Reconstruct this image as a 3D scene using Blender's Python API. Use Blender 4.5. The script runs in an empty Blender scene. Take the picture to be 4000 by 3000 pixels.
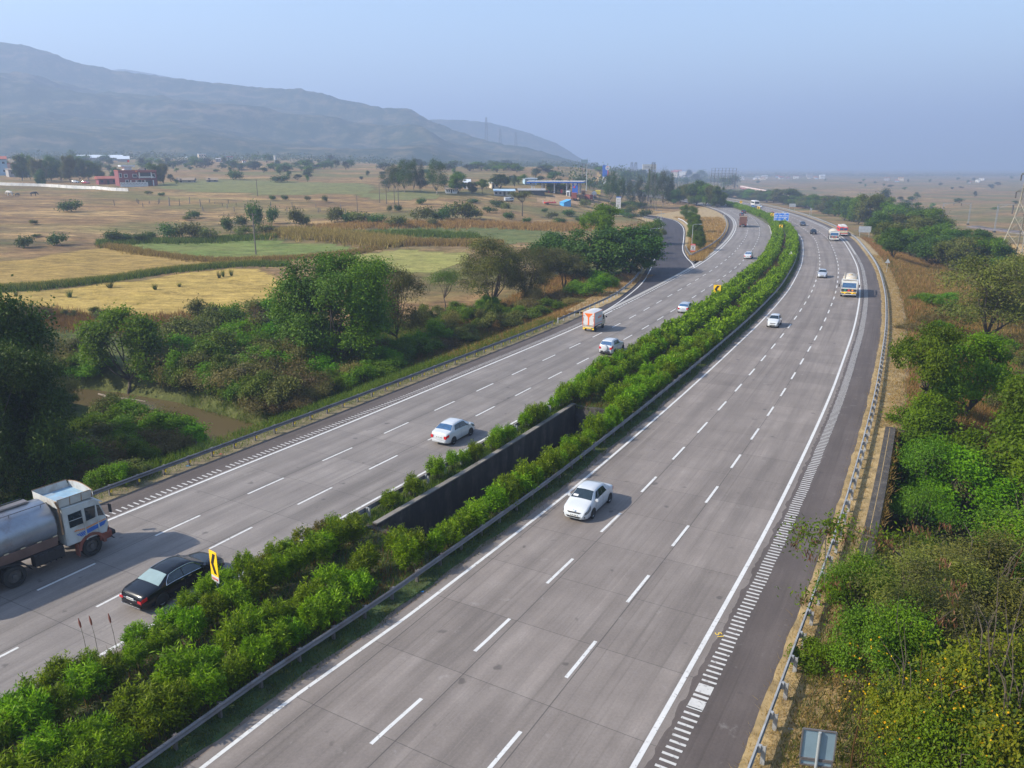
import bpy, math, random
import numpy as np

# ---------------------------------------------------------------- camera, light, exposure
SC = bpy.context.scene
COL = SC.collection
F_PX, HORIZON, CAM_H = 3040.0, 650.0, 20.5          # focal length in photo pixels, horizon row, drone height (m)
PITCH = math.atan((1500 - HORIZON) / F_PX)
cam_d = bpy.data.cameras.new("camera")
cam_d.sensor_width = 36.0
cam_d.lens = 36.0 * F_PX / 4000.0
cam_d.clip_start, cam_d.clip_end = 0.5, 40000.0
CAM = bpy.data.objects.new("camera", cam_d)
COL.objects.link(CAM)
CAM.location = (0, 0, CAM_H)
CAM.rotation_euler = (math.pi / 2 - PITCH, 0, 0)
SC.camera = CAM

SUN_EL = math.radians(36.0)
SUN_AZ = math.atan2(-0.97, -0.22)                     # towards the sun: left and a little behind the camera
world = bpy.data.worlds.new("World")
SC.world = world
world.use_nodes = True
wn = world.node_tree
wn.nodes.clear()
w_out = wn.nodes.new("ShaderNodeOutputWorld")
w_bg = wn.nodes.new("ShaderNodeBackground")
w_sky = wn.nodes.new("ShaderNodeTexSky")
w_sky.sky_type = 'NISHITA'
w_sky.sun_disc = False
w_sky.sun_elevation = SUN_EL
w_sky.sun_rotation = SUN_AZ
w_sky.air_density = 1.2
w_sky.dust_density = 1.0
w_sky.ozone_density = 2.2
w_bg.inputs["Strength"].default_value = 0.13
wn.links.new(w_sky.outputs[0], w_bg.inputs[0])
wn.links.new(w_bg.outputs[0], w_out.inputs[0])

sun_d = bpy.data.lights.new("sun", 'SUN')
sun_d.energy = 5.0
sun_d.angle = math.radians(0.6)
sun_d.color = (1.0, 0.91, 0.77)
SUN = bpy.data.objects.new("sun", sun_d)
COL.objects.link(SUN)
SUN.rotation_euler = (math.pi / 2 - SUN_EL, 0, math.pi - SUN_AZ)
SC.view_settings.view_transform = 'Standard'
SC.view_settings.look = 'None'
SC.view_settings.exposure = 1.05
SC.view_settings.gamma = 1.0
SC.cycles.volume_bounces = 1
SC.cycles.use_denoising = True
SC.cycles.max_bounces = 6
SC.cycles.diffuse_bounces = 3
SC.cycles.transparent_max_bounces = 6

RNG = np.random.default_rng(7)
random.seed(7)

# ---------------------------------------------------------------- helpers
def P(px, py, z=0.0):
    """point at height z seen at photo pixel (4000x3000)"""
    x = (px - 2000.0) / F_PX
    y = -(py - 1500.0) / F_PX
    cp, sp = math.cos(PITCH), math.sin(PITCH)
    wy, wz = cp + sp * y, -sp + cp * y
    t = (z - CAM_H) / wz
    return np.array([x * t, wy * t])

def zm(px, py, x0, y0, k):
    return (x0 + px / k, y0 + py / k)

def smooth(x, a, b):
    t = np.clip((np.asarray(x, float) - a) / (b - a), 0, 1)
    return t * t * (3 - 2 * t)

class MB:
    """collects shapes and links them as one mesh"""
    def __init__(s):
        s.v, s.f, s.m, s.uv = [], [], [], None
    def add(s, vs, fs, mi=0):
        b = len(s.v)
        s.v.extend([tuple(map(float, p)) for p in vs])
        for q in fs:
            s.f.append(tuple(b + i for i in q))
            s.m.append(mi)
        return s
    def box(s, c, d, rz=0.0, mi=0, taper=(1, 1), top_shift=(0, 0)):
        x, y, z = c
        a, b, h = d[0] / 2, d[1] / 2, d[2] / 2
        co, si = math.cos(rz), math.sin(rz)
        vs = []
        for zz, (tx, ty), (sx, sy) in ((-h, (1, 1), (0, 0)), (h, taper, top_shift)):
            for ux, uy in ((-1, -1), (1, -1), (1, 1), (-1, 1)):
                px, py = ux * a * tx + sx, uy * b * ty + sy
                vs.append((x + px * co - py * si, y + px * si + py * co, z + zz))
        return s.add(vs, [(3, 2, 1, 0), (4, 5, 6, 7), (0, 1, 5, 4), (1, 2, 6, 5), (2, 3, 7, 6), (3, 0, 4, 7)], mi)
    def bbox(s, c, d, r=0.03, mi=0, axis='x'):
        """box with chamfered edges along one axis"""
        x, y, z = c
        L, W, H = d
        if axis == 'x':
            sec = [(-W/2+r, -H/2), (W/2-r, -H/2), (W/2, -H/2+r), (W/2, H/2-r), (W/2-r, H/2), (-W/2+r, H/2), (-W/2, H/2-r), (-W/2, -H/2+r)]
            A = [(x - L/2, y + p, z + q) for p, q in sec]
            B = [(x + L/2, y + p, z + q) for p, q in sec]
        elif axis == 'z':
            sec = [(-L/2+r, -W/2), (L/2-r, -W/2), (L/2, -W/2+r), (L/2, W/2-r), (L/2-r, W/2), (-L/2+r, W/2), (-L/2, W/2-r), (-L/2, -W/2+r)]
            A = [(x + p, y + q, z - H/2) for p, q in sec]
            B = [(x + p, y + q, z + H/2) for p, q in sec]
        n = 8
        fs = [(i, (i + 1) % n, n + (i + 1) % n, n + i) for i in range(n)]
        fs += [tuple(range(n - 1, -1, -1)), tuple(range(n, 2 * n))]
        return s.add(A + B, fs, mi)
    def cyl(s, p0, p1, r0, r1=None, n=10, mi=0, caps=True):
        r1 = r0 if r1 is None else r1
        p0, p1 = np.array(p0, float), np.array(p1, float)
        d = p1 - p0
        d = d / (np.linalg.norm(d) + 1e-9)
        a = np.cross(d, (0, 0, 1.0))
        if np.linalg.norm(a) < 1e-3:
            a = np.array([1.0, 0, 0])
        a = a / np.linalg.norm(a)
        b = np.cross(d, a)
        vs = []
        for p, r in ((p0, r0), (p1, r1)):
            for i in range(n):
                t = 2 * math.pi * i / n
                vs.append(p + r * (math.cos(t) * a + math.sin(t) * b))
        fs = [(i, (i + 1) % n, n + (i + 1) % n, n + i) for i in range(n)]
        if caps:
            fs += [tuple(range(n - 1, -1, -1)), tuple(range(n, 2 * n))]
        return s.add(vs, fs, mi)
    def tube(s, pts, rad, n=6, mi=0):
        pts = [np.array(p, float) for p in pts]
        rad = [rad] * len(pts) if np.isscalar(rad) else rad
        vs = []
        for i, p in enumerate(pts):
            d = pts[min(i + 1, len(pts) - 1)] - pts[max(i - 1, 0)]
            d = d / (np.linalg.norm(d) + 1e-9)
            a = np.cross(d, (0.31, 0.17, 0.93))
            a = a / (np.linalg.norm(a) + 1e-9)
            b = np.cross(d, a)
            for k in range(n):
                t = 2 * math.pi * k / n
                vs.append(p + rad[i] * (math.cos(t) * a + math.sin(t) * b))
        fs = []
        for i in range(len(pts) - 1):
            for k in range(n):
                fs.append((i * n + k, i * n + (k + 1) % n, (i + 1) * n + (k + 1) % n, (i + 1) * n + k))
        fs += [tuple(range(n - 1, -1, -1)), tuple(range((len(pts) - 1) * n, len(pts) * n))]
        return s.add(vs, fs, mi)
    def bar(s, p0, p1, w, mi=0):
        return s.cyl(p0, p1, w / 2, n=4, mi=mi)
    def prism(s, poly, z0, z1, mi=0):
        n = len(poly)
        vs = [(x, y, z0) for x, y in poly] + [(x, y, z1) for x, y in poly]
        fs = [(i, (i + 1) % n, n + (i + 1) % n, n + i) for i in range(n)]
        return s.add(vs, fs + [tuple(range(n - 1, -1, -1)), tuple(range(n, 2 * n))], mi)
    def slab(s, o, ux, uy, nrm, poly, t, mi=0):
        """polygon (in plane o,ux,uy) thickened by t along nrm"""
        o, ux, uy, nrm = (np.array(q, float) for q in (o, ux, uy, nrm))
        n = len(poly)
        A = [o + ux * a + uy * b for a, b in poly]
        B = [q + nrm * t for q in A]
        fs = [(i, (i + 1) % n, n + (i + 1) % n, n + i) for i in range(n)]
        return s.add(A + B, fs + [tuple(range(n - 1, -1, -1)), tuple(range(n, 2 * n))], mi)
    def build(s, name, mats, parent=None, smooth_=False, angle=None, loc=None):
        return link_mesh(name, s.v, s.f, mats, parent, smooth_, s.m, angle=angle, loc=loc)

def link_mesh(name, v, f, mats, parent=None, smooth_=False, mi=None, attr=None, uv=None, angle=None, loc=None):
    me = bpy.data.meshes.new(name)
    me.from_pydata([tuple(p) for p in v], [], [tuple(q) for q in f])
    mats = mats if isinstance(mats, (list, tuple)) else [mats]
    for m in mats:
        me.materials.append(m)
    if mi is not None and len(mats) > 1:
        me.polygons.foreach_set("material_index", mi)
    if smooth_:
        me.polygons.foreach_set("use_smooth", [True] * len(me.polygons))
        if angle:
            me.set_sharp_from_angle(angle=math.radians(angle))
    me.update()
    if uv is not None:
        fill_uv(me, uv)
    return link_data(name, me, parent, loc)

def fill_uv(me, uv):
    lay = me.uv_layers.new(name="UVMap")
    li = np.empty(len(me.loops), np.int32)
    me.loops.foreach_get("vertex_index", li)
    lay.data.foreach_set("uv", np.asarray(uv, np.float32)[li].ravel())

def link_data(name, me, parent=None, loc=None):
    o = bpy.data.objects.new(name, me)
    COL.objects.link(o)
    if parent is not None:
        o.parent = parent
    if loc is not None:
        o.location = loc
    return o

def quads_mesh(name, V, tone=None, mats=None, nper=4):
    """fast mesh of separate n-gons: V is (N,nper,3); tone is one value per face"""
    N = len(V)
    me = bpy.data.meshes.new(name)
    me.vertices.add(N * nper)
    me.vertices.foreach_set("co", np.ascontiguousarray(V, np.float32).ravel())
    me.loops.add(N * nper)
    me.loops.foreach_set("vertex_index", np.arange(N * nper, dtype=np.int32))
    me.polygons.add(N)
    me.polygons.foreach_set("loop_start", np.arange(0, N * nper, nper, dtype=np.int32))
    try:
        me.polygons.foreach_set("loop_total", np.full(N, nper, dtype=np.int32))
    except Exception:
        pass
    me.update(calc_edges=True)
    if tone is not None:
        a = me.attributes.new("tone", 'FLOAT', 'FACE')
        a.data.foreach_set("value", np.asarray(tone, np.float32))
    if mats is not None:
        for m in (mats if isinstance(mats, (list, tuple)) else [mats]):
            me.materials.append(m)
    return me

def thing(name, label, cat, loc=(0, 0, 0), rz=0.0, group=None):
    o = bpy.data.objects.new(name, None)
    o.empty_display_size = 0.3
    COL.objects.link(o)
    o.location = tuple(map(float, loc))
    o.rotation_euler = (0, 0, rz)
    return tag(o, label, cat, group)

def tag(o, label, cat, group=None):
    o["label"] = label
    o["category"] = cat
    if group:
        o["group"] = group
    return o

def struct(o):
    o["kind"] = "structure"
    return o

def stuff(o, label=None, cat=None):
    o["kind"] = "stuff"
    if label:
        o["label"] = label
    if cat:
        o["category"] = cat
    return o

def copy_tree(o, parent=None):
    c = o.copy()
    COL.objects.link(c)
    c.parent = parent
    for ch in [q for q in bpy.data.objects if q.parent == o]:
        copy_tree(ch, c)
    return c

# ---------------------------------------------------------------- materials
def new_mat(name):
    m = bpy.data.materials.new(name)
    m.use_nodes = True
    nt = m.node_tree
    return m, nt, nt.nodes["Principled BSDF"]

def N(nt, kind, **kw):
    n = nt.nodes.new(kind)
    for k, v in kw.items():
        if k in n.inputs.keys():
            n.inputs[k].default_value = v
        else:
            setattr(n, k, v)
    return n

def ramp(nt, fac, stops):
    r = nt.nodes.new("ShaderNodeValToRGB")
    cr = r.color_ramp
    while len(cr.elements) < len(stops):
        cr.elements.new(0.5)
    for e, (p, c) in zip(cr.elements, stops):
        e.position = p
        e.color = (c[0], c[1], c[2], 1) if not np.isscalar(c) else (c, c, c, 1)
    nt.links.new(fac, r.inputs[0])
    return r.outputs[0]

def mixc(nt, fac, a, b, mode='MIX'):
    m = nt.nodes.new("ShaderNodeMix")
    m.data_type = 'RGBA'
    m.blend_type = mode
    for sock, val in ((m.inputs[0], fac), (m.inputs[6], a), (m.inputs[7], b)):
        if hasattr(val, "node"):
            nt.links.new(val, sock)
        elif np.isscalar(val):
            sock.default_value = val
        else:
            sock.default_value = (val[0], val[1], val[2], 1)
    return m.outputs[2]

def math_(nt, op, a, b=None, c=None):
    m = nt.nodes.new("ShaderNodeMath")
    m.operation = op
    for i, val in enumerate((a, b, c)):
        if val is None:
            continue
        if hasattr(val, "node"):
            nt.links.new(val, m.inputs[i])
        else:
            m.inputs[i].default_value = val
    return m.outputs[0]

def noise(nt, vec, scale, detail=4, rough=0.6, dist=0.0):
    n = nt.nodes.new("ShaderNodeTexNoise")
    n.inputs["Scale"].default_value = scale
    n.inputs["Detail"].default_value = detail
    n.inputs["Roughness"].default_value = rough
    n.inputs["Distortion"].default_value = dist
    if vec is not None:
        nt.links.new(vec, n.inputs["Vector"])
    return n.outputs[0]

def mapping(nt, vec, scale=(1, 1, 1), loc=(0, 0, 0)):
    m = nt.nodes.new("ShaderNodeMapping")
    m.inputs["Scale"].default_value = scale
    m.inputs["Location"].default_value = loc
    nt.links.new(vec, m.inputs["Vector"])
    return m.outputs[0]

def geo_pos(nt):
    return nt.nodes.new("ShaderNodeNewGeometry").outputs["Position"]

def obj_co(nt):
    return nt.nodes.new("ShaderNodeTexCoord").outputs["Object"]

def plain(name, c, rough=0.6, metal=0.0, var=0.18, vscale=3.0, coat=0.0, spec=0.5, dirt=None):
    """a colour with a little noise in it, optional dirt colour in patches"""
    m, nt, b = new_mat(name)
    co = obj_co(nt)
    n1 = noise(nt, co, vscale, 5)
    lo = [max(0, x * (1 - var)) for x in c]
    hi = [min(1, x * (1 + var)) for x in c]
    col = ramp(nt, n1, [(0.3, lo), (0.7, hi)])
    if dirt is not None:
        n2 = noise(nt, co, vscale * 0.7, 6, 0.7)
        f = ramp(nt, n2, [(0.5, 0.0), (0.72, 0.8)])
        col = mixc(nt, f, col, dirt)
    nt.links.new(col, b.inputs["Base Color"])
    b.inputs["Roughness"].default_value = rough
    b.inputs["Metallic"].default_value = metal
    b.inputs["Coat Weight"].default_value = coat
    b.inputs["Coat Roughness"].default_value = 0.06
    b.inputs["Specular IOR Level"].default_value = spec
    return m

def leaf_mat(name, dark, mid, light, trans=0.24, patch=None, patch_scale=0.6):
    m, nt, b = new_mat(name)
    at = nt.nodes.new("ShaderNodeAttribute")
    at.attribute_name = "tone"
    oi = nt.nodes.new("ShaderNodeObjectInfo")
    col = ramp(nt, at.outputs["Fac"], [(0.0, dark), (0.5, mid), (1.0, light)])
    hsv = nt.nodes.new("ShaderNodeHueSaturation")
    hsv.inputs["Saturation"].default_value = 1.12
    nt.links.new(col, hsv.inputs["Color"])
    nt.links.new(math_(nt, 'MULTIPLY_ADD', oi.outputs["Random"], 0.045, 0.462), hsv.inputs["Hue"])
    nt.links.new(math_(nt, 'MULTIPLY_ADD', oi.outputs["Random"], 0.6, 0.7), hsv.inputs["Value"])
    col = hsv.outputs[0]
    if patch is not None:
        f = ramp(nt, noise(nt, geo_pos(nt), patch_scale, 3), [(0.52, 0.0), (0.66, 1.0)])
        col = mixc(nt, f, col, patch)
    nt.links.new(col, b.inputs["Base Color"])
    b.inputs["Roughness"].default_value = 0.6
    b.inputs["Specular IOR Level"].default_value = 0.22
    tr = nt.nodes.new("ShaderNodeBsdfTranslucent")
    t2 = mixc(nt, 1.0, col, (1.1, 1.25, 0.45), 'MULTIPLY')
    nt.links.new(t2, tr.inputs["Color"])
    mx = nt.nodes.new("ShaderNodeMixShader")
    mx.inputs[0].default_value = trans
    nt.links.new(b.outputs[0], mx.inputs[1])
    nt.links.new(tr.outputs[0], mx.inputs[2])
    nt.links.new(mx.outputs[0], nt.nodes["Material Output"].inputs["Surface"])
    return m

M = {}
M['white_paint'] = plain("white_car_paint", (0.45, 0.47, 0.49), 0.3, 0, 0.02, 2, coat=0.8)
M['silver_paint'] = plain("silver_car_paint", (0.50, 0.52, 0.55), 0.35, 0.5, 0.03, 2, coat=0.8)
M['black_paint'] = plain("black_car_paint", (0.004, 0.005, 0.008), 0.25, 0, 0.1, 2, coat=0.25, spec=0.3)
M['navy_paint'] = plain("dark_blue_car_paint", (0.015, 0.02, 0.035), 0.25, 0, 0.1, 2, coat=1.0)
M['red_paint'] = plain("red_car_paint", (0.35, 0.015, 0.03), 0.3, 0, 0.1, 2, coat=0.8)
M['blue_paint'] = plain("blue_car_paint", (0.05, 0.11, 0.22), 0.3, 0, 0.1, 2, coat=0.8)
M['glass'] = plain("tinted_window_glass", (0.012, 0.022, 0.028), 0.06, 0, 0.3, 4, spec=0.8)
M['glass_pale'] = plain("glass_painted_pale_reflection", (0.20, 0.27, 0.27), 0.1, 0, 0.1, 2, spec=0.8)  # pale reflection painted in as the base colour
M['glass_blue'] = plain("glass_painted_blue_reflection", (0.03, 0.08, 0.17), 0.08, 0, 0.3, 3, spec=0.8)  # blue sky reflection painted in as the base colour
M['rubber'] = plain("tyre_rubber", (0.022, 0.021, 0.020), 0.85, 0, 0.2, 6)
M['rim'] = plain("alloy_rim", (0.45, 0.46, 0.48), 0.35, 0.7, 0.08, 6)
M['steel_rim'] = plain("dusty_steel_rim", (0.10, 0.09, 0.085), 0.7, 0.2, 0.25, 6)
M['black_trim'] = plain("black_plastic", (0.018, 0.018, 0.02), 0.6, 0, 0.2, 5)
M['chrome'] = plain("chrome_trim", (0.75, 0.76, 0.78), 0.15, 1.0, 0.03, 5)
M['red_lamp'] = plain("red_lamp_lens", (0.45, 0.008, 0.014), 0.2, 0, 0.15, 5, spec=0.7)
M['clear_lamp'] = plain("clear_lamp_lens", (0.17, 0.18, 0.19), 0.12, 0.3, 0.2, 9, spec=0.8)
M['plate'] = plain("number_plate", (0.62, 0.63, 0.62), 0.5, 0, 0.1, 20)
M['yellow_plate'] = plain("yellow_number_plate", (0.65, 0.45, 0.03), 0.5, 0, 0.1, 20)
M['ink'] = plain("black_lettering", (0.02, 0.02, 0.02), 0.7, 0, 0.1)
M['orange'] = plain("orange_panel_paint", (0.72, 0.13, 0.01), 0.5, 0, 0.08)
M['galv'] = plain("galvanised_steel", (0.30, 0.31, 0.32), 0.5, 0.4, 0.2, 1.5, dirt=(0.16, 0.13, 0.11))
M['galv_dark'] = plain("weathered_and_shaded_steel", (0.16, 0.15, 0.15), 0.55, 0.4, 0.25, 1.2, dirt=(0.12, 0.085, 0.07))
M['post'] = plain("galvanised_post", (0.33, 0.34, 0.35), 0.55, 0.3, 0.2, 2, dirt=(0.15, 0.11, 0.08))
M['yellow_refl'] = plain("yellow_reflector", (0.75, 0.5, 0.02), 0.5, 0, 0.1)
M['sign_yellow'] = plain("yellow_sign_face", (0.85, 0.50, 0.01), 0.45, 0, 0.04)
M['sign_black'] = plain("black_sign_mark", (0.015, 0.013, 0.012), 0.5, 0, 0.1)
M['sign_white'] = plain("white_sign_face", (0.50, 0.50, 0.50), 0.5, 0, 0.05)
M['sign_blue'] = plain("blue_sign_face", (0.01, 0.12, 0.48), 0.45, 0, 0.06)
M['sign_red'] = plain("red_sign_face", (0.60, 0.03, 0.03), 0.5, 0, 0.06)
M['sign_back'] = plain("grey_sign_back", (0.30, 0.33, 0.36), 0.55, 0.3, 0.12, 1.5, dirt=(0.2, 0.2, 0.2))
M['sign_back_blue'] = plain("blue_grey_sign_back", (0.19, 0.27, 0.32), 0.5, 0.1, 0.1, 1.5)
M['lattice'] = plain("pylon_steel", (0.26, 0.24, 0.19), 0.6, 0.3, 0.25, 1.0)
M['lattice_dark'] = plain("dark_mast_steel", (0.09, 0.085, 0.085), 0.6, 0.3, 0.2, 1.0)
M['pole'] = plain("concrete_pole", (0.12, 0.10, 0.085), 0.8, 0, 0.2, 1.0)
M['pale_pole'] = plain("galvanised_lamp_pole", (0.34, 0.37, 0.38), 0.5, 0.3, 0.1, 1.0)
M['stone'] = plain("stone_post", (0.15, 0.13, 0.12), 0.9, 0, 0.25, 2.0)
M['bark'] = plain("tree_bark", (0.075, 0.058, 0.042), 0.9, 0, 0.35, 3.0)
M['bark_pale'] = plain("pale_bark", (0.20, 0.165, 0.13), 0.85, 0, 0.3, 2.0)
M['stem'] = plain("shrub_stem", (0.07, 0.065, 0.03), 0.9, 0, 0.3, 3.0)

G1, G2, G3 = (0.010, 0.032, 0.007), (0.028, 0.085, 0.016), (0.07, 0.17, 0.028)
M['leaf_dark'] = leaf_mat("dark_green_leaves", (0.014, 0.030, 0.005), (0.036, 0.078, 0.011), (0.078, 0.14, 0.020))
M['leaf_mid'] = leaf_mat("green_leaves", (0.024, 0.052, 0.005), (0.060, 0.118, 0.011), (0.12, 0.20, 0.022))
M['leaf_light'] = leaf_mat("bright_green_leaves", (0.034, 0.078, 0.006), (0.080, 0.175, 0.011), (0.15, 0.27, 0.025), 0.45)
M['leaf_olive'] = leaf_mat("olive_leaves", (0.034, 0.045, 0.009), (0.082, 0.098, 0.020), (0.155, 0.165, 0.04), patch=(0.075, 0.065, 0.028))
M['leaf_grey'] = leaf_mat("grey_green_leaves", (0.022, 0.035, 0.022), (0.045, 0.065, 0.04), (0.085, 0.10, 0.06))
M['leaf_oleander'] = leaf_mat("oleander_leaves", (0.042, 0.082, 0.008), (0.11, 0.205, 0.018), (0.22, 0.34, 0.045), 0.38)
M['leaf_yellow'] = leaf_mat("yellowing_leaves", (0.045, 0.085, 0.010), (0.115, 0.165, 0.02), (0.27, 0.27, 0.04), 0.4, patch=(0.045, 0.085, 0.015), patch_scale=1.2)
M['leaf_brown'] = leaf_mat("dry_brown_leaves", (0.05, 0.025, 0.010), (0.11, 0.055, 0.022), (0.20, 0.12, 0.045), 0.3)
M['leaf_straw'] = leaf_mat("straw_olive_leaves", (0.055, 0.055, 0.016), (0.12, 0.105, 0.035), (0.21, 0.17, 0.065), 0.3)
M['pod'] = leaf_mat("brown_seed_pods", (0.06, 0.035, 0.018), (0.13, 0.075, 0.04), (0.25, 0.17, 0.10), 0.3)
M['flower'] = leaf_mat("yellow_flowers", (0.4, 0.25, 0.01), (0.6, 0.42, 0.02), (0.75, 0.6, 0.05), 0.3)
M['dry_grass'] = leaf_mat("dry_grass_blades", (0.12, 0.075, 0.03), (0.24, 0.16, 0.06), (0.36, 0.27, 0.11), 0.3)
M['reed'] = leaf_mat("straw_reeds", (0.11, 0.075, 0.03), (0.22, 0.155, 0.06), (0.34, 0.26, 0.11), 0.3)
M['green_grass'] = leaf_mat("green_grass_blades", (0.03, 0.055, 0.010), (0.07, 0.11, 0.02), (0.15, 0.18, 0.04), 0.3)
M['brown_grass'] = leaf_mat("rusty_grass_blades", (0.15, 0.09, 0.038), (0.27, 0.17, 0.072), (0.38, 0.27, 0.125), 0.3)
# ---------------------------------------------------------------- road curves (all in metres on the ground)
def resample(pts, step=1.0, passes=30):
    pts = np.array(pts, float)
    out = []
    n = len(pts)
    for i in range(n - 1):
        p0, p1, p2, p3 = pts[max(i - 1, 0)], pts[i], pts[i + 1], pts[min(i + 2, n - 1)]
        L = np.linalg.norm(p2 - p1)
        k = max(2, int(L / 0.5))
        # centripetal-ish catmull-rom via hermite with length scaled tangents
        d01, d12, d23 = np.linalg.norm(p1 - p0) + 1e-6, L + 1e-6, np.linalg.norm(p3 - p2) + 1e-6
        m1 = (p2 - p0) / (d01 + d12) * d12 if i > 0 else (p2 - p1)
        m2 = (p3 - p1) / (d12 + d23) * d12 if i < n - 2 else (p2 - p1)
        for t in np.arange(k) / k:
            h = (2*t**3 - 3*t**2 + 1, t**3 - 2*t**2 + t, -2*t**3 + 3*t**2, t**3 - t**2)
            out.append(h[0] * p1 + h[1] * m1 + h[2] * p2 + h[3] * m2)
    out.append(pts[-1])
    out = np.array(out)
    s = np.concatenate([[0], np.cumsum(np.linalg.norm(np.diff(out, axis=0), axis=1))])
    q = np.linspace(0, s[-1], max(4, int(s[-1] / step) + 1))
    out = np.stack([np.interp(q, s, out[:, 0]), np.interp(q, s, out[:, 1])], 1)
    for _ in range(passes):
        out[1:-1] = 0.25 * out[:-2] + 0.5 * out[1:-1] + 0.25 * out[2:]
    return out

class Curve:
    def __init__(c, pts, step=1.0, passes=30, raw=False):
        c.p = np.array(pts, float) if raw else resample(pts, step, passes)
        c.s = np.concatenate([[0], np.cumsum(np.linalg.norm(np.diff(c.p, axis=0), axis=1))])
        t = np.gradient(c.p, axis=0)
        c.t = t / np.linalg.norm(t, axis=1)[:, None]
        c.r = np.stack([c.t[:, 1], -c.t[:, 0]], 1)            # to the right of travel away from the camera
    def at(c, s, off=0.0):
        p = np.array([np.interp(s, c.s, c.p[:, k]) for k in (0, 1)]).T
        r = np.array([np.interp(s, c.s, c.r[:, k]) for k in (0, 1)]).T
        return p + r * np.asarray(off)[..., None] if np.ndim(off) else p + r * off
    def tan(c, s):
        t = np.array([np.interp(s, c.s, c.t[:, k]) for k in (0, 1)])
        return t / np.linalg.norm(t)
    def near(c, q):
        d = np.linalg.norm(c.p - np.array(q)[None], axis=1)
        i = int(np.argmin(d))
        v = np.array(q) - c.p[i]
        return c.s[i] + v @ c.t[i], v @ c.r[i]
    def off(c, d):
        return c.p + c.r * np.asarray(d)[:, None] if np.ndim(d) else c.p + c.r * d
    def s_of_y(c, y):
        return float(np.interp(y, c.p[:, 1], c.s))

def ext(pts, back, fwd, bend=0.0):
    pts = [np.array(p, float) for p in pts]
    t0 = (pts[0] - pts[1]) / np.linalg.norm(pts[0] - pts[1])
    head = [pts[0] + t0 * d for d in np.arange(back, 0, -10)]
    t1 = (pts[-1] - pts[-2]) / np.linalg.norm(pts[-1] - pts[-2])
    a = math.atan2(t1[1], t1[0])
    p, tail = pts[-1], []
    for _ in range(int(fwd / 20)):
        a += bend
        p = p + 20 * np.array([math.cos(a), math.sin(a)])
        tail.append(p)
    return head + pts + tail

R_pts = [(4.3, 22.9), (6.5, 26.7), (9.2, 31.5), (13.7, 39.4), (20.3, 51.6), (29.7, 69.6), (37.8, 85.9), (43.8, 98.1), (50.6, 112.6),
         (57.6, 128.1), (66.5, 149.1), (74.5, 169.0), (87.1, 203.6), (97.3, 233.7), (109.0, 277.1), (117.7, 317.3), (124.7, 356.3),
         (132.0, 412.1), (135.3, 465.1), (136.7, 505.6)]
E_pts = [(-31.0, 30.5), (-24.2, 43.1), (-21.7, 47.4), (-19.1, 51.9), (-14.5, 59.6), (-5.8, 75.0), (9.5, 102.8), (25.5, 136.0), (38.2, 163.8),
         (46.0, 182.5), (54.1, 203.6), (66.1, 237.7), (76.2, 269.6), (83.1, 294.2), (89.5, 320.4), (95.5, 351.7), (100.5, 385.0), (104.0, 425.0)]
RC = Curve(ext(R_pts, 40, 240, 0.030))
EC = Curve(ext(E_pts, 40, 260, 0.034))
W_R = np.interp(RC.p[:, 1], [20, 26, 40, 70, 100, 130, 200, 300], [13.2, 12.8, 12.45, 12.2, 11.7, 11.25, 11.0, 11.05])
W_L = np.interp(EC.p[:, 1], [40, 60, 110, 200, 300], [12.0, 11.85, 11.6, 11.4, 11.3])
LCv = Curve(RC.off(-W_R), raw=True)          # inner white line, right carriageway
ICv = Curve(EC.off(W_L), raw=True)           # inner white line, left carriageway
def wR(s): return np.interp(s, RC.s, W_R)
def wL(s): return np.interp(s, EC.s, W_L)

RAMP_L = Curve([(13.0, 111.5), (17.0, 121.5), (23.0, 139.2), (26.9, 154.0), (32.2, 177.6), (37.6, 203.4), (47.0, 250.3), (55.0, 290.2), (57.5, 318.0), (52, 342), (38, 362), (14, 376)], passes=20)
RAMP_R = Curve([(38.3, 164.0), (39.6, 172.0), (40.6, 182.0), (43.4, 199.7), (50.5, 232.0), (58.0, 267.2), (62.2, 293.2), (64.0, 318.0), (59.5, 346), (44, 371), (18, 389)], passes=12)

# ---------------------------------------------------------------- terrain height
_l1 = [tuple(p) for p, s in zip(EC.off(-4.2), EC.s) if p[1] < 98]
_l2 = [tuple(p) for p in RAMP_L.off(-2.6)[8:] if p[1] < 300]
_l3 = [(60, 345), (78, 372)] + [tuple(p) for p in EC.off(-7.0) if p[1] > 395]
LB = Curve(resample(_l1 + _l2[::12] + _l3[::20], 3.0, 4), raw=True)
RB = Curve(RC.off(5.7)[::3], raw=True)
CREEK = np.array([(-120, 112), (-70, 95), (-49, 88), (-41, 84), (-33, 78.2), (-26, 73), (-20, 64), (-10, 57), (8, 54), (27, 50), (40, 44), (62, 36), (110, 25)], float)
CREEK_W = np.array([1.8, 1.8, 1.9, 2.0, 2.2, 2.6, 11, 14, 14, 13, 4, 4, 4], float)

def seg_dist(x, y, poly):
    best = np.full(x.shape, 1e9)
    idx = np.zeros(x.shape)
    for i in range(len(poly) - 1):
        a, b = poly[i], poly[i + 1]
        d = b - a
        t = np.clip(((x - a[0]) * d[0] + (y - a[1]) * d[1]) / (d @ d), 0, 1)
        dd = np.hypot(x - a[0] - t * d[0], y - a[1] - t * d[1])
        m = dd < best
        best[m] = dd[m]
        idx[m] = i + t[m]
    return best, idx

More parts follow.
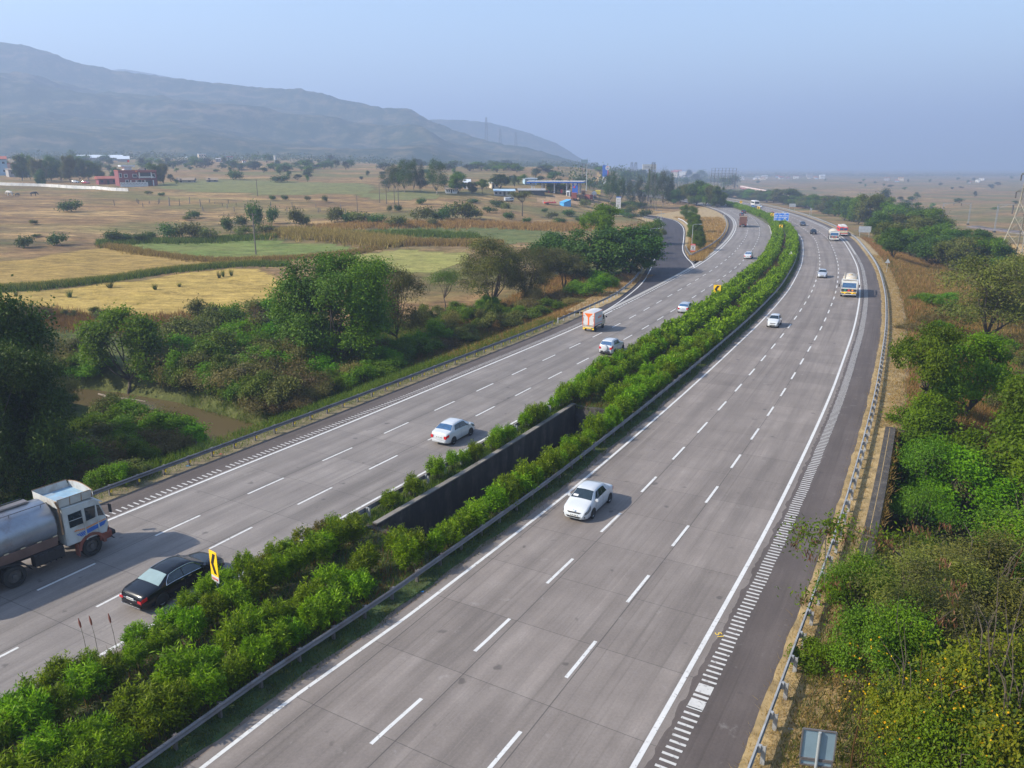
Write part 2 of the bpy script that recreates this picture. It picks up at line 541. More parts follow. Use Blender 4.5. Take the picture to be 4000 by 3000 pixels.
def curve_side(x, y, c):
    """signed distance, + to the right of the curve"""
    out = np.empty(x.shape)
    P_ = c.p
    for k in range(0, len(x), 4000):
        dx = x[k:k + 4000, None] - P_[None, :, 0]
        dy = y[k:k + 4000, None] - P_[None, :, 1]
        d2 = dx * dx + dy * dy
        i = np.argmin(d2, 1)
        r = np.arange(len(i))
        side = dx[r, i] * c.r[i, 0] + dy[r, i] * c.r[i, 1]
        out[k:k + 4000] = np.sign(side) * np.sqrt(d2[r, i])
    return out

def vnoise(x, y, sc, seed=0):
    """cheap smooth value noise in -1..1"""
    u, v = x / sc, y / sc
    iu, iv = np.floor(u), np.floor(v)
    fu, fv = u - iu, v - iv
    fu, fv = fu * fu * (3 - 2 * fu), fv * fv * (3 - 2 * fv)
    def h(a, b):
        q = np.sin(a * 127.1 + b * 311.7 + seed * 74.7) * 43758.5453
        return (q - np.floor(q)) * 2 - 1
    return (h(iu, iv) * (1 - fu) + h(iu + 1, iv) * fu) * (1 - fv) + (h(iu, iv + 1) * (1 - fu) + h(iu + 1, iv + 1) * fu) * fv

def height(x, y):
    x = np.atleast_1d(np.asarray(x, float))
    y = np.atleast_1d(np.asarray(y, float))
    dl = -curve_side(x, y, LB)                       # + outside, on the left
    dr = curve_side(x, y, RB)                        # + outside, on the right
    r = np.hypot(x, y)
    eL = np.interp(r, [0, 60, 100, 150, 220, 300, 390, 600, 1000, 1700, 3000], [-4.5, -4.5, -4.0, -1.5, 2, 5.5, 9.5, 15, 27, 40, 40])
    eR = np.interp(r, [0, 300, 500, 1500], [-3.0, -3.0, -8.0, -9.0])
    h = np.full(x.shape, -0.3)
    L = (dl > 0) & ~((dr > 0) & (dr > dl))
    sl = np.where(eL < 0, smooth(dl, 1.0, 10), smooth(dl, 4, 95))
    h = np.where(L, -0.3 + sl * (eL + 0.3), h)
    Rr = (dr > 0) & ~L
    h = np.where(Rr, -0.3 + smooth(dr, 0.6, 13) * (eR + 0.3), h)
    wl = 1 - smooth(2000 + F_PX * x / np.maximum(y, 1), 2180, 2750)
    kf = smooth(r, 420, 600) * np.where(L | Rr, smooth(np.maximum(np.where(L, dl, -1), np.where(Rr, dr, -1)), 2, 60), (y > 800) | (np.abs(x) > 900))
    lo = 20 + np.minimum(eL - 20, 0)
    eF = lo + (eL - lo) * (1 - smooth(2000 + F_PX * x / np.maximum(y, 1), 1150, 1800))
    h = h * (1 - kf) + (wl * eF + (1 - wl) * eR) * kf
    bump = vnoise(x, y, 9.0, 1) * 0.35 + vnoise(x, y, 31.0, 2) * 0.6 + vnoise(x, y, 110.0, 5) * 0.7
    out = np.where(L, smooth(dl, 5, 30), np.where(Rr, smooth(dr, 5, 30), 0)) * np.clip(900 / (r + 1), 0, 1)
    h = h + bump * out * np.where(r < 150, 0.35, 0.7)
    d, ix = seg_dist(x, y, CREEK)
    w = np.interp(ix, np.arange(len(CREEK)), CREEK_W)
    edge = np.where(w > 8, 1.5, 4.5)
    k = 1 - smooth(d, w, w + edge)
    k = np.where((L | Rr) | (w > 8), k, 0)
    h = np.minimum(h, h * (1 - k) + (-7.2) * k)
    return h

def H1(x, y):
    return float(height([x], [y])[0])

def T(px, py):
    """ground point (x, y, z) seen at photo pixel, on the real terrain"""
    # walk along the ray to the first hit
    x = (px - 2000.0) / F_PX
    y = -(py - 1500.0) / F_PX
    cp, sp = math.cos(PITCH), math.sin(PITCH)
    d = np.array([x, cp + sp * y, -sp + cp * y])
    t = np.geomspace(15, 3200, 420)
    Q = t[:, None] * d[None] + np.array([0, 0, CAM_H])
    hh = height(Q[:, 0], Q[:, 1])
    below = np.nonzero(Q[:, 2] < hh)[0]
    if len(below) == 0:
        q = Q[np.argmin(np.abs(t - 1500))]
        return np.array([q[0], q[1], H1(q[0], q[1])])
    i = below[0]
    a, b = (t[i - 1] if i else t[0]), t[i]
    for _ in range(18):
        m = 0.5 * (a + b)
        q = m * d + np.array([0, 0, CAM_H])
        if q[2] < H1(q[0], q[1]):
            b = m
        else:
            a = m
    q = b * d + np.array([0, 0, CAM_H])
    return np.array([q[0], q[1], H1(q[0], q[1])])

# ---------------------------------------------------------------- ground sheet
def axis(lo, hi, step, end_lo, end_hi, g):
    a = list(np.arange(lo, hi, step))
    s, v = step, a[-1]
    while v < end_hi:
        s *= g
        v += s
        a.append(v)
    s, v, b = step, a[0], []
    while v > end_lo:
        s *= g
        v -= s
        b.append(v)
    return np.array(b[::-1] + a)
gx = axis(-60, 72, 0.8, -14000, 14000, 1.042)
gy = axis(14, 132, 0.8, -600, 16000, 1.036)
GX, GY = np.meshgrid(gx, gy)
nx, ny = len(gx), len(gy)
GH = height(GX.ravel(), GY.ravel())
co = np.stack([GX.ravel(), GY.ravel(), GH], 1)
ii = np.arange((ny - 1) * (nx - 1))
r_, c_ = ii // (nx - 1), ii % (nx - 1)
q0 = r_ * nx + c_
me = bpy.data.meshes.new("ground")
me.vertices.add(len(co))
me.vertices.foreach_set("co", co.astype(np.float32).ravel())
idx = np.stack([q0, q0 + 1, q0 + nx + 1, q0 + nx], 1).astype(np.int32)
me.loops.add(idx.size)
me.loops.foreach_set("vertex_index", idx.ravel())
me.polygons.add(len(idx))
me.polygons.foreach_set("loop_start", np.arange(0, idx.size, 4, dtype=np.int32))
me.update(calc_edges=True)
me.polygons.foreach_set("use_smooth", np.ones(len(idx), bool))
# how green the ground cover is: lush by the creek and the embankment, dry on the fields
gdl = -curve_side(co[:, 0], co[:, 1], LB)
gdr = curve_side(co[:, 0], co[:, 1], RB)
dcr, _ = seg_dist(co[:, 0], co[:, 1], CREEK)
rr = np.hypot(co[:, 0], co[:, 1])
green = 0.9 * (1 - smooth(dcr, 6, 40)) + 0.55 * (gdl > 0) * (1 - smooth(gdl, 6, 28)) * (rr < 260)
green = green + 0.25 * (gdr > 30) * (rr > 450)
green = np.clip(green + 0.35 * vnoise(co[:, 0], co[:, 1], 23, 9), 0, 1)
at = me.attributes.new("green", 'FLOAT', 'POINT')
at.data.foreach_set("value", green.astype(np.float32))

# fields: outlines picked on the photo, laid on the terrain
def z1(pts): return [zm(a, c, 0, 500, 1.58) for a, c in pts]
def z2(pts): return [zm(a, c, 1300, 500, 1.58) for a, c in pts]
FIELDS = [
    (z1([(-200, 1050), (0, 1020), (400, 985), (800, 935), (1100, 900), (1420, 865), (1640, 868), (1720, 900), (1740, 1000), (1700, 1100), (1480, 1140), (1200, 1190), (850, 1200), (600, 1160), (200, 1115), (-200, 1085)]), (0.34, 0.24, 0.062)),
    (z1([(-200, 1010), (0, 985), (500, 945), (1250, 848), (1330, 825), (950, 772), (640, 738), (350, 770), (0, 830), (-200, 860)]), (0.26, 0.175, 0.048)),
    (z1([(720, 712), (850, 755), (1100, 790), (1330, 812), (1600, 802), (1900, 790), (2200, 745), (2080, 715), (1700, 690), (1350, 693), (1000, 703)]), (0.105, 0.15, 0.035)),
    (z2([(-150, 830), (0, 795), (150, 775), (440, 752), (800, 770), (840, 840), (700, 900), (420, 905), (250, 860), (0, 850)]), (0.215, 0.215, 0.06)),
    (z2([(0, 640), (380, 612), (700, 606), (1100, 612), (1420, 640), (1300, 700), (1000, 712), (700, 695), (440, 672), (100, 655)]), (0.075, 0.105, 0.032)),
    (z1([(900, 350), (1300, 320), (1800, 330), (2300, 345), (2300, 400), (1800, 415), (1300, 400), (1000, 380)]), (0.12, 0.135, 0.05)),
    (z1([(2212, 400), (2700, 395), (2700, 440), (2400, 445), (2212, 430)]), (0.12, 0.135, 0.05)),
    ([(3830, 930), (3880, 945), (4100, 965), (4100, 1010), (3900, 1000)], (0.42, 0.27, 0.11)),
    ([(2060, 775), (2250, 755), (2340, 765), (2320, 800), (2150, 800)], (0.33, 0.22, 0.13)),
]
def inside(x, y, poly):
    r = np.zeros(x.shape, bool)
    n = len(poly)
    for i in range(n):
        (x1, y1), (x2, y2) = poly[i], poly[(i + 1) % n]
        c = ((y1 > y) != (y2 > y)) & (x < (x2 - x1) * (y - y1) / (y2 - y1 + 1e-12) + x1)
        r ^= c
    return r
fcol = np.zeros((len(co), 4), np.float32)
jx = co[:, 0] + vnoise(co[:, 0], co[:, 1], 7, 21) * 2.6
jy = co[:, 1] + vnoise(co[:, 0], co[:, 1], 7, 22) * 1.6
FIELD_W = []
for poly, c in FIELDS:
    w = [tuple(T(*q)[:2]) for q in poly]
    FIELD_W.append(w)
    k = inside(jx, jy, w)
    fcol[k] = (*c, 1)
at = me.attributes.new("field", 'FLOAT_COLOR', 'POINT')
at.data.foreach_set("color", fcol.ravel())

m, nt, b = new_mat("dry_grassland")
pos = geo_pos(nt)
n_big = noise(nt, mapping(nt, pos, (0.55, 1.7, 1)), 0.022, 7, 0.68)
n_mid = noise(nt, mapping(nt, pos, (0.6, 1.3, 1)), 0.15, 6, 0.68)
n_fin = noise(nt, pos, 2.2, 5, 0.7)
dry = ramp(nt, n_big, [(0.28, (0.075, 0.07, 0.026)), (0.41, (0.14, 0.088, 0.045)), (0.48, (0.25, 0.155, 0.066)), (0.53, (0.13, 0.088, 0.045)), (0.60, (0.35, 0.23, 0.10)), (0.68, (0.17, 0.12, 0.055)), (0.78, (0.10, 0.09, 0.035))])
dry = mixc(nt, ramp(nt, n_mid, [(0.50, 0.0), (0.68, 0.65)]), dry, (0.36, 0.245, 0.105))
dry = mixc(nt, ramp(nt, noise(nt, mapping(nt, pos, (0.5, 1.4, 1), (9, 70, 0)), 0.09, 6, 0.7), [(0.52, 0.0), (0.66, 0.7)]), dry, (0.11, 0.07, 0.04))
grn = ramp(nt, n_mid, [(0.3, (0.035, 0.05, 0.014)), (0.5, (0.07, 0.085, 0.026)), (0.72, (0.13, 0.12, 0.045))])
a_g = nt.nodes.new("ShaderNodeAttribute")
a_g.attribute_name = "green"
gf = math_(nt, 'ADD', a_g.outputs["Fac"], math_(nt, 'MULTIPLY_ADD', n_mid, 0.9, -0.45))
col = mixc(nt, ramp(nt, gf, [(0.3, 0.0), (0.62, 1.0)]), dry, grn)
g2 = ramp(nt, noise(nt, mapping(nt, pos, (1, 1.5, 1), (40, 17, 0)), 0.011, 4), [(0.47, 0.0), (0.60, 0.75)])
col = mixc(nt, g2, col, (0.095, 0.105, 0.035))
a_f = nt.nodes.new("ShaderNodeAttribute")
a_f.attribute_name = "field"
fc = mixc(nt, ramp(nt, n_mid, [(0.3, 0.0), (0.75, 0.7)]), a_f.outputs["Color"], (0.34, 0.24, 0.11), 'MIX')
fc = mixc(nt, ramp(nt, noise(nt, mapping(nt, pos, (1, 2.2, 1), (5, 3, 0)), 0.07, 5), [(0.5, 0.0), (0.75, 0.5)]), fc, (0.12, 0.125, 0.04))
fc = mixc(nt, 0.6, fc, a_f.outputs["Color"])
col = mixc(nt, a_f.outputs["Alpha"], col, fc)
n_f2 = noise(nt, mapping(nt, pos, (0.5, 1.0, 1), (2, 8, 0)), 0.5, 5, 0.75)
col = mixc(nt, 0.75, col, ramp(nt, n_f2, [(0.30, 0.18), (0.5, 0.5), (0.70, 0.80)]), 'OVERLAY')
col = mixc(nt, 0.5, col, ramp(nt, n_fin, [(0.25, 0.25), (0.5, 0.5), (0.75, 0.85)]), 'OVERLAY')
nt.links.new(col, b.inputs["Base Color"])
b.inputs["Roughness"].default_value = 0.95
b.inputs["Specular IOR Level"].default_value = 0.1
bp = nt.nodes.new("ShaderNodeBump")
bp.inputs["Strength"].default_value = 0.6
bp.inputs["Distance"].default_value = 0.35
nt.links.new(n_fin, bp.inputs["Height"])
nt.links.new(bp.outputs[0], b.inputs["Normal"])
M['ground'] = m
me.materials.append(m)
struct(link_data("ground", me))

# ---------------------------------------------------------------- ribbons along the road
def ribbon(name, c, s0, s1, offs, zs, mat, step=1.0, uv=True, jag=None):
    """strip along curve c; offs/zs list cross-section points (offset may be an array fn of s)"""
    s = np.arange(s0, s1 + 1e-6, step)
    if s[-1] < s1 - 0.05:
        s = np.append(s, s1)
    rows, uvs = [], []
    for j, (o, z) in enumerate(zip(offs, zs)):
        od = o(s) if callable(o) else np.full(len(s), float(o))
        p = c.at(s, od)
        zz = z(s) if callable(z) else np.full(len(s), float(z))
        rows.append(np.column_stack([p, zz]))
        uvs.append(np.column_stack([od, s]))
    k = len(rows)
    v = np.stack(rows, 1).reshape(-1, 3)
    u = np.stack(uvs, 1).reshape(-1, 2)
    f = []
    for i in range(len(s) - 1):
        for j in range(k - 1):
            f.append((i * k + j, i * k + j + 1, (i + 1) * k + j + 1, (i + 1) * k + j))
    return link_mesh(name, v, f, mat, None, True, uv=u)

def road_mat(name, lanes, base, dark, light, joint=4.6, shift=0.0, joints=True):
    """concrete or asphalt in road coordinates: uv.x metres across, uv.y metres along"""
    m, nt, b = new_mat(name)
    uvn = nt.nodes.new("ShaderNodeUVMap")
    sep = nt.nodes.new("ShaderNodeSeparateXYZ")
    nt.links.new(uvn.outputs[0], sep.inputs[0])
    u, v = sep.outputs[0], sep.outputs[1]
    pos = geo_pos(nt)
    n1 = noise(nt, mapping(nt, uvn.outputs[0], (0.9, 0.05, 1)), 1.0, 5, 0.65)
    n2 = noise(nt, pos, 0.35, 5, 0.6)
    n3 = noise(nt, pos, 9.0, 3, 0.7)
    col = ramp(nt, n2, [(0.25, dark), (0.5, base), (0.78, light)])
    col = mixc(nt, ramp(nt, n1, [(0.38, 0.0), (0.66, 0.75)]), col, [x * 0.62 for x in base])
    n5 = noise(nt, mapping(nt, uvn.outputs[0], (5.0, 0.035, 1), (3, 0, 0)), 1.0, 4, 0.6)
    col = mixc(nt, ramp(nt, n5, [(0.56, 0.0), (0.70, 0.45)]), col, [x * 0.5 for x in base])
    col = mixc(nt, ramp(nt, n5, [(0.28, 0.35), (0.40, 0.0)]), col, [x * 1.3 for x in base])
    if joints:
        wn_ = nt.nodes.new("ShaderNodeTexWhiteNoise")
        wn_.noise_dimensions = '2D'
        cmb = nt.nodes.new("ShaderNodeCombineXYZ")
        nt.links.new(math_(nt, 'FLOOR', math_(nt, 'DIVIDE', v, joint)), cmb.inputs[0])
        ul = math_(nt, 'DIVIDE', math_(nt, 'ADD', u, lanes * 10 - shift), lanes)
        nt.links.new(math_(nt, 'FLOOR', ul), cmb.inputs[1])
        nt.links.new(cmb.outputs[0], wn_.inputs[0])
        slab = math_(nt, 'MULTIPLY_ADD', wn_.outputs[0], 0.15, 0.92)
        hs = nt.nodes.new("ShaderNodeHueSaturation")
        nt.links.new(col, hs.inputs["Color"])
        nt.links.new(slab, hs.inputs["Value"])
        col = hs.outputs[0]
        # worn wheel paths, two in each lane
        wp = math_(nt, 'PINGPONG', math_(nt, 'ADD', u, lanes * 10.25 - shift), lanes * 0.25)
        wpf = math_(nt, 'MULTIPLY', ramp(nt, math_(nt, 'DIVIDE', wp, lanes * 0.25), [(0.45, 0.0), (0.95, 1.0)]), n1)
        col = mixc(nt, math_(nt, 'MULTIPLY', wpf, 0.40), col, [x * 0.6 for x in dark])
        jv = math_(nt, 'PINGPONG', v, joint / 2)
        jf = math_(nt, 'MULTIPLY', math_(nt, 'LESS_THAN', jv, 0.02), 0.55)
        col = mixc(nt, jf, col, (0.055, 0.05, 0.048))
        lf = math_(nt, 'MULTIPLY', math_(nt, 'LESS_THAN', math_(nt, 'PINGPONG', ul, 0.5), 0.006), 0.7)
        col = mixc(nt, lf, col, (0.05, 0.046, 0.045))
    # oil spots and tar marks
    sp = noise(nt, pos, 1.1, 2, 0.4)
    col = mixc(nt, ramp(nt, sp, [(0.70, 0.0), (0.76, 0.55)]), col, (0.05, 0.045, 0.045))
    n4 = noise(nt, mapping(nt, pos, (1, 1, 1), (30, 9, 0)), 0.9, 6, 0.7)
    col = mixc(nt, ramp(nt, n4, [(0.62, 0.0), (0.75, 0.25)]), col, (0.42, 0.40, 0.385))
    col = mixc(nt, 0.25, col, ramp(nt, n3, [(0.2, 0.2), (0.8, 0.8)]), 'OVERLAY')
    nt.links.new(col, b.inputs["Base Color"])
    b.inputs["Roughness"].default_value = 0.82
    b.inputs["Specular IOR Level"].default_value = 0.25
    return m
M['concrete_R'] = road_mat("concrete_carriageway", 4.06, (0.205, 0.178, 0.160), (0.165, 0.143, 0.130), (0.25, 0.22, 0.20))
M['concrete_L'] = road_mat("concrete_carriageway_away", 3.95, (0.205, 0.184, 0.170), (0.168, 0.150, 0.140), (0.25, 0.226, 0.208), shift=0.12)
M['asphalt'] = road_mat("asphalt_shoulder", 3.0, (0.100, 0.083, 0.076), (0.082, 0.068, 0.064), (0.125, 0.105, 0.097), joints=False)
M['asphalt_dark'] = road_mat("new_asphalt", 3.0, (0.055, 0.050, 0.056), (0.044, 0.040, 0.046), (0.07, 0.064, 0.07), joints=False)
def line_mat(name, c, wear):
    m, nt, b = new_mat(name)
    pos = geo_pos(nt)
    n = noise(nt, pos, 1.7, 6, 0.75)
    col = ramp(nt, n, [(0.3, [x * 0.86 for x in c]), (0.55, c)])
    col = mixc(nt, ramp(nt, noise(nt, pos, 4.5, 5, 0.7), [(wear, 0.0), (wear + 0.1, 1.0)]), col, (0.14, 0.13, 0.13))
    nt.links.new(col, b.inputs["Base Color"])
    b.inputs["Roughness"].default_value = 0.7
    return m
M['line'] = line_mat("white_road_paint", (0.54, 0.535, 0.52), 0.58)
M['line_old'] = line_mat("worn_road_paint", (0.33, 0.315, 0.29), 0.56)
M['bar'] = line_mat("rumble_bar_paint", (0.47, 0.46, 0.44), 0.56)
M['verge'] = plain("straw_verge", (0.30, 0.215, 0.10), 0.95, 0, 0.4, 0.9, dirt=(0.10, 0.085, 0.035))
M['verge_dark'] = plain("dark_dirt_verge", (0.16, 0.125, 0.07), 0.95, 0, 0.4, 0.9, dirt=(0.06, 0.06, 0.025))
M['dirt'] = plain("reddish_dirt_edge", (0.15, 0.115, 0.092), 0.95, 0, 0.25, 0.8, dirt=(0.08, 0.075, 0.035))
M['median_soil'] = plain("median_soil_and_weeds", (0.055, 0.065, 0.022), 0.95, 0, 0.5, 0.7, dirt=(0.11, 0.08, 0.045))
M['median_grass'] = plain("median_grass_strip", (0.035, 0.062, 0.016), 0.95, 0, 0.5, 1.3, dirt=(0.075, 0.075, 0.03))

SE = EC.s[-1] - 2
SR = RC.s[-1] - 2
def jagf(c, amp, sc, seed):
    return lambda s: c + amp * (vnoise(s, s * 0, sc, seed) + 0.5 * vnoise(s, s * 0, sc * 0.4, seed + 1))
jR, jEr, jEl, jV = jagf(0.40, 0.10, 0.45, 3), jagf(3.2, 0.07, 1.6, 5), jagf(-2.6, 0.08, 1.5, 8), jagf(-0.8, 0.16, 2.0, 12)
# right carriageway: concrete, asphalt shoulder, verge
struct(ribbon("road_toward_camera", RC, 0, SR, [lambda s: -wR(s) - 0.5, jR], [0.0, 0.0], M['concrete_R'], 0.25))
struct(ribbon("shoulder_toward_camera", RC, 0, SR, [jR, jEr], [0.0, 0.0], M['asphalt'], 0.25))
y_a, y_b = RC.s_of_y(38.2), RC.s_of_y(62.2)
for a_, b_ in ((0, y_a), (y_b, SR)):
    struct(ribbon("verge_beyond_shoulder", RC, a_, b_, [jEr, 4.4, 5.7, 6.3, 7.6], [0.0, -0.02, -0.05, -0.18, -0.9], M['verge'], 0.5))
struct(ribbon("verge_beyond_shoulder", RC, y_a, y_b, [jEr, 4.4, 5.35], [0.0, -0.02, 0.105], M['verge'], 0.5))
# left carriageway
struct(ribbon("road_away_from_camera", EC, 0, SE, [-0.25, lambda s: wL(s) + 0.45], [0.0, 0.0], M['concrete_L'], 1.0))
struct(ribbon("shoulder_away_from_camera", EC, 0, SE, [jEl, -0.25], [0.0, 0.0], M['asphalt'], 0.5))
s_split = EC.s_of_y(102)
struct(ribbon("verge_along_left_shoulder", EC, 0, s_split + 8, [-7.0, -5.4, -4.2, jEl], [-1.0, -0.25, -0.05, 0.0], M['verge_dark'], 0.5))

# ramp asphalt between its two edges and the carriageway
def strip_between(name, A, B, mat, z=0.0, n=160):
    a = np.array([[np.interp(t, np.linspace(0, 1, len(A)), A[:, k]) for k in (0, 1)] for t in np.linspace(0, 1, n)])
    c = np.array([[np.interp(t, np.linspace(0, 1, len(B)), B[:, k]) for k in (0, 1)] for t in np.linspace(0, 1, n)])
    v, u = [], []
    for i in range(n):
        v += [(a[i][0], a[i][1], z), (c[i][0], c[i][1], z)]
        u += [(0, i), (np.linalg.norm(c[i] - a[i]), i)]
    f = [(2 * i, 2 * i + 1, 2 * i + 3, 2 * i + 2) for i in range(n - 1)]
    return link_mesh(name, v, f, mat, None, False, uv=u)
E_ins = EC.off(-0.3)
iy = [int(np.argmin(np.abs(EC.p[:, 1] - y))) for y in (104, 166)]
A1 = RAMP_L.off(-0.9)
ia = int(np.argmin(np.abs(A1[:, 1] - 158)))
struct(strip_between("ramp_entry", A1[:ia + 1], E_ins[iy[0]:iy[1]], M['asphalt_dark'], 0.002))
ib = int(np.argmin(np.abs(RAMP_R.p[:, 1] - 166)))
struct(strip_between("ramp", A1[ia:], RAMP_R.off(0.5)[ib:], M['asphalt_dark'], 0.003))
struct(strip_between("ramp_side_verge", RAMP_L.off(-5.5), RAMP_L.off(-0.9), M['verge'], -0.04))
# gore island with dry grass
gA = [tuple(p) for p in RAMP_R.off(0.5) if 176 < p[1] < 345]
gB = [tuple(p) for p in EC.off(-2.55) if 184 < p[1] < 420]
struct(strip_between("gore_island", np.array(gA), np.array(gB), M['verge'], 0.03))
struct(strip_between("gore_nose", RAMP_R.off(0.5)[ib:ib + 14], np.array([p for p in E_ins if 166 < p[1] < 188]), M['asphalt_dark'], 0.0))

# median: soil strip (left out over the concrete pit), grass strip by the right rail
s_p0, s_p1 = LCv.s_of_y(38.0), LCv.s_of_y(62.3)
def med_off(o):                       # offsets measured from the inner line of the right carriageway
    return (lambda s: o)
def gap_to_I(s):
    """distance from the right inner line to the left carriageway edge"""
    pts = LCv.at(np.asarray(s))
    d = -curve_side(pts[:, 0], pts[:, 1], ICv)
    return -(np.abs(d) - 0.45)
struct(ribbon("median_edge_strip", LCv, 0, LCv.s[-1] - 5, [-1.9, jV], [0.03, 0.0], M['median_grass'], 0.5))
struct(ribbon("median_dirt_edge", LCv, 0, LCv.s[-1] - 5, [jV, -0.48], [0.002, -0.001], M['dirt'], 0.5))
PIT_L, PIT_R = -7.3, -3.2
for nm, a, c_ in (("median", 0, s_p0), ("median", s_p1, LCv.s[-1] - 30)):
    struct(ribbon(nm, LCv, a, c_, [gap_to_I, -7.0, -5.2, -3.2, -1.9], [0.0, 0.05, -0.05, 0.05, 0.03], M['median_soil'], 1.0))
struct(ribbon("median_ledge", LCv, s_p0, s_p1, [gap_to_I, PIT_L - 0.3], [0.0, 0.02], M['median_soil'], 1.0))
struct(ribbon("median_ledge", LCv, s_p0, s_p1, [PIT_R + 0.3, -1.9], [0.02, 0.03], M['median_soil'], 1.0))

# ---------------------------------------------------------------- painted markings
def mark(name, parts, mat, z=0.006):
    v, f = [], []
    for c, s0, s1, o0, o1 in parts:
        k = max(1, int((s1 - s0) / 1.0))
        s = np.linspace(s0, s1, k + 1)
        a = c.at(s, o0(s) if callable(o0) else np.full(k + 1, o0))
        d = c.at(s, o1(s) if callable(o1) else np.full(k + 1, o1))
        b0 = len(v)
        for i in range(k + 1):
            v += [(a[i][0], a[i][1], z), (d[i][0], d[i][1], z)]
        f += [(b0 + 2*i, b0 + 2*i + 1, b0 + 2*i + 3, b0 + 2*i + 2) for i in range(k)]
    return struct(link_mesh(name, v, f, mat))
mark("edge_line", [(RC, 0, SR, -0.105, 0.105)], M['line'])
mark("edge_line", [(LCv, 0, LCv.s[-1] - 5, -0.09, 0.09)], M['line'], 0.007)
mark("edge_line", [(EC, 0, EC.s_of_y(113), -0.10, 0.10), (EC, EC.s_of_y(163), SE, -0.12, 0.12)], M['line'])
mark("edge_line", [(ICv, 0, ICv.s[-1] - 5, -0.09, 0.09)], M['line'])
# dashes: first phase found from a dash seen in the photo
def dashes(c, s_ref, per, length, s0, s1, frac, w, wf, sgn):
    out = []
    k0 = math.ceil((s0 - s_ref) / per)
    k = k0
    while s_ref + k * per < s1:
        a = s_ref + k * per
        o = lambda s, d: sgn * wf(s) * frac + d
        out.append((c, a, a + length, (lambda s, o=o: o(s, -w / 2)), (lambda s, o=o: o(s, w / 2))))
        k += 1
    return out
dR1 = RC.near(P(1900 + 378 / 1.508, 1900 + 577 / 1.508))[0]
dR2 = RC.near(P(1900 + 850 / 1.508, 1900 + 688 / 1.508))[0]
dL1 = EC.near(P(*zm(312, 778, 1300, 1200, 1.58)))[0]
dL2 = EC.near(P(*zm(220, 1000, 1300, 1200, 1.58)))[0]
dd = []
dd += dashes(RC, dR1, 6.75, 3.0, 2, SR, 2 / 3, 0.16, wR, -1)
dd += dashes(RC, dR2, 6.75, 3.0, 2, SR, 1 / 3, 0.16, wR, -1)
mark("lane_dashes", dd, M['line'])
dd = dashes(EC, dL1, 6.9, 3.15, 2, SE, 0.355, 0.15, wL, 1)
dd += dashes(EC, dL2, 6.9, 3.15, 2, SE, 0.69, 0.15, wL, 1)
mark("lane_dashes", dd, M['line'])
# rumble bars on both shoulders
def bars(c, s0, s1, o0, o1, per, w, seed, skip=0.0):
    out, k = [], s0
    r = random.Random(seed)
    while k < s1:
        if r.random() >= skip:
            j = r.uniform(-.03, .03)
            out.append((c, k, k + w, o0 + j, o1 + j))
        k += per
    return out
sb = RC.s_of_y(27.2)
bb = bars(RC, 3, sb - 0.9, 0.64, 1.26, 0.36, 0.125, 1) + [(RC, sb - 0.85, sb - 0.25, 0.64, 1.26), (RC, sb - 0.1, sb + 0.06, 0.64, 1.26), (RC, sb + 0.2, sb + 0.8, 0.64, 1.26)]
bb += bars(RC, sb + 1.0, RC.s_of_y(190), 0.64, 1.26, 0.36, 0.125, 2)
mark("rumble_bars", bb, M['bar'])
mark("rumble_strip", [(RC, RC.s_of_y(190), SR, 0.62, 1.15)], M['line_old'], 0.005)
mark("rumble_bars", bars(EC, 2, EC.s_of_y(110), -0.98, -0.42, 0.40, 0.11, 3, 0.02), M['bar'])
mark("rumble_strip", [(EC, EC.s_of_y(110), SE, -1.05, -0.4)], M['line_old'], 0.005)
mark("rumble_bars", bars(EC, EC.s_of_y(113), EC.s_of_y(163), -0.12, 0.12, 1.15, 0.6, 4), M['line'])
# ramp edge lines, gore nose and chevrons
mark("edge_line", [(RAMP_L, 1, RAMP_L.s[-1] - 3, -0.1, 0.1), (RAMP_R, 0, RAMP_R.s[-1] - 3, -0.12, 0.12)], M['line'], 0.009)
sx = EC.near((13.9, 111.3))[0]
ch = []
for k in range(8):
    yy = 166 + k * 1.9
    s_r, s_e = RAMP_R.s_of_y(yy + 0.6), EC.s_of_y(yy + 0.5)
    ch.append((Curve([RAMP_R.at(s_r), EC.at(s_e, -1.2)], 0.5, 0), 0, max(0.6, np.linalg.norm(RAMP_R.at(s_r) - EC.at(s_e, -1.2)) - 0.6), -0.09, 0.09))
mark("gore_stripes", ch, M['line'], 0.008)

# ---------------------------------------------------------------- creek water
m, nt, b = new_mat("muddy_creek_water")
b.inputs["Base Color"].default_value = (0.095, 0.073, 0.036, 1)
b.inputs["Roughness"].default_value = 0.22
b.inputs["Specular IOR Level"].default_value = 0.18
bp = nt.nodes.new("ShaderNodeBump")
bp.inputs["Strength"].default_value = 0.06
nt.links.new(noise(nt, geo_pos(nt), 1.5, 3), bp.inputs["Height"])
nt.links.new(bp.outputs[0], b.inputs["Normal"])
wl = MB()
cl = Curve([tuple(p) for p in CREEK], 2.0, 3)
for k in range(len(cl.p)):
    wl.v += [(*cl.off(-15)[k], -6.15), (*cl.off(15)[k], -6.15)]
wl.f = [(2*i, 2*i + 1, 2*i + 3, 2*i + 2) for i in range(len(cl.p) - 1)]
wl.m = [0] * len(wl.f)
struct(wl.build("water", m))
# ---------------------------------------------------------------- hills
def cam_dir(px, py):
    x = (px - 2000.0) / F_PX
    y = -(py - 1500.0) / F_PX
    cp, sp = math.cos(PITCH), math.sin(PITCH)
    return np.array([x, cp + sp * y, -sp + cp * y])

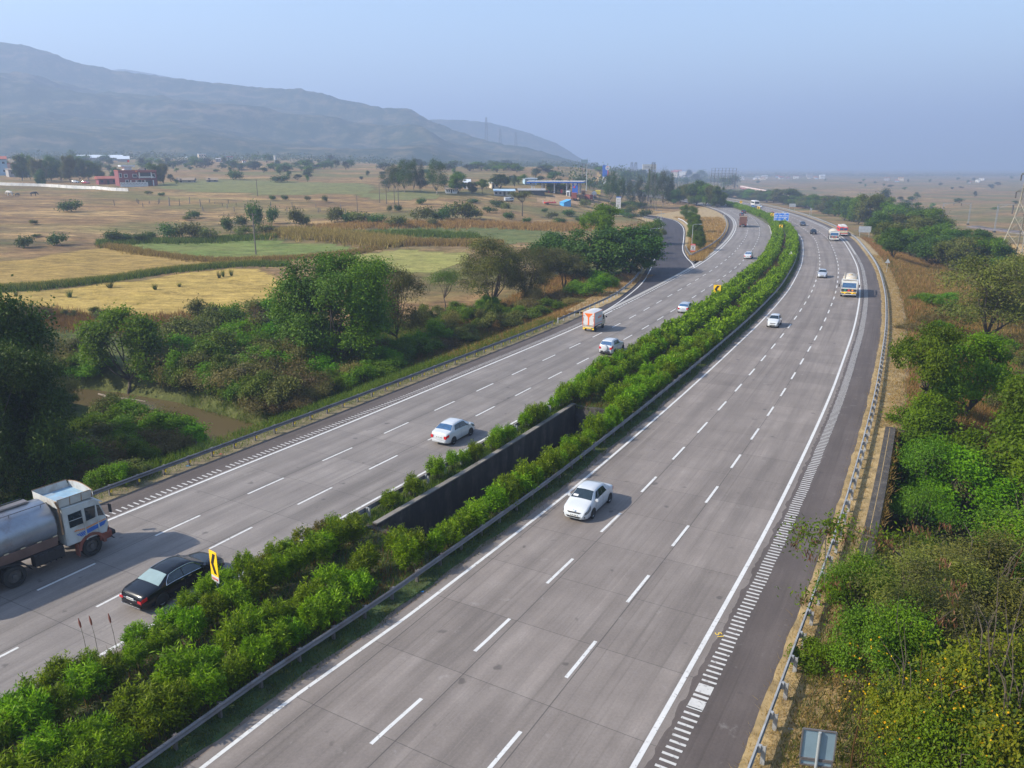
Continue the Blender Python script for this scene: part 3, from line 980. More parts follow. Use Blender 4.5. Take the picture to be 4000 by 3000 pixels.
def hill(name, crest, d_base, d_crest, d_back, seed, mat, nu=360, nv=90, rough=1.0, z_base=18.0):
    cx = np.array([c[0] for c in crest], float)
    cy = np.array([c[1] for c in crest], float)
    px = np.linspace(cx[0], cx[-1], nu)
    py = np.interp(px, cx, cy)
    for _ in range(1):
        py[1:-1] = (py[:-2] + 2 * py[1:-1] + py[2:]) / 4
    rg = np.random.default_rng(seed)
    fb = np.interp(px, *d_base) if isinstance(d_base, tuple) else np.full(nu, float(d_base))
    fc = np.interp(px, *d_crest) if isinstance(d_crest, tuple) else np.full(nu, float(d_crest))
    v_all = np.concatenate([np.linspace(0, 1, nv), 1 + np.linspace(0.04, 1, 14)])
    V = []
    for i in range(nu):
        d = cam_dir(px[i], py[i])
        hd = math.hypot(d[0], d[1])
        ux, uy = d[0] / hd, d[1] / hd
        slope = d[2] / hd
        zc = CAM_H + slope * fc[i]
        zb = min(z_base, zc - 2)
        for v in v_all:
            if v <= 1:
                r = fb[i] + (fc[i] - fb[i]) * v
                prof = 0.55 * v ** 1.35 + 0.45 * (0.22 * smooth(v, 0.16, 0.26) + 0.33 * smooth(v, 0.50, 0.60) + 0.45 * smooth(v, 0.89, 0.975))
                z = zb + (zc - zb) * float(prof)
            else:
                r = fc[i] + d_back * (v - 1)
                z = zc * (1 - (v - 1)) ** 1.3 - 20 * (v - 1)
            V.append((ux * r, uy * r, z, v, np.clip((zc - zb - 3) / 60, 0, 1)))
    V = np.array(V)
    x, y, z, v, u = V.T
    amp = u * np.clip(np.where(v <= 1, 4 * v * (1 - v), 0.3), 0, 1)
    hgt = np.clip(z - z_base, 0, 400) / 250
    ridged = lambda sc, sd: 1 - np.abs(vnoise(x + vnoise(x, y, sc * 0.7, sd + 3) * sc * 0.3, y, sc, sd)) * 2
    g = ridged(420, seed) * 26 + ridged(170, seed + 1) * 13 + ridged(70, seed + 2) * 6 + vnoise(x, y, 24, seed + 4) * 3
    z2 = z + rough * (g * amp * (0.25 + hgt) - 10 * amp * hgt)
    z2 = z2 + rough * u * np.where(np.abs(v - 1) < 0.1, np.abs(vnoise(x, y, 14, seed + 6)) * 4.0 + np.abs(vnoise(x, y, 37, seed + 7)) * 4.0, 0)
    nvv = len(v_all)
    f = [(i * nvv + j, i * nvv + j + 1, (i + 1) * nvv + j + 1, (i + 1) * nvv + j) for i in range(nu - 1) for j in range(nvv - 1)]
    f = [q[::-1] for q in f]
    return struct(link_mesh(name, np.stack([x, y, z2], 1), f, mat, None, True))

m, nt, b = new_mat("hillside_scrub")
pos = geo_pos(nt)
n1 = noise(nt, mapping(nt, pos, (0.7, 0.7, 5.0)), 0.007, 8, 0.68)
n2 = noise(nt, mapping(nt, pos, (1, 1, 0.5)), 0.03, 8, 0.75)
col = ramp(nt, n1, [(0.3, (0.03, 0.045, 0.018)), (0.43, (0.07, 0.07, 0.032)), (0.50, (0.12, 0.10, 0.055)), (0.56, (0.05, 0.055, 0.024)), (0.64, (0.13, 0.105, 0.06)), (0.72, (0.04, 0.05, 0.02))])
col = mixc(nt, ramp(nt, n2, [(0.40, 0.0), (0.54, 0.95)]), col, (0.012, 0.030, 0.012))
sx_ = nt.nodes.new("ShaderNodeSeparateXYZ")
nt.links.new(pos, sx_.inputs[0])
bz = math_(nt, 'ADD', math_(nt, 'MULTIPLY', sx_.outputs[2], 0.0125), math_(nt, 'MULTIPLY', noise(nt, pos, 0.004, 5, 0.6), 1.4))
bf = math_(nt, 'MULTIPLY', ramp(nt, math_(nt, 'FRACT', bz), [(0.40, 0.0), (0.47, 1.0), (0.55, 0.0)]), ramp(nt, noise(nt, pos, 0.009, 4), [(0.42, 0.0), (0.6, 0.85)]))
col = mixc(nt, bf, col, (0.16, 0.125, 0.08))
nt.links.new(col, b.inputs["Base Color"])
b.inputs["Roughness"].default_value = 1.0
b.inputs["Specular IOR Level"].default_value = 0.0
M['hill'] = m
k = 1.8083
main = [(-3200, 330), (-2400, 190), (-1500, 170), (-700, 175)] + [(a * k, c * k) for a, c in [(0, 95), (60, 104), (112, 118), (160, 137), (250, 156), (330, 166), (400, 176), (500, 187), (600, 196), (640, 194), (700, 206), (760, 223), (830, 236), (880, 238), (900, 247), (930, 264), (960, 276), (1000, 291), (1060, 309), (1130, 320), (1200, 337), (1250, 351), (1300, 361), (1340, 368), (1380, 371)]]
hill("hill", main, ([-3200, 0, 1000, 1700, 2400], [1150, 1200, 1200, 1250, 1450]), ([-3200, 0, 1000, 1700, 2000, 2500], [2700, 2650, 2500, 2200, 2050, 1850]), 700, 11, M['hill'], rough=1.15)
hill("hill", [(a * k, c * k) for a, c in [(-900, 190), (0, 230), (200, 160), (260, 148), (330, 160), (420, 178), (540, 198), (700, 240), (820, 300)]], 3700, 4000, 300, 23, M['hill'], 120, 30, 0.5)
hill("hill", [(a * k, c * k) for a, c in [(820, 300), (930, 259), (1000, 260), (1060, 266), (1130, 284), (1200, 309), (1250, 340), (1290, 360)]], 3000, 3300, 300, 31, M['hill'], 160, 30, 0.5)
# ---------------------------------------------------------------- guardrails
WB = [(0.0, 0.155), (0.05, 0.12), (0.075, 0.085), (0.03, 0.03), (0.0, 0.0), (0.03, -0.03), (0.075, -0.085), (0.05, -0.12), (0.0, -0.155)]
def guardrail(label, c, s0, s1, off, face, mat, post_mat, group, block=True, yellow=False, z=0.62, per=2.0, ground=-0.1, tall=0.13):
    """W-beam along curve; face=+1 shows its corrugation to the right of travel"""
    mid = c.at((s0 + s1) / 2, off)
    root = thing("guardrail", label, "guardrail", (mid[0], mid[1], 0), 0, group)
    ox, oy = mid
    s = np.arange(s0, s1, 1.0 if s1 - s0 < 260 else 1.5)
    p = c.at(s, np.full(len(s), off))
    r = np.stack([np.interp(s, c.s, c.r[:, k]) for k in (0, 1)], 1)
    v, f = [], []
    n = len(WB)
    for i in range(len(s)):
        for side in (0, 1):
            for d, h in WB:
                q = d * face - (0.012 * face if side else 0)
                v.append((p[i][0] + r[i][0] * q - ox, p[i][1] + r[i][1] * q - oy, z + h))
    for i in range(len(s) - 1):
        for side in (0, 1):
            a, b_ = i * 2 * n + side * n, (i + 1) * 2 * n + side * n
            for k_ in range(n - 1):
                q = (a + k_, a + k_ + 1, b_ + k_ + 1, b_ + k_)
                f.append(q if side == 0 else q[::-1])
        a, b_ = i * 2 * n, (i + 1) * 2 * n
        f.append((a, b_, b_ + n, a + n))
        f.append((a + n - 1, a + 2 * n - 1, b_ + 2 * n - 1, b_ + n - 1))
    link_mesh("beam", v, f, mat, root, False)
    posts = list(np.arange(s0 + 0.4, s1 - 0.2, per))
    near = posts[:98]
    bm = MB()
    def post_into(mb, sp):
        q = c.at(sp, off - face * 0.20)
        t = c.tan(sp)
        rz = math.atan2(t[1], t[0])
        jz = random.uniform(-.03, .03)
        x, y = q[0] - ox, q[1] - oy
        H = z + tall + jz
        # C-channel: web and two flanges, plus the spacer block behind the beam
        mb.box((x, y, (H + ground) / 2), (0.014, 0.15, H - ground), rz)
        for e in (-1, 1):
            fx, fy = q[0] - ox + t[0] * 0.045 - t[1] * e * 0.075, q[1] - oy + t[1] * 0.045 + t[0] * e * 0.075
            mb.box((fx, fy, (H + ground) / 2), (0.09, 0.012, H - ground - 0.01), rz)
        if block:
            q2 = c.at(sp, off - face * 0.065)
            mb.box((q2[0] - ox, q2[1] - oy, z), (0.13, 0.10, 0.30), rz)
    for sp in near:
        mb = MB()
        post_into(mb, sp)
        po = mb.build("post", post_mat, root)
        if yellow:
            y = MB()
            q = c.at(sp, off + face * 0.085)
            t = c.tan(sp)
            y.box((q[0] - ox, q[1] - oy, z - 0.25), (0.11, 0.03, 0.2), math.atan2(t[1], t[0]))
            y.build("reflector", M['yellow_refl'], po)
    if len(posts) > 98:
        mb = MB()
        for sp in posts[98:]:
            post_into(mb, sp)
        stuff(mb.build("posts", post_mat, root))
    return root
GR = "guardrails along the expressway"
guardrail("long galvanised guardrail on thick posts beside the straw verge of the near shoulder", RC, 2, RC.s[-1] - 60, 3.72, -1, M['galv'], M['post'], GR)
guardrail("weathered steel guardrail in front of the oleanders on the sunny side of the median", LCv, 2, LCv.s_of_y(330), -1.36, 1, M['galv_dark'], M['galv_dark'], GR, tall=0.06)  # posts use the darker steel colour to stand for shade behind the beam
s_l0 = EC.s_of_y(14)
guardrail("weathered guardrail with yellow reflectors between the creek bank and the far shoulder", EC, 2, EC.s_of_y(101), -3.15, 1, M['galv_dark'], M['galv_dark'], GR, yellow=True, tall=0.05)
RL2 = Curve([tuple(EC.at(EC.s_of_y(101.5), -3.15)), tuple(EC.at(EC.s_of_y(106), -3.25)), (12.5, 116.0)] + [tuple(p) for p in RAMP_L.off(-1.5)[14:-60:10]], passes=10)
guardrail("guardrail with dry grass behind it along the outer edge of the exit ramp", RL2, 0.5, RL2.s[-1] - 1, 0, 1, M['galv_dark'], M['post'], GR)
gp = [zm(1180, 945, 2600, 740, 3.687)]
GL = Curve([P(*zm(398, 592, 2500, 700, 2.212), 0.2), P(*zm(412, 625, 2500, 700, 2.212), 0.3), P(*zm(440, 664, 2500, 700, 2.212), 0.3)], passes=2, step=0.5)
guardrail("short bent guardrail end on the gore nose under the red and white board", GL, 0.2, GL.s[-1] - 0.1, 0, -1, M['galv'], M['post'], GR, per=1.6)
GR2 = Curve([P(*zm(a, c, 2500, 700, 2.212), 0.5) for a, c in [(446, 655), (500, 630), (560, 600), (620, 565), (680, 520), (720, 475), (742, 430), (752, 385), (745, 345), (725, 310)]], passes=6)
guardrail("curved guardrail round the dry grass island between ramp and carriageway", GR2, 0.2, GR2.s[-1] - 1, 0, 1, M['galv_dark'], M['post'], GR)
# pieces of rail showing through the thin shrubs on the shaded side of the median
IR = Curve(ICv.off(1.25), raw=True)
guardrail("rusty guardrail half hidden behind the thin shrubs beside the concrete pit", IR, IR.s_of_y(36), IR.s_of_y(75), 0, -1, M['galv_dark'], M['post'], GR, z=0.5)
guardrail("long low guardrail on the inner edge of the far carriageway where the shrubs stand back", IR, IR.s_of_y(215), IR.s_of_y(405), 0, -1, M['galv_dark'], M['post'], GR, z=0.45, per=4)
guardrail("white painted guardrail along the inner side of the exit ramp bend", RAMP_R, RAMP_R.s_of_y(250), RAMP_R.s_of_y(316), 1.9, -1, M['sign_white'], M['post'], GR, per=3)

# ---------------------------------------------------------------- concrete pit between the two bridges
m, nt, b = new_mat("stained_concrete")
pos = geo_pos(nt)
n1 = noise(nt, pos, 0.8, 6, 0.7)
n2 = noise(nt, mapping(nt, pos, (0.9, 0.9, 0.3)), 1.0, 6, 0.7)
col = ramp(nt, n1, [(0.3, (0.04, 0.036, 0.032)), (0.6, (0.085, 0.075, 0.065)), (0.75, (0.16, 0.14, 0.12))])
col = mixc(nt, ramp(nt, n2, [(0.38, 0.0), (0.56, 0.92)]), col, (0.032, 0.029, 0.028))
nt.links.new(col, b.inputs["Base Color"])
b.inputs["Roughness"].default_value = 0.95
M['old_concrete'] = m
M['coping'] = plain("weathered_coping", (0.17, 0.155, 0.135), 0.95, 0, 0.25, 0.8, dirt=(0.07, 0.06, 0.05))
def wall_along(mb, c, s0, s1, o0, o1, z0, z1, step=1.5):
    s = np.linspace(s0, s1, max(2, int((s1 - s0) / step)))
    a, d = c.at(s, np.full(len(s), o0)), c.at(s, np.full(len(s), o1))
    v = []
    for i in range(len(s)):
        v += [(*a[i], z0), (*d[i], z0), (*d[i], z1), (*a[i], z1)]
    f = []
    for i in range(len(s) - 1):
        for k_ in range(4):
            f.append((4*i + k_, 4*i + (k_ + 1) % 4, 4*i + 4 + (k_ + 1) % 4, 4*i + 4 + k_))
    e = 4 * (len(s) - 1)
    mb.add(v, f + [(3, 2, 1, 0), (e, e + 1, e + 2, e + 3)])
pit = thing("bridge_pit", "open concrete pit with black stained walls in the middle of the median", "bridge opening", (*LCv.at((s_p0 + s_p1) / 2, -5.1), 0))
ox, oy = pit.location[0], pit.location[1]
def part_local(mb, name, mat, root):
    x0, y0, z0 = root.location
    c_, s_ = math.cos(-root.rotation_euler[2]), math.sin(-root.rotation_euler[2])
    mb.v = [((x - x0) * c_ - (y - y0) * s_, (x - x0) * s_ + (y - y0) * c_, z - z0) for x, y, z in mb.v]
    return mb.build(name, mat, root)
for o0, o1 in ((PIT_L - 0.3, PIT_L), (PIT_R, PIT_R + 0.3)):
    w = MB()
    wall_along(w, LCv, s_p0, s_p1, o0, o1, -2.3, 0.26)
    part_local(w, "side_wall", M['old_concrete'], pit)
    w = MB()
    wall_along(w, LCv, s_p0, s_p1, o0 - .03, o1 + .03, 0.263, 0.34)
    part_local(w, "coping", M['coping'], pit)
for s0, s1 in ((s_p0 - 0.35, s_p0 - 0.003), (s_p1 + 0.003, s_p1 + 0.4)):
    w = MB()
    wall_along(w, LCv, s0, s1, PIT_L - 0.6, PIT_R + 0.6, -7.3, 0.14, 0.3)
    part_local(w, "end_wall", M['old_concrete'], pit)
# bridge deck sides under the carriageways, and the parapet ledge on the outer side
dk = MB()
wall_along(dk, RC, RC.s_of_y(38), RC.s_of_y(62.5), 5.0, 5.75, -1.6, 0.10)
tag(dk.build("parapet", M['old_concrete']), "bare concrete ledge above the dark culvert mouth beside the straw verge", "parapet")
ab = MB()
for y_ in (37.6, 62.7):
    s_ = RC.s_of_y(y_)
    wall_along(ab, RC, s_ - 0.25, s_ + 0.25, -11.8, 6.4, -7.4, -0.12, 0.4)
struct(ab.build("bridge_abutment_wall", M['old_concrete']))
# ---------------------------------------------------------------- vehicles (local +x forward, +y left)
def wheel(root, x, y, r, w, rim_mat, side, steel=False):
    t = MB()
    n = 18
    prof = [(r * 0.62, -w / 2), (r * 0.93, -w / 2), (r, -w * 0.3), (r, w * 0.3), (r * 0.93, w / 2), (r * 0.62, w / 2), (r * 0.60, 0)]
    v, f = [], []
    k = len(prof)
    for i in range(n):
        a = 2 * math.pi * i / n
        for rad, o in prof:
            v.append((rad * math.cos(a), o, rad * math.sin(a)))
    for i in range(n):
        for j in range(k):
            f.append((i * k + j, i * k + (j + 1) % k, ((i + 1) % n) * k + (j + 1) % k, ((i + 1) % n) * k + j))
    t.add(v, f)
    o = t.build("wheel", M['rubber'], root, True, 40)
    o.location = (x, y, r)
    m = MB()
    yo = side * w * 0.28
    if steel:
        m.cyl((0, yo - side * 0.12, 0), (0, yo - side * 0.06, 0), r * 0.62, n=16)
        m.cyl((0, yo - side * 0.06, 0), (0, yo + side * 0.05, 0), r * 0.25, r * 0.2, n=12)
        for i in range(8):
            a = i * math.pi / 4
            m.cyl((r * 0.42 * math.cos(a), yo - side * .06, r * 0.42 * math.sin(a)), (r * 0.42 * math.cos(a), yo - side * .04, r * 0.42 * math.sin(a)), r * 0.06, n=6)
    else:
        m.cyl((0, yo - side * 0.06, 0), (0, yo - side * 0.03, 0), r * 0.60, n=18, mi=1)
        for i in range(7):
            a = i * 2 * math.pi / 7
            c, s_ = math.cos(a), math.sin(a)
            m.slab((0, yo - side * 0.02, 0), (c, 0, s_), (-s_, 0, c), (0, side, 0), [(0, -r * .09), (r * 0.6, -r * .07), (r * 0.6, r * .07), (0, r * .09)], 0.025)
        m.tube([(r * 0.58 * math.cos(a), yo, r * 0.58 * math.sin(a)) for a in np.linspace(0, 2 * math.pi, 19)], 0.018, 4)
    m.build("rim", [rim_mat, M['black_trim']], o)
    return o

def plate(root, x, y, z, nx, w=0.5, h=0.12, mat='plate', tilt=0.0):
    b_ = MB().box((x, y, z), (0.015, w, h))
    p = b_.build("number_plate", M[mat], root)
    t = MB()
    rr = random.Random(int(abs(x * 100) + abs(y * 7)))
    yy = -w / 2 + 0.05
    while yy < w / 2 - 0.05:
        ww = rr.uniform(0.022, 0.042)
        t.box((x + nx * 0.009, y + yy + ww / 2, z), (0.004, ww, h * 0.5))
        yy += ww + rr.choice([0.014, 0.014, 0.04])
    t.build("lettering", M['ink'], p)

KINDS = {
 # top line (x from the tail, z), belt, bottom, half widths along x, glass stations
 'sedan': dict(L=4.45, W=1.74, top=[(0, .62), (.05, .86), (.14, 1.0), (.45, 1.06), (.72, 1.10), (1.32, 1.47), (1.75, 1.54), (2.35, 1.55), (2.72, 1.50), (3.42, 1.10), (3.62, 1.02), (4.05, .90), (4.28, .76), (4.38, .62), (4.45, .42)],
               belt=[(0, .80), (.4, .95), (1.5, .98), (3.2, .93), (4.45, .60)], rear=(.74, 1.30), front=(2.76, 3.40), side=[(1.30, 1.95), (2.0, 2.95)], axle=(.83, 3.42), r=.31),
 'notch': dict(L=4.16, W=1.69, top=[(0, .60), (.04, .90), (.10, 1.03), (.40, 1.08), (.62, 1.12), (1.10, 1.46), (1.5, 1.53), (2.2, 1.55), (2.55, 1.50), (3.22, 1.10), (3.40, 1.02), (3.85, .90), (4.05, .74), (4.12, .60), (4.16, .42)],
               belt=[(0, .82), (.4, .97), (1.5, 1.0), (3.0, .95), (4.16, .60)], rear=(.64, 1.08), front=(2.60, 3.20), side=[(1.05, 1.82), (1.87, 2.85)], axle=(.85, 3.24), r=.30),
 'limo': dict(L=5.06, W=1.86, top=[(0, .55), (.05, .80), (.16, .96), (.6, 1.04), (.98, 1.08), (1.62, 1.40), (2.1, 1.47), (2.7, 1.48), (3.05, 1.43), (3.72, 1.06), (3.95, 1.0), (4.6, .90), (4.88, .78), (5.0, .62), (5.06, .40)],
              belt=[(0, .74), (.5, .92), (1.8, .96), (3.6, .93), (5.06, .62)], rear=(1.0, 1.62), front=(3.08, 3.72), side=[(1.42, 2.35), (2.40, 3.42)], axle=(1.02, 4.10), r=.33),
 'hatch': dict(L=3.55, W=1.50, top=[(0, .55), (.03, .82), (.10, 1.02), (.30, 1.35), (.42, 1.44), (.9, 1.50), (1.6, 1.51), (1.95, 1.46), (2.62, 1.06), (2.78, .98), (3.22, .86), (3.42, .74), (3.50, .60), (3.55, .42)],
               belt=[(0, .85), (.4, .96), (2.4, .92), (3.55, .60)], rear=(.13, .36), front=(2.0, 2.58), side=[(.42, 1.15), (1.2, 2.15)], axle=(.58, 2.92), r=.28),
 'hatch_mid': dict(L=3.98, W=1.69, top=[(0, .58), (.03, .85), (.10, 1.02), (.42, 1.34), (.62, 1.42), (1.2, 1.47), (1.9, 1.47), (2.25, 1.42), (2.92, 1.04), (3.1, .96), (3.6, .84), (3.82, .72), (3.93, .58), (3.98, .40)],
               belt=[(0, .84), (.4, .96), (2.7, .91), (3.98, .60)], rear=(.14, .46), front=(2.30, 2.90), side=[(.55, 1.36), (1.42, 2.45)], axle=(.72, 3.18), r=.30),
 'suv': dict(L=3.98, W=1.77, top=[(0, .65), (.03, .95), (.10, 1.12), (.40, 1.52), (.58, 1.62), (1.2, 1.67), (1.9, 1.66), (2.2, 1.60), (2.85, 1.18), (3.05, 1.10), (3.6, 1.0), (3.84, .86), (3.94, .70), (3.98, .48)],
             belt=[(0, .98), (.4, 1.10), (2.7, 1.03), (3.98, .72)], rear=(.13, .42), front=(2.26, 2.84), side=[(.62, 1.36), (1.42, 2.42)], axle=(.74, 3.26), r=.335),
}

def car_surface(k):
    K = KINDS[k]
    L, W = K['L'], K['W']
    tx, tz = zip(*K['top'])
    bx, bz = zip(*K['belt'])
    xs = np.unique(np.concatenate([np.linspace(0, L, 46), [0.02, 0.06, L - 0.02, L - 0.06]]))
    zt_all = np.interp(xs, tx, tz)
    for _ in range(1):
        zt_all[1:-1] = 0.2 * zt_all[:-2] + 0.6 * zt_all[1:-1] + 0.2 * zt_all[2:]
    def ring(x):
        zt = float(np.interp(x, xs, zt_all))
        zb = min(float(np.interp(x, bx, bz)), zt - 0.045)
        e0, e1 = x / L, 1 - x / L
        w = W / 2 * (1 - 0.20 * max(0, 1 - e0 / 0.085) ** 2.2 - 0.06 * max(0, 1 - e0 / 0.3) ** 2 - 0.30 * max(0, 1 - e1 / 0.10) ** 2.2 - 0.07 * max(0, 1 - e1 / 0.35) ** 2)
        bot = 0.20 + 0.10 * max(0, 1 - e0 / 0.12) + 0.05 * max(0, 1 - e1 / 0.1)
        tall = float(smooth((zt - zb) / 0.52, 0.15, 1))
        wt = w * (0.93 - 0.235 * tall)
        edge = 0.05 + 0.03 * tall
        return [(w * 0.90, bot), (w * 0.985, bot + 0.10), (w, bot + (zb - bot) * 0.45), (w * 0.995, bot + (zb - bot) * 0.8), (w * 0.965, zb),
                (wt + 0.01 * tall, zt - edge), (wt * 0.90, zt - 0.018), (wt * 0.5, zt), (0, zt + 0.012)]
    def S(x, vv, side=1):
        rg = ring(min(max(x, 0), L))
        i = min(int(vv), len(rg) - 2)
        t = vv - i
        return np.array([x - L / 2, side * (rg[i][0] * (1 - t) + rg[i + 1][0] * t), rg[i][1] * (1 - t) + rg[i + 1][1] * t])
    return K, xs, ring, S

def patch(S, corners, side, nu=7, nv=4, lift=0.008):
    """grid over the body surface between four (x, v) corners: rear-low, front-low, front-high, rear-high"""
    mb = MB()
    v = []
    for i in range(nu):
        a = i / (nu - 1)
        for j in range(nv):
            b_ = j / (nv - 1)
            x = (corners[0][0] * (1 - a) + corners[1][0] * a) * (1 - b_) + (corners[3][0] * (1 - a) + corners[2][0] * a) * b_
            w = (corners[0][1] * (1 - a) + corners[1][1] * a) * (1 - b_) + (corners[3][1] * (1 - a) + corners[2][1] * a) * b_
            p = S(x, w, side)
            e = 0.02
            du = S(x + e, w, side) - S(x - e, w, side)
            dv = S(x, min(w + e, 7.99), side) - S(x, w - e, side)
            n_ = np.cross(du, dv) * side
            n_ = n_ / (np.linalg.norm(n_) + 1e-9)
            if n_ @ (p - np.array([0, 0, 0.7])) < 0:
                n_ = -n_
            v.append(p + n_ * lift)
    f = [(i * nv + j, (i + 1) * nv + j, (i + 1) * nv + j + 1, i * nv + j + 1) for i in range(nu - 1) for j in range(nv - 1)]
    return mb.add(v, f)

def cross_patch(S, x0, x1, v0, lift=0.008, n=9, nx_=5):
    """windscreen or rear window: whole width between x0 and x1, from ring position v0 on one side over the top to the other"""
    mb = MB()
    v = []
    for i in range(nx_):
        x = x0 + (x1 - x0) * i / (nx_ - 1)
        row = [S(x, w, 1) for w in np.linspace(v0, 7.999, n)] + [S(x, w, -1) for w in np.linspace(7.999, v0, n)[1:]]
        x2 = x0 + (x1 - x0) * min(i + 0.2, nx_ - 1) / (nx_ - 1)
        x3 = x0 + (x1 - x0) * max(i - 0.2, 0) / (nx_ - 1)
        d = S(x2, 7.9) - S(x3, 7.9)
        nn = np.array([-d[2], 0, d[0]])
        nn = nn / (np.linalg.norm(nn) + 1e-9)
        if nn[2] < 0:
            nn = -nn
        v += [p + nn * lift for p in row]
    k = 2 * n - 1
    f = [(i * k + j, i * k + j + 1, (i + 1) * k + j + 1, (i + 1) * k + j) for i in range(nx_ - 1) for j in range(k - 1)]
    return mb.add(v, f)

def car(kind, label, paint, pos, head, rear_glass='glass', front_glass='glass', lamps=True, chrome=False, spare=False, rails=False, cat="car", roof_paint=None, group=None, plate_mat='plate', trim_low=False):
    K, xs, ring, S = car_surface(kind)
    L, W = K['L'], K['W']
    root = thing("car", label, cat, (pos[0], pos[1], 0.008), math.atan2(head[1], head[0]), group)
    # body
    rows = [ring(x) for x in xs]
    nr = len(rows[0])
    v, f = [], []
    for x, rg in zip(xs, rows):
        v += [(x - L / 2, -p, q) for p, q in rg] + [(x - L / 2, p, q) for p, q in rg[-2::-1]]
    k = 2 * nr - 1
    for i in range(len(xs) - 1):
        for j in range(k - 1):
            f.append((i * k + j, (i + 1) * k + j, (i + 1) * k + j + 1, i * k + j + 1))
        f.append((i * k + k - 1, (i + 1) * k + k - 1, (i + 1) * k, i * k))
    f.append(tuple(range(k)))
    e = (len(xs) - 1) * k
    f.append(tuple(range(e + k - 1, e - 1, -1)))
    link_mesh("body", v, f, M[paint], root, True, angle=50)
    # glass
    cross_patch(S, K['front'][0], K['front'][1], 5.75).build("windscreen", M[front_glass], root, True)
    cross_patch(S, K['rear'][0], K['rear'][1], 5.75).build("rear_window", M[rear_glass], root, True)
    for side in (1, -1):
        for n_, (a, b_) in enumerate(K['side']):
            if n_ == 0:
                cs = [(a + 0.02, 4.18), (b_, 4.14), (b_, 4.93), (a + 0.22, 4.93)]
            else:
                cs = [(a, 4.14), (b_ + 0.18, 4.12), (b_ - 0.30, 4.93), (a, 4.93)]
            patch(S, cs, side).build("side_window", M['glass'], root, True)
        patch(S, [(K['side'][0][1] - .01, 4.14), (K['side'][1][0] + .01, 4.14), (K['side'][1][0] + .01, 4.93), (K['side'][0][1] - .01, 4.93)], side, 2, 4).build("window_pillar", M['black_trim'], root)
        if chrome:
            a, b_ = K['side'][0][0], K['side'][1][1]
            pts = [S(x, 4.08, side) + np.array([0, side * .012, 0]) for x in np.linspace(a - .05, b_ + .2, 12)]
            pts += [S(x, 5.0, side) + np.array([0, side * .012, .01]) for x in np.linspace(b_ - .28, a + .25, 10)] + [S(a + .02, 4.6, side) + np.array([0, side * .012, 0]), S(a - .05, 4.08, side) + np.array([0, side * .012, 0])]
            MB().tube(pts, 0.014, 5).build("window_trim", M['chrome'], root)
        # door seams and handles
        d = MB()
        for x in (K['side'][0][1] + .03, K['side'][1][1] + .10):
            d.tube([S(x, w, side) + np.array([0, side * .002, 0]) for w in np.linspace(0.9, 4.1, 6)], 0.006, 4)
        d.build("door_seam", M['black_trim'], root)
        h = MB()
        for x in (K['side'][0][1] - .12, K['side'][1][0] + .18 + .1):
            p = S(x, 3.6, side)
            h.box((p[0], p[1] + side * .012, p[2]), (0.18, 0.03, 0.03))
        h.build("door_handle", M[paint if paint != 'black_paint' else 'chrome'], root)
        # mirror
        p = S(K['side'][1][1] + 0.10, 4.2, side)
        mm = MB()
        mm.bbox((p[0] + .02, p[1] + side * 0.12, p[2] + 0.06), (0.12, 0.20, 0.14), 0.035)
        mm.bar((p[0], p[1] - side * .02, p[2]), (p[0], p[1] + side * 0.07, p[2] + .03), 0.05)
        mm.build("mirror", M[paint], root)
        # wheel arches and wheels
        for x in K['axle']:
            w_ = S(x, 1.6, side)[1]
            am = MB()
            am.slab((x - L / 2, w_ - side * 0.10, K['r'] + 0.01), (1, 0, 0), (0, 0, 1), (0, side, 0), [((K['r'] + .055) * math.cos(t), (K['r'] + .055) * math.sin(t)) for t in np.linspace(-0.35, math.pi + 0.35, 18)], 0.115)
            am.build("wheel_arch", M['black_trim'], root)
            wheel(root, x - L / 2, w_ - side * 0.065, K['r'], 0.19, M['rim'], side)
        # lamps
        zb = np.interp(L - 0.30, *zip(*K['belt']))
        patch(S, [(L - 0.66, 3.2), (L - 0.10, 2.6), (L - 0.15, 4.3), (L - 0.80, 4.85)], side, 5, 4, 0.010).build("headlight", M['clear_lamp'], root, True)
        patch(S, [(0.015, 2.6), (0.28, 3.0), (0.30, 4.35), (0.03, 4.2)], side, 5, 4, 0.012).build("tail_light", M['red_lamp'], root, True)
        if kind != 'suv':
            pass
    # lamp faces on the tail panel
    zr = float(np.interp(0.03, *zip(*K['top'])))
    for side in (1, -1):
        MB().bbox((-L / 2 - 0.006, side * W * 0.355, zr - 0.10 if kind != 'limo' else zr - 0.03), (0.03, W * 0.13 if kind != 'limo' else W * .14, 0.24 if kind not in ('limo',) else .12), 0.03).build("tail_light", M['red_lamp'], root)
    # front: grille, lower intake, plate
    g = MB()
    zf = float(np.interp(L - 0.10, *zip(*K['top'])))
    g.slab((L / 2 - 0.075, 0, zf - 0.06), (0, 1, 0), (-0.35, 0, 1), (1, 0, 0.2), [(-W * .26, 0.03), (-W * .20, -0.05), (W * .20, -0.05), (W * .26, 0.03)], 0.03)
    g.build("grille", M['black_trim'], root)
    lo = MB()
    lo.slab((L / 2 - 0.012, 0, 0.34), (0, 1, 0), (0, 0, 1), (1, 0, 0), [(-W * .27, 0.05), (-W * .22, -0.05), (W * .22, -0.05), (W * .27, 0.05)], 0.03)
    for s_ in (1, -1):
        lo.slab((L / 2 - 0.12, s_ * W * 0.36, 0.38), (-0.35 * s_, 0.93 * 1, 0) if s_ > 0 else (0.35, 0.93, 0), (0, 0, 1), (1, s_ * 0.35, 0), [(-.11, .05), (-.09, -.05), (.10, -.05), (.06, .05)], 0.03)
    lo.build("air_intake", M['black_trim'], root)
    plate(root, L / 2 + 0.022, 0, 0.46, 1, mat=plate_mat)
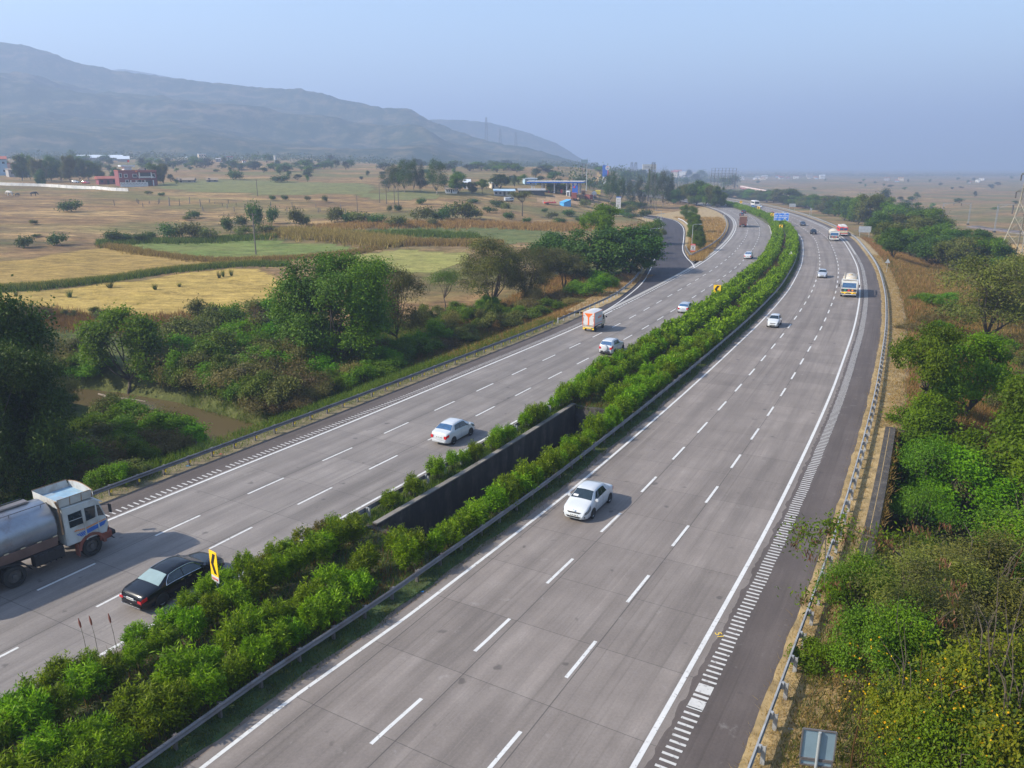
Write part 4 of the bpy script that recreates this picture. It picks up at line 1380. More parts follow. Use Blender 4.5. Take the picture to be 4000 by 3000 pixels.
    plate(root, -L / 2 - 0.012, 0, (0.72 if kind not in ('suv', 'hatch') else 0.52), -1, mat=plate_mat)
    # rear bumper line
    rb = MB()
    rb.bbox((-L / 2 - 0.004, 0, 0.40), (0.03, W * 0.66, 0.10 if not trim_low else 0.26), 0.03)
    rb.build("rear_bumper", M['black_trim' if trim_low else paint], root)
    if chrome:
        MB().box((-L / 2 - .018, 0, zr + 0.02), (0.02, W * .5, 0.035)).build("chrome_strip", M['chrome'], root)
        MB().box((-L / 2 - .018, 0, 0.34), (0.03, W * .72, 0.03)).build("chrome_strip", M['chrome'], root)
    if spare:
        sp = MB()
        sp.cyl((-L / 2 - 0.20, 0.05, 0.88), (-L / 2 + 0.02, 0.05, 0.88), 0.35, 0.36, 24)
        sp.cyl((-L / 2 - 0.23, 0.05, 0.88), (-L / 2 - 0.20, 0.05, 0.88), 0.29, 0.35, 24)
        sp.build("spare_wheel_cover", M[paint], root, True, 50)
    if rails:
        for s_ in (1, -1):
            MB().tube([S(x, 6.0, s_) + np.array([0, 0, .05 if 0.75 < x < 2.1 else 0.0]) for x in np.linspace(0.68, 2.2, 9)], 0.02, 5).build("roof_rail", M['silver_paint'], root)
    return root

def on_lane(c, q, toward):
    s_, o = c.near(q)
    t = c.tan(s_)
    return -t if toward else t

zC = lambda a, b_: P(*zm(a, b_, 2240, 1180, 7.54))
zH = lambda a, b_: P(*zm(a, b_, 2600, 1140, 4.424))
zV = lambda a, b_: P(*zm(a, b_, 3160, 1020, 9.217))
zW = lambda a, b_: P(*zm(a, b_, 3180, 860, 12.29))
zA = lambda a, b_, z=0: P(*zm(a, b_, 2500, 700, 2.212), z)
def rightof(t): return np.array([t[1], -t[0]])

h = np.array([-0.49, -0.872])
SX = car('sedan', "large white sedan with a white card behind its windscreen driving towards us", 'white_paint', np.array([4.75, 44.6]), h)
# card behind the windscreen and ornament on the grille
K_, xs_, ring_, S_ = car_surface('sedan')
p_ = S_(3.28, 6.9, -1)
MB().slab(p_ + np.array([-.02, 0, .035]), (0, 1, 0), (-.80, 0, .60), (.6, 0, .8), [(-.16, -.07), (.16, -.07), (.16, .07), (-.16, .07)], 0.006).build("windscreen_card", M['sign_white'], SX)
MB().slab((2.20, 0, .77), (0, 1, 0), (-.3, 0, 1), (1, 0, .2), [(-.05, -.05), (.05, -.05), (.05, .05), (-.05, .05)], 0.02).build("grille_badge", M['chrome'], SX)
h = np.array([0.495, 0.869])
car('notch', "white sedan with blue rear window driving away past the concrete pit", 'white_paint', np.array([-4.55, 57.6]), h, rear_glass='glass_blue')
limo_c = P(686, 2258, 0.55)
ht = on_lane(EC, limo_c, False)
car('limo', "glossy black limousine sedan with chrome window trim passing the nearest yellow chevron sign", 'black_paint', limo_c, ht, rear_glass='glass_pale', chrome=True)
q1, q2 = zC(1215, 1560), zC(1440, 1425)
t_ = (q2 - q1) / np.linalg.norm(q2 - q1)
t_ = on_lane(EC, q1, False)
car('suv', "small white SUV with a round spare wheel cover on its tailgate", 'white_paint', (q1 + q2) / 2 - rightof(t_) * 0.84, t_, rear_glass='glass_blue', spare=True, rails=True, trim_low=True, cat="suv")
q1, q2 = zH(410, 366), zH(478, 332)
t_ = on_lane(EC, q1, False)
car('hatch_mid', "silver hatchback with red tail lamps driving away beside the chevron sign", 'silver_paint', (q1 + q2) / 2 - rightof(t_) * 0.8, t_, rear_glass='glass_blue')
q1, q2 = zH(1940, 645), zH(1975, 592)
t_ = on_lane(RC, q1, True)
car('hatch', "small white hatchback coming towards us close to the median guardrail", 'white_paint', zH(1840, 625) + (-t_) * 1.7, t_)
q1, q2 = zV(290, 612), zV(625, 620)
t_ = on_lane(RC, q1, True)
car('hatch_mid', "silver hatchback coming towards us in the middle lane ahead of the white tanker", 'silver_paint', (q1 + q2) / 2 - t_ * 1.9, t_)
q = zA(928, 692)
t_ = on_lane(EC, q, False)
car('sedan', "white sedan driving away level with the gore nose", 'white_paint', q + t_ * 2.2, t_, rear_glass='glass_blue')
for a, b_, nm, pt, c_, tw, kd in [(1410, 403, "dark car coming towards us in the middle lane just past the blue sign", 'navy_paint', RC, True, 'hatch_mid'),
                                  (1500, 477, "black sedan coming towards us on the lane line before the tanker and the bus", 'black_paint', RC, True, 'sedan'),
                                  (880, 319, "dark car following right ahead of the brown cargo truck", 'navy_paint', EC, False, 'hatch_mid'),
                                  (898, 296, "black car farthest right of the two dark cars ahead of the brown truck", 'black_paint', EC, False, 'sedan'),
                                  (723, 231, "distant white car at the far bend under the dark trees", 'white_paint', EC, True, 'hatch_mid'),
                                  (1150, 311, "red car half hidden by the blue direction sign", 'red_paint', RC, True, 'hatch_mid'),
                                  (1257, 312, "white car mostly hidden behind the top edge of the blue sign", 'white_paint', RC, True, 'sedan'),
                                  (981, 249, "distant blue car beside the white pickup", 'blue_paint', RC, True, 'hatch_mid'),
                                  (1040, 250, "distant white pickup in front of the white bus", 'white_paint', RC, True, 'suv')]:
    q = zA(a, b_)
    t_ = on_lane(c_, q, tw)
    if nm.startswith("distant white car"):
        t_ = -t_
    car(kd, nm, pt, q + (t_ if not tw else -t_) * 1.6, t_, cat="car" if kd != 'suv' else "pickup")

# ---------------------------------------------------------------- trucks
M['tank_steel'] = plain("dull_steel_tank", (0.30, 0.32, 0.36), 0.34, 0.55, 0.14, 0.9, dirt=(0.17, 0.11, 0.085))
M['tank_low'] = plain("reddish_tank_side", (0.16, 0.10, 0.085), 0.75, 0.1, 0.25, 1.2)  # reddish brown for the slabs along the lower tank sides
M['tank_cream'] = plain("dusty_cream_tank", (0.50, 0.45, 0.37), 0.6, 0.1, 0.12, 1.0, dirt=(0.33, 0.29, 0.24))
M['cab_white'] = plain("dusty_white_cab", (0.43, 0.44, 0.43), 0.55, 0, 0.1, 1.6, dirt=(0.27, 0.22, 0.17))
M['cab_maroon'] = plain("faded_maroon_panel", (0.20, 0.055, 0.035), 0.7, 0, 0.2, 2, dirt=(0.13, 0.085, 0.06))
M['under'] = plain("greasy_chassis", (0.025, 0.022, 0.022), 0.85, 0, 0.3, 2)
M['rack_blue'] = plain("pale_blue_rack_floor", (0.20, 0.32, 0.42), 0.6, 0, 0.2, 1.5, dirt=(0.3, 0.26, 0.22))
M['rust'] = plain("rusty_edge", (0.22, 0.13, 0.07), 0.85, 0, 0.3, 4)
M['stripe_blue'] = plain("blue_stripe", (0.03, 0.12, 0.42), 0.5, 0, 0.1)
M['stripe_orange'] = plain("orange_stripe", (0.60, 0.20, 0.05), 0.5, 0, 0.1)
M['brown_wood'] = plain("brown_cargo_boards", (0.14, 0.085, 0.06), 0.85, 0, 0.25, 1.5)
M['cream'] = plain("cream_paint", (0.47, 0.39, 0.27), 0.5, 0, 0.08, 2)

def axle(root, x, track, r, dual=False, w=0.28):
    for s_ in (1, -1):
        wheel(root, x, s_ * (track - w / 2), r, w, M['steel_rim'], s_, True)
        if dual:
            wheel(root, x, s_ * (track - w * 1.7), r, w, M['steel_rim'], s_, True)

def tank_shell(x0, x1, zc, ry, rz, n=28, dome=0.22):
    mb = MB()
    xs = [x0, x0 + .03, x0 + .10, x0 + dome, x1 - dome, x1 - .10, x1 - .03, x1]
    ks = [0.0, .62, .88, 1, 1, .88, .62, 0.0]
    v, f = [], []
    for x, k in zip(xs, ks):
        for i in range(n):
            a = 2 * math.pi * i / n
            v.append((x, ry * max(k, .01) * math.cos(a), zc + rz * max(k, .01) * math.sin(a)))
    for j in range(len(xs) - 1):
        for i in range(n):
            f.append((j * n + i, j * n + (i + 1) % n, (j + 1) * n + (i + 1) % n, (j + 1) * n + i))
    return mb.add(v, f)

def tanker_near():
    fa, ra = np.array([-23.16, 38.24]), np.array([-25.13, 35.25])
    t_ = (fa - ra) / np.linalg.norm(fa - ra)
    c0 = fa - rightof(t_) * 1.13                      # front axle centre
    root = thing("tanker_truck", "old tanker truck with a dull steel tank, white cab with roof rack and maroon bumper", "tanker truck", (c0[0], c0[1], 0.008), math.atan2(t_[1], t_[0]))
    # front axle at x=0; cab from -1.15 to 1.0
    ch = MB()
    for s_ in (1, -1):
        ch.box((-3.3, s_ * .42, .92), (8.4, .10, .26))
    for x in (-6.8, -4.8, -2.4, -.6):
        ch.box((x, 0, .92), (.12, .80, .18))
    ch.build("chassis", M['under'], root)
    axle(root, 0, 1.17, .51)
    axle(root, -3.6, 1.2, .51, True)
    axle(root, -4.95, 1.2, .51, True)
    cab = MB()
    sec = [(-1.15, .95), (.80, .95), (.92, 1.30), (.86, 1.75), (.62, 2.62), (.42, 2.80), (-1.15, 2.86)]
    v = []
    for y, k in ((-1.20, 1), (-1.16, 1), (1.16, 1), (1.20, 1)):
        ins = .04 if abs(y) > 1.18 else 0
        for x, z in sec:
            ny = y * (1 - .05 * max(0, (z - 1.7)) / 1.1)
            v.append((x - (ins if x > 0 else -ins), ny, z - (ins if z > 1 else -ins)))
    n_ = len(sec)
    f = [(j * n_ + i, (j + 1) * n_ + i, (j + 1) * n_ + (i + 1) % n_, j * n_ + (i + 1) % n_) for j in range(3) for i in range(n_)]
    f += [tuple(range(n_)), tuple(range(4 * n_ - 1, 3 * n_ - 1, -1))]
    cab.add(v, f)
    cab.build("cab", M['cab_white'], root, True, 30)
    lo = MB()
    lo.bbox((.72, 0, .78), (.62, 2.36, .40), .06)
    for s_ in (1, -1):
        arch = [(.70 * math.cos(a), .70 * math.sin(a)) for a in np.linspace(0, math.pi, 14)]
        inn = [(.56 * math.cos(a), .56 * math.sin(a)) for a in np.linspace(math.pi, 0, 14)]
        lo.slab((0, s_ * 1.0, .52), (1, 0, 0), (0, 0, 1), (0, s_, 0), arch + inn, .25)
    lo.slab((.93, 0, 1.0), (0, 1, 0), (-.03, 0, 1), (1, 0, 0), [(-1.1, 0), (1.1, 0), (1.1, .68), (-1.1, .68)], .03)
    lo.build("maroon_panel", M['cab_maroon'], root)
    bm = MB().bbox((1.12, 0, .80), (.16, 2.4, .22), .05)
    bm.bar((.95, -1.18, .68), (1.1, -1.20, .52), .05)
    bm.build("front_bumper", M['under'], root)
    w = MB()
    w.slab((.868, 0, 1.76), (0, 1, 0), (-.268, 0, .963), (.963, 0, .268), [(-1.02, .03), (1.02, .03), (.96, .82), (-.96, .82)], .012)
    w.build("windscreen", M['glass'], root)
    for s_ in (1, -1):
        for poly, nm in (([(-.92, .10), (-.28, .12), (-.28, .78), (-.92, .76)], "side_window"), ([(-.12, .16), (.34, .20), (.40, .78), (-.12, .80)], "side_window"), ([(.46, .22), (.76, .16), (.60, .72), (.48, .78)], "side_window")):
            MB().slab((0, s_ * 1.193, 1.70), (1, 0, 0), (0, -s_ * .055, 1), (0, s_, .055), poly, .010).build(nm, M['glass'], root)
        fr = MB()
        for x in (-.22, .43):
            fr.slab((0, s_ * 1.193, 1.70), (1, 0, 0), (0, -s_ * .055, 1), (0, s_, .055), [(x - .03, -.75), (x + .03, -.75), (x + .03, .85), (x - .03, .85)], .014)
        for z0 in (.42,):
            fr.slab((0, s_ * 1.193, 1.70), (1, 0, 0), (0, -s_ * .055, 1), (0, s_, .055), [(-.92, z0), (-.28, z0), (-.28, z0 + .025), (-.92, z0 + .025)], .016)
        fr.build("door_frame", M['cab_white'], root)
        for mt, dy, pts in (('stripe_orange', .012, [(-.78, -.05), (-.25, -.10), (.82, .02), (.80, .06), (-.25, -.05), (-.70, .02)]), ('stripe_blue', .013, [(-.70, -.22), (-.45, -.40), (.70, -.22), (.84, -.02), (-.28, -.16)])):
            MB().slab((0, s_ * 1.2, 1.60), (1, 0, 0), (0, 0, 1), (0, s_, 0), pts, dy).build("painted_stripe", M[mt], root)
        gr = MB()
        for i in range(6):
            gr.bar((-.80 + i * .09, s_ * 1.216, 1.66 - .02 * i), (-.60 + i * .09, s_ * 1.216, 1.22), .012)
        gr.build("stripe_lines", M['sign_white'], root)
        mi = MB()
        mi.bar((.62, s_ * 1.18, 2.45), (.98, s_ * 1.42, 2.35), .025)
        mi.box((.98, s_ * 1.42, 2.18), (.05, .22, .42))
        mi.build("mirror", M['under'], root)
    # visor lip and roof rack
    MB().slab((.56, 0, 2.62), (0, 1, 0), (1, 0, -.55), (.4, 0, .8), [(-1.12, 0), (1.12, 0), (1.05, .28), (-1.05, .28)], .04).build("sun_visor", M['cab_white'], root)
    fl = MB().box((-.42, 0, 2.93), (1.75, 2.1, .04))
    fl.box((-.95, 0, 3.0), (.65, 1.3, .1))
    fl.build("rack_floor", M['rack_blue'], root)
    rk = MB()
    for s_ in (1, -1):
        rk.slab((-1.30, s_ * 1.07, 2.90), (1, 0, 0), (0, s_ * .18, 1), (0, s_, 0), [(0, 0), (1.75, 0), (1.62, .40), (0, .40)], .02)
    rk.slab((.44, 0, 2.90), (0, 1, 0), (-.1, 0, 1), (1, 0, .1), [(-1.08, 0), (1.08, 0), (1.12, .34)] + [(y, .34 + .14 * math.cos(y / 1.12 * math.pi / 2)) for y in (.75, .35, 0, -.35, -.75)] + [(-1.12, .34)], .02)
    rk.slab((-1.31, 0, 2.90), (0, 1, 0), (0, 0, 1), (1, 0, 0), [(-1.1, 0), (1.1, 0), (1.1, .36), (-1.1, .36)], .02)
    rk.build("roof_rack", M['cab_white'], root)
    ru = MB()
    for s_ in (1, -1):
        ru.tube([(-1.3, s_ * 1.145, 3.30), (.30, s_ * 1.145, 3.30)], .022, 5)
        for x in (-1.25, -.7, -.15, .36):
            ru.bar((x, s_ * 1.095, 2.90), (x, s_ * 1.155, 3.3), .04)
    ru.tube([(.42, y, 3.24 + .14 * math.cos(y / 1.12 * math.pi / 2)) for y in np.linspace(-1.12, 1.12, 9)], .022, 5)
    ru.build("rack_rail", M['rust'], root)
    # tank
    tk = tank_shell(-7.9, -1.32, 2.14, 1.22, 1.06)
    tk.build("tank", M['tank_steel'], root, True, 60)
    sk = MB()
    for s_ in (1, -1):
        sk.slab((-7.7, s_ * 1.14, 1.66), (1, 0, 0), (0, -s_ * .30, -.95), (0, s_, 0), [(0, 0), (6.2, 0), (6.2, .55), (0, .55)], .03)
    sk.build("tank_skirt", M['tank_low'], root)
    st = MB()
    for s_ in (1, -1):
        for i in range(9):
            st.box((-7.4 + i * .72, s_ * 1.185, 1.69), (.20, .03, .05), 0)
    st.build("reflector_strip", M['cream'], root)
    wk = MB()
    wk.box((-4.8, .25, 3.24), (5.6, .55, .035))
    for s_ in (-.05, .55):
        wk.tube([(-7.6, s_, 3.30), (-2.1, s_, 3.30)], .02, 5)
    wk.tube([(-7.6, -.62, 3.18), (-1.5, -.62, 3.18)], .018, 5)
    for i in range(5):
        wk.bar((-7.4 + i * 1.4, -.62, 2.96), (-7.4 + i * 1.4, -.62, 3.18), .03)
    wk.build("walkway", M['galv_dark'], root)
    pp = MB().tube([(-1.25, -1.12, 1.6), (-1.25, -1.10, 2.9), (-1.35, -1.08, 3.25)], .05, 8)
    pp.tube([(-1.22, .9, 1.9), (-1.22, .9, 3.05)], .05, 8)
    pp.build("exhaust_stack", M['rust'], root)
    ft = MB()
    for s_ in (1, -1):
        ft.bbox((-2.0, s_ * .98, .82), (1.35, .42, .58), .09)
        for i in range(5):
            ft.box((-2.5 + i * .25, s_ * .98, .82), (.035, .45, .60))
    ft.build("fuel_tank", M['under'], root)
    mg = MB()
    for s_ in (1, -1):
        arc = [(-4.27 + 1.42 * math.cos(a), .52 + .66 * math.sin(a)) for a in np.linspace(0.05, math.pi - .05, 14)]
        mg.slab((0, s_ * .62, 0), (1, 0, 0), (0, 0, 1), (0, s_, 0), arc + [(x, z - .035) for x, z in arc[::-1]], .60)
    mg.build("mudguard", M['under'], root)
    mf = MB()
    for s_ in (1, -1):
        mf.box((-.66, s_ * 1.02, .55), (.03, .36, .62))
    mf.build("mudflap", M['cab_maroon'], root)
    root.scale = (1.1, 1.1, 1.14)
    root.location.x += t_[0] * .35
    root.location.y += t_[1] * .35
    return root
tanker_near()

def cab_front(root, W, zt, x1, L, paint, low, screen=(1.55, 2.35), zb=.55):
    """flat-faced lorry cab, front at x1"""
    h_ = W / 2
    sec = [(x1 - L, zb), (x1 - .05, zb), (x1, zb + .3), (x1 - .03, screen[0]), (x1 - .22, screen[1]), (x1 - .38, zt), (x1 - L, zt)]
    cb = MB().slab((0, h_, 0), (1, 0, 0), (0, 0, 1), (0, -1, 0), sec, W)
    cb.build("cab", M[paint], root)
    MB().slab((x1 - .027, 0, screen[0] + .03), (0, 1, 0), (-.19, 0, screen[1] - screen[0]), (1, 0, .2), [(-h_ * .86, 0), (h_ * .86, 0), (h_ * .82, .95), (-h_ * .82, .95)], .015).build("windscreen", M['glass_blue'], root)
    for s_ in (1, -1):
        MB().slab((x1, s_ * (h_ - .004), screen[0]), (1, 0, 0), (0, 0, 1), (0, s_, 0), [(-L * .62, .02), (-.16, .02), (-.30, screen[1] - screen[0]), (-L * .62, screen[1] - screen[0])], .012).build("side_window", M['glass'], root)
        mi = MB()
        mi.bar((x1 - .2, s_ * h_, screen[1]), (x1 + .12, s_ * (h_ + .26), screen[1]), .03)
        mi.box((x1 + .12, s_ * (h_ + .28), screen[0] + .38), (.06, .18, .5))
        mi.build("mirror", M['black_trim'], root)
        MB().box((x1 + .012, s_ * h_ * .76, zb + .42), (.05, W * .12, .16)).build("headlight", M['clear_lamp'], root)
    MB().bbox((x1 + .03, 0, zb + .05), (.16, W * 1.0, .26), .04).build("front_bumper", M[low], root)

def tanker_front(label, q, t_, tank, dome, tri):
    root = thing("tanker_truck", label, "tanker truck", (q[0], q[1], 0.008), math.atan2(t_[1], t_[0]))
    MB().box((-4.2, 0, .85), (7.6, .95, .28)).build("chassis", M['under'], root)
    axle(root, -1.0, 1.2, .5)
    axle(root, -4.9, 1.2, .5, True)
    axle(root, -6.3, 1.2, .5, True)
    cab_front(root, 2.44, 2.75, 0, 1.9, 'cab_white', 'black_trim' if tri else 'sign_white')
    g = MB().box((.012, 0, 1.18), (.04, 2.28, .38))
    g.build("grille", M['black_trim'], root)
    sgn = []
    if tri:
        sgn = [('stripe_orange', -.55, [(0, .2), (-.18, 0), (0, -.2), (.18, 0)]), ('sign_red', 0, [(-.22, -.17), (.22, -.17), (0, .2)]), ('green_mark', .55, [(0, .2), (-.18, 0), (0, -.2), (.18, 0)])]
    else:
        sgn = [('sign_red', -.5, [(0, .2), (-.22, 0), (0, -.2), (.22, 0)]), ('sign_red', .5, [(0, .2), (-.22, 0), (0, -.2), (.22, 0)])]
    for mt, y, poly in sgn:
        MB().slab((.034, -y, 1.18), (0, -1, 0), (0, 0, 1), (1, 0, 0), poly, .012).build("warning_mark", M[mt], root)
    if tri:
        MB().box((.10, 0, .80), (.05, 2.2, .14)).build("yellow_band", M['sign_yellow'], root)
        for s_ in (1, -1):
            MB().cyl((.12, s_ * .55, .72), (.2, s_ * .55, .72), .12, n=12).build("fog_lamp", M['sign_yellow'], root)
        MB().box((.12, 0, .52), (.06, 2.3, .10)).build("bumper_bar", M['sign_white'], root)
    plate(root, .13, 0, .80, 1, .55, .13, 'yellow_plate')
    MB().slab((-.42, 0, 2.72), (0, 1, 0), (.9, 0, .25), (-.25, 0, .9), [(-1.1, 0), (1.1, 0), (1.0, .2), (-1.0, .2)], .05).build("sun_visor", M['cream' if tri else 'cab_white'], root)
    tank_shell(-8.2, -2.05, 2.1, 1.2, .95).build("tank", M[tank], root, True, 60)
    if dome:
        wk = MB()
        for s_ in (1, -1):
            wk.box((-5.0, s_ * .95, 2.98), (6.0, .06, .22))
        wk.cyl((-5, 0, 2.95), (-5, 0, 3.22), .35, n=14)
        wk.build("walkway", M['cream'], root)
    MB().bbox((-3.2, 1.0, .8), (1.2, .4, .5), .06).build("fuel_tank", M['under'], root)
    return root
M['green_mark'] = plain("green_sign_face", (0.01, 0.22, 0.14), 0.5, 0, 0.06)
q = (zV(1130, 1318) + zV(1672, 1325)) / 2
t_ = on_lane(RC, q, True)
tanker_front("white tanker truck with orange, red and green hazard signs on its black grille", q - t_ * 0.3, t_, 'tank_cream', True, True)
q = (zW(745, 1012) + zW(1165, 1015)) / 2
t_ = on_lane(RC, q, True)
tanker_front("white cabbed tanker with a bulky grey tank and two red hazard signs beside the bus", q - t_ * 0.3, t_, 'tank_cream', False, False)

# red and white lorry/bus on the shoulder
q = (zW(1240, 772) + zW(1530, 780)) / 2
t_ = on_lane(RC, q, True)
root = thing("bus", "red and white painted bus with a loaded roof standing on the shoulder", "bus", (q[0], q[1], 0.008), math.atan2(t_[1], t_[0]))
MB().bbox((-3.6, 0, 1.62), (7.2, 2.4, 2.1), .14).build("body", M['sign_red'], root)
MB().bbox((.02, 0, 1.32), (.08, 2.3, .75), .1).build("front_panel", M['cream'], root)
MB().box((.075, 0, 1.02), (.03, 2.0, .10)).build("green_band", M['green_mark'], root)
for s_ in (1, -1):
    MB().box((.02, s_ * .56, 2.12), (.05, .98, .68)).build("windscreen", M['glass_blue'], root)
    for i in range(4):
        MB().box((-1.3 - i * 1.45, s_ * 1.205, 2.1), (1.15, .02, .6)).build("side_window", M['glass'], root)
    MB().box((.07, s_ * .85, 1.0), (.05, .22, .16)).build("headlight", M['clear_lamp'], root)
ld = MB()
rr = random.Random(4)
for i in range(16):
    ld.bbox((-6.6 + (i % 8) * .85 + rr.uniform(-.1, .1), (-.5 if i < 8 else .5), 2.90 + rr.uniform(-.05, .12)), (.8, .95, .5), .14)
ld.build("roof_load", M['sign_white'], root)
MB().bbox((.05, 0, .62), (.16, 2.4, .2), .04).build("front_bumper", M['sign_white'], root)
plate(root, .14, 0, .64, 1)
axle(root, -1.0, 1.15, .48)
axle(root, -5.2, 1.15, .48, True)

# small orange and white box van
q1, q2 = zC(690, 855), zC(866, 770)
t_ = on_lane(EC, q1, False)
q = (q1 + q2) / 2 - rightof(t_) * .80
root = thing("delivery_truck", "small delivery truck with white rear doors and an orange funnel shape between them", "delivery truck", (q[0], q[1], 0.008), math.atan2(t_[1], t_[0]))
MB().box((-.1, 0, .55), (3.9, .9, .18)).build("chassis", M['under'], root)
W_, x0, x1 = 1.62, -2.05, .75
bx = MB().slab((x0, 0, .78), (0, 1, 0), (0, 0, 1), (1, 0, 0), [(-W_/2, 0), (W_/2, 0), (W_/2, 1.72)] + [(y, 1.72 + .16 * math.cos(y / W_ * math.pi)) for y in np.linspace(W_/2, -W_/2, 9)[1:-1]] + [(-W_/2, 1.72)], x1 - x0)
bx.build("cargo_box", M['sign_white'], root)
tr = MB()
for s_ in (1, -1):
    tr.box(((x0 + x1) / 2, s_ * (W_/2 + .006), 2.48), (x1 - x0, .02, .07))
    tr.box(((x0 + x1) / 2, s_ * (W_/2 + .006), 1.02), (x1 - x0, .02, .05))
    tr.box((x0 - .004, s_ * (W_/2 - .03), 1.62), (.03, .07, 1.7))
tr.build("box_trim", M['orange'], root)
MB().slab((x0 - .002, 0, .80), (0, -1, 0), (0, 0, 1), (-1, 0, 0), [(-.16, .10), (.16, .10), (.09, .20), (.09, 1.10), (.58, 1.60), (-.58, 1.60), (-.09, 1.10), (-.09, .20)], .014).build("orange_funnel", M['orange'], root)
hg = MB()
for s_ in (1, -1):
    for z in (1.0, 1.3 + .78, ):
        hg.box((x0 - .012, s_ * (W_/2 - .14), z), (.03, .24, .025))
    hg.box((x0 - .012, s_ * (W_/2 - .10), 1.6), (.025, .03, .45))
hg.box((x0 - .012, 0, .86), (.03, W_, .03))
hg.build("door_hinge", M['black_trim'], root)
MB().slab((-.2, -W_/2 - .004, 1.62), (1, 0, 0), (0, 0, 1), (0, -1, 0), [(-.62, .0), (.58, .06), (.58, .34), (-.62, .24)], .010).build("orange_side_panel", M['orange'], root)
lt = MB()
for i in range(6):
    lt.box((-.62 + i * .17, -W_/2 - .016, 1.78 + i * .010), (.10, .006, .12))
lt.build("lettering", M['sign_white'], root)
cbm = MB().slab((0, .76, 0), (1, 0, 0), (0, 0, 1), (0, -1, 0), [(.80, .5), (1.98, .5), (2.03, .9), (1.95, 1.12), (1.52, 1.82), (1.40, 1.90), (.80, 1.92)], 1.52)
cbm.build("cab", M['cream'], root)
for s_ in (1, -1):
    MB().slab((0, s_ * .762, 0), (1, 0, 0), (0, 0, 1), (0, s_, 0), [(1.0, 1.18), (1.72, 1.18), (1.42, 1.78), (1.0, 1.8)], .012).build("side_window", M['glass'], root)
    mi = MB()
    mi.bar((1.62, s_ * .76, 1.45), (1.75, s_ * .95, 1.45), .03)
    mi.box((1.75, s_ * .98, 1.45), (.06, .16, .22))
    mi.build("mirror", M['black_trim'], root)
    MB().box((x0 + .02, s_ * .62, .42), (.03, .26, .26)).build("mudflap", M['yellow_refl'], root)
    MB().box((x0 - .02, s_ * .62, .70), (.04, .24, .10)).build("tail_light", M['red_lamp'], root)
    for x in (-1.35, 1.25):
        wheel(root, x, s_ * .68, .29, .18, M['steel_rim'], s_, True)
MB().slab((1.94, 0, 1.15), (0, 1, 0), (-.52, 0, .85), (.85, 0, .52), [(-.64, 0), (.64, 0), (.6, .74), (-.6, .74)], .012).build("windscreen", M['glass'], root)
MB().bbox((x0 - .04, 0, .66), (.10, 1.5, .16), .03).build("rear_bumper", M['cream'], root)
MB().box((x0 - .06, 0, .52), (.08, .9, .12)).build("step_bar", M['yellow_refl'], root)

# tall brown cargo truck
q = zA(887, 417)
t_ = on_lane(EC, q, False)
root = thing("cargo_truck", "tall brown cargo truck seen from behind with slatted tail boards", "truck", (q[0] + t_[0] * .2, q[1] + t_[1] * .2, 0.008), math.atan2(t_[1], t_[0]))
MB().box((4, 0, .95), (8.6, .9, .28)).build("chassis", M['under'], root)
bd = MB().box((3.4, 0, 2.42), (6.8, 2.4, 2.5))
bd.build("cargo_body", M['brown_wood'], root)
sl = MB()
for i in range(9):
    sl.box((-.02, 0, 1.25 + i * .27), (.05, 2.40, .05))
for y in (-1.17, -.40, .40, 1.17):
    sl.box((-.04, y, 2.40), (.06, .09, 2.5))
for s_ in (1, -1):
    for i in range(8):
        sl.box((.2 + i * .9, s_ * 1.215, 2.4), (.09, .06, 2.5))
sl.build("tail_slats", M['cab_maroon'], root)
MB().box((-.03, 0, 3.70), (.08, 2.5, .09)).build("top_rail", M['cream'], root)
MB().box((-.02, 0, .95), (.08, 2.3, .22)).build("tail_beam", M['cab_maroon'], root)
for s_ in (1, -1):
    MB().box((-.07, s_ * .9, .95), (.04, .3, .13)).build("tail_light", M['red_lamp'], root)
cab_front(root, 2.4, 2.7, 9.0, 1.9, 'cab_white', 'black_trim')
axle(root, 1.2, 1.18, .5, True)
axle(root, 2.5, 1.18, .5, True)
axle(root, 7.9, 1.18, .5)

# distant white bus
q = zA(1008, 238)
t_ = on_lane(RC, q, True)
root = thing("bus", "distant white coach leading the far traffic round the bend", "bus", (q[0], q[1], 0.008), math.atan2(t_[1], t_[0]))
MB().bbox((-4.6, 0, 1.75), (9.2, 2.5, 2.6), .3).build("body", M['sign_white'], root)
MB().box((.02, 0, 2.05), (.06, 2.2, 1.0)).build("windscreen", M['glass'], root)
for s_ in (1, -1):
    MB().box((-4.8, s_ * 1.26, 2.1), (7.6, .02, .7)).build("side_window", M['glass'], root)
    MB().box((.02, s_ * .9, .9), (.06, .3, .2)).build("headlight", M['clear_lamp'], root)
axle(root, -1.8, 1.2, .48)
axle(root, -6.6, 1.2, .48, True)
# ---------------------------------------------------------------- signs
def sign_root(name, label, cat, px, py, z=0.0, face=None, group=None):
    q = P(px, py, z)
    d = face if face is not None else np.array([-q[0], -q[1]])
    return thing(name, label, cat, (q[0], q[1], z), math.atan2(d[1], d[0]), group)        # +x is the front

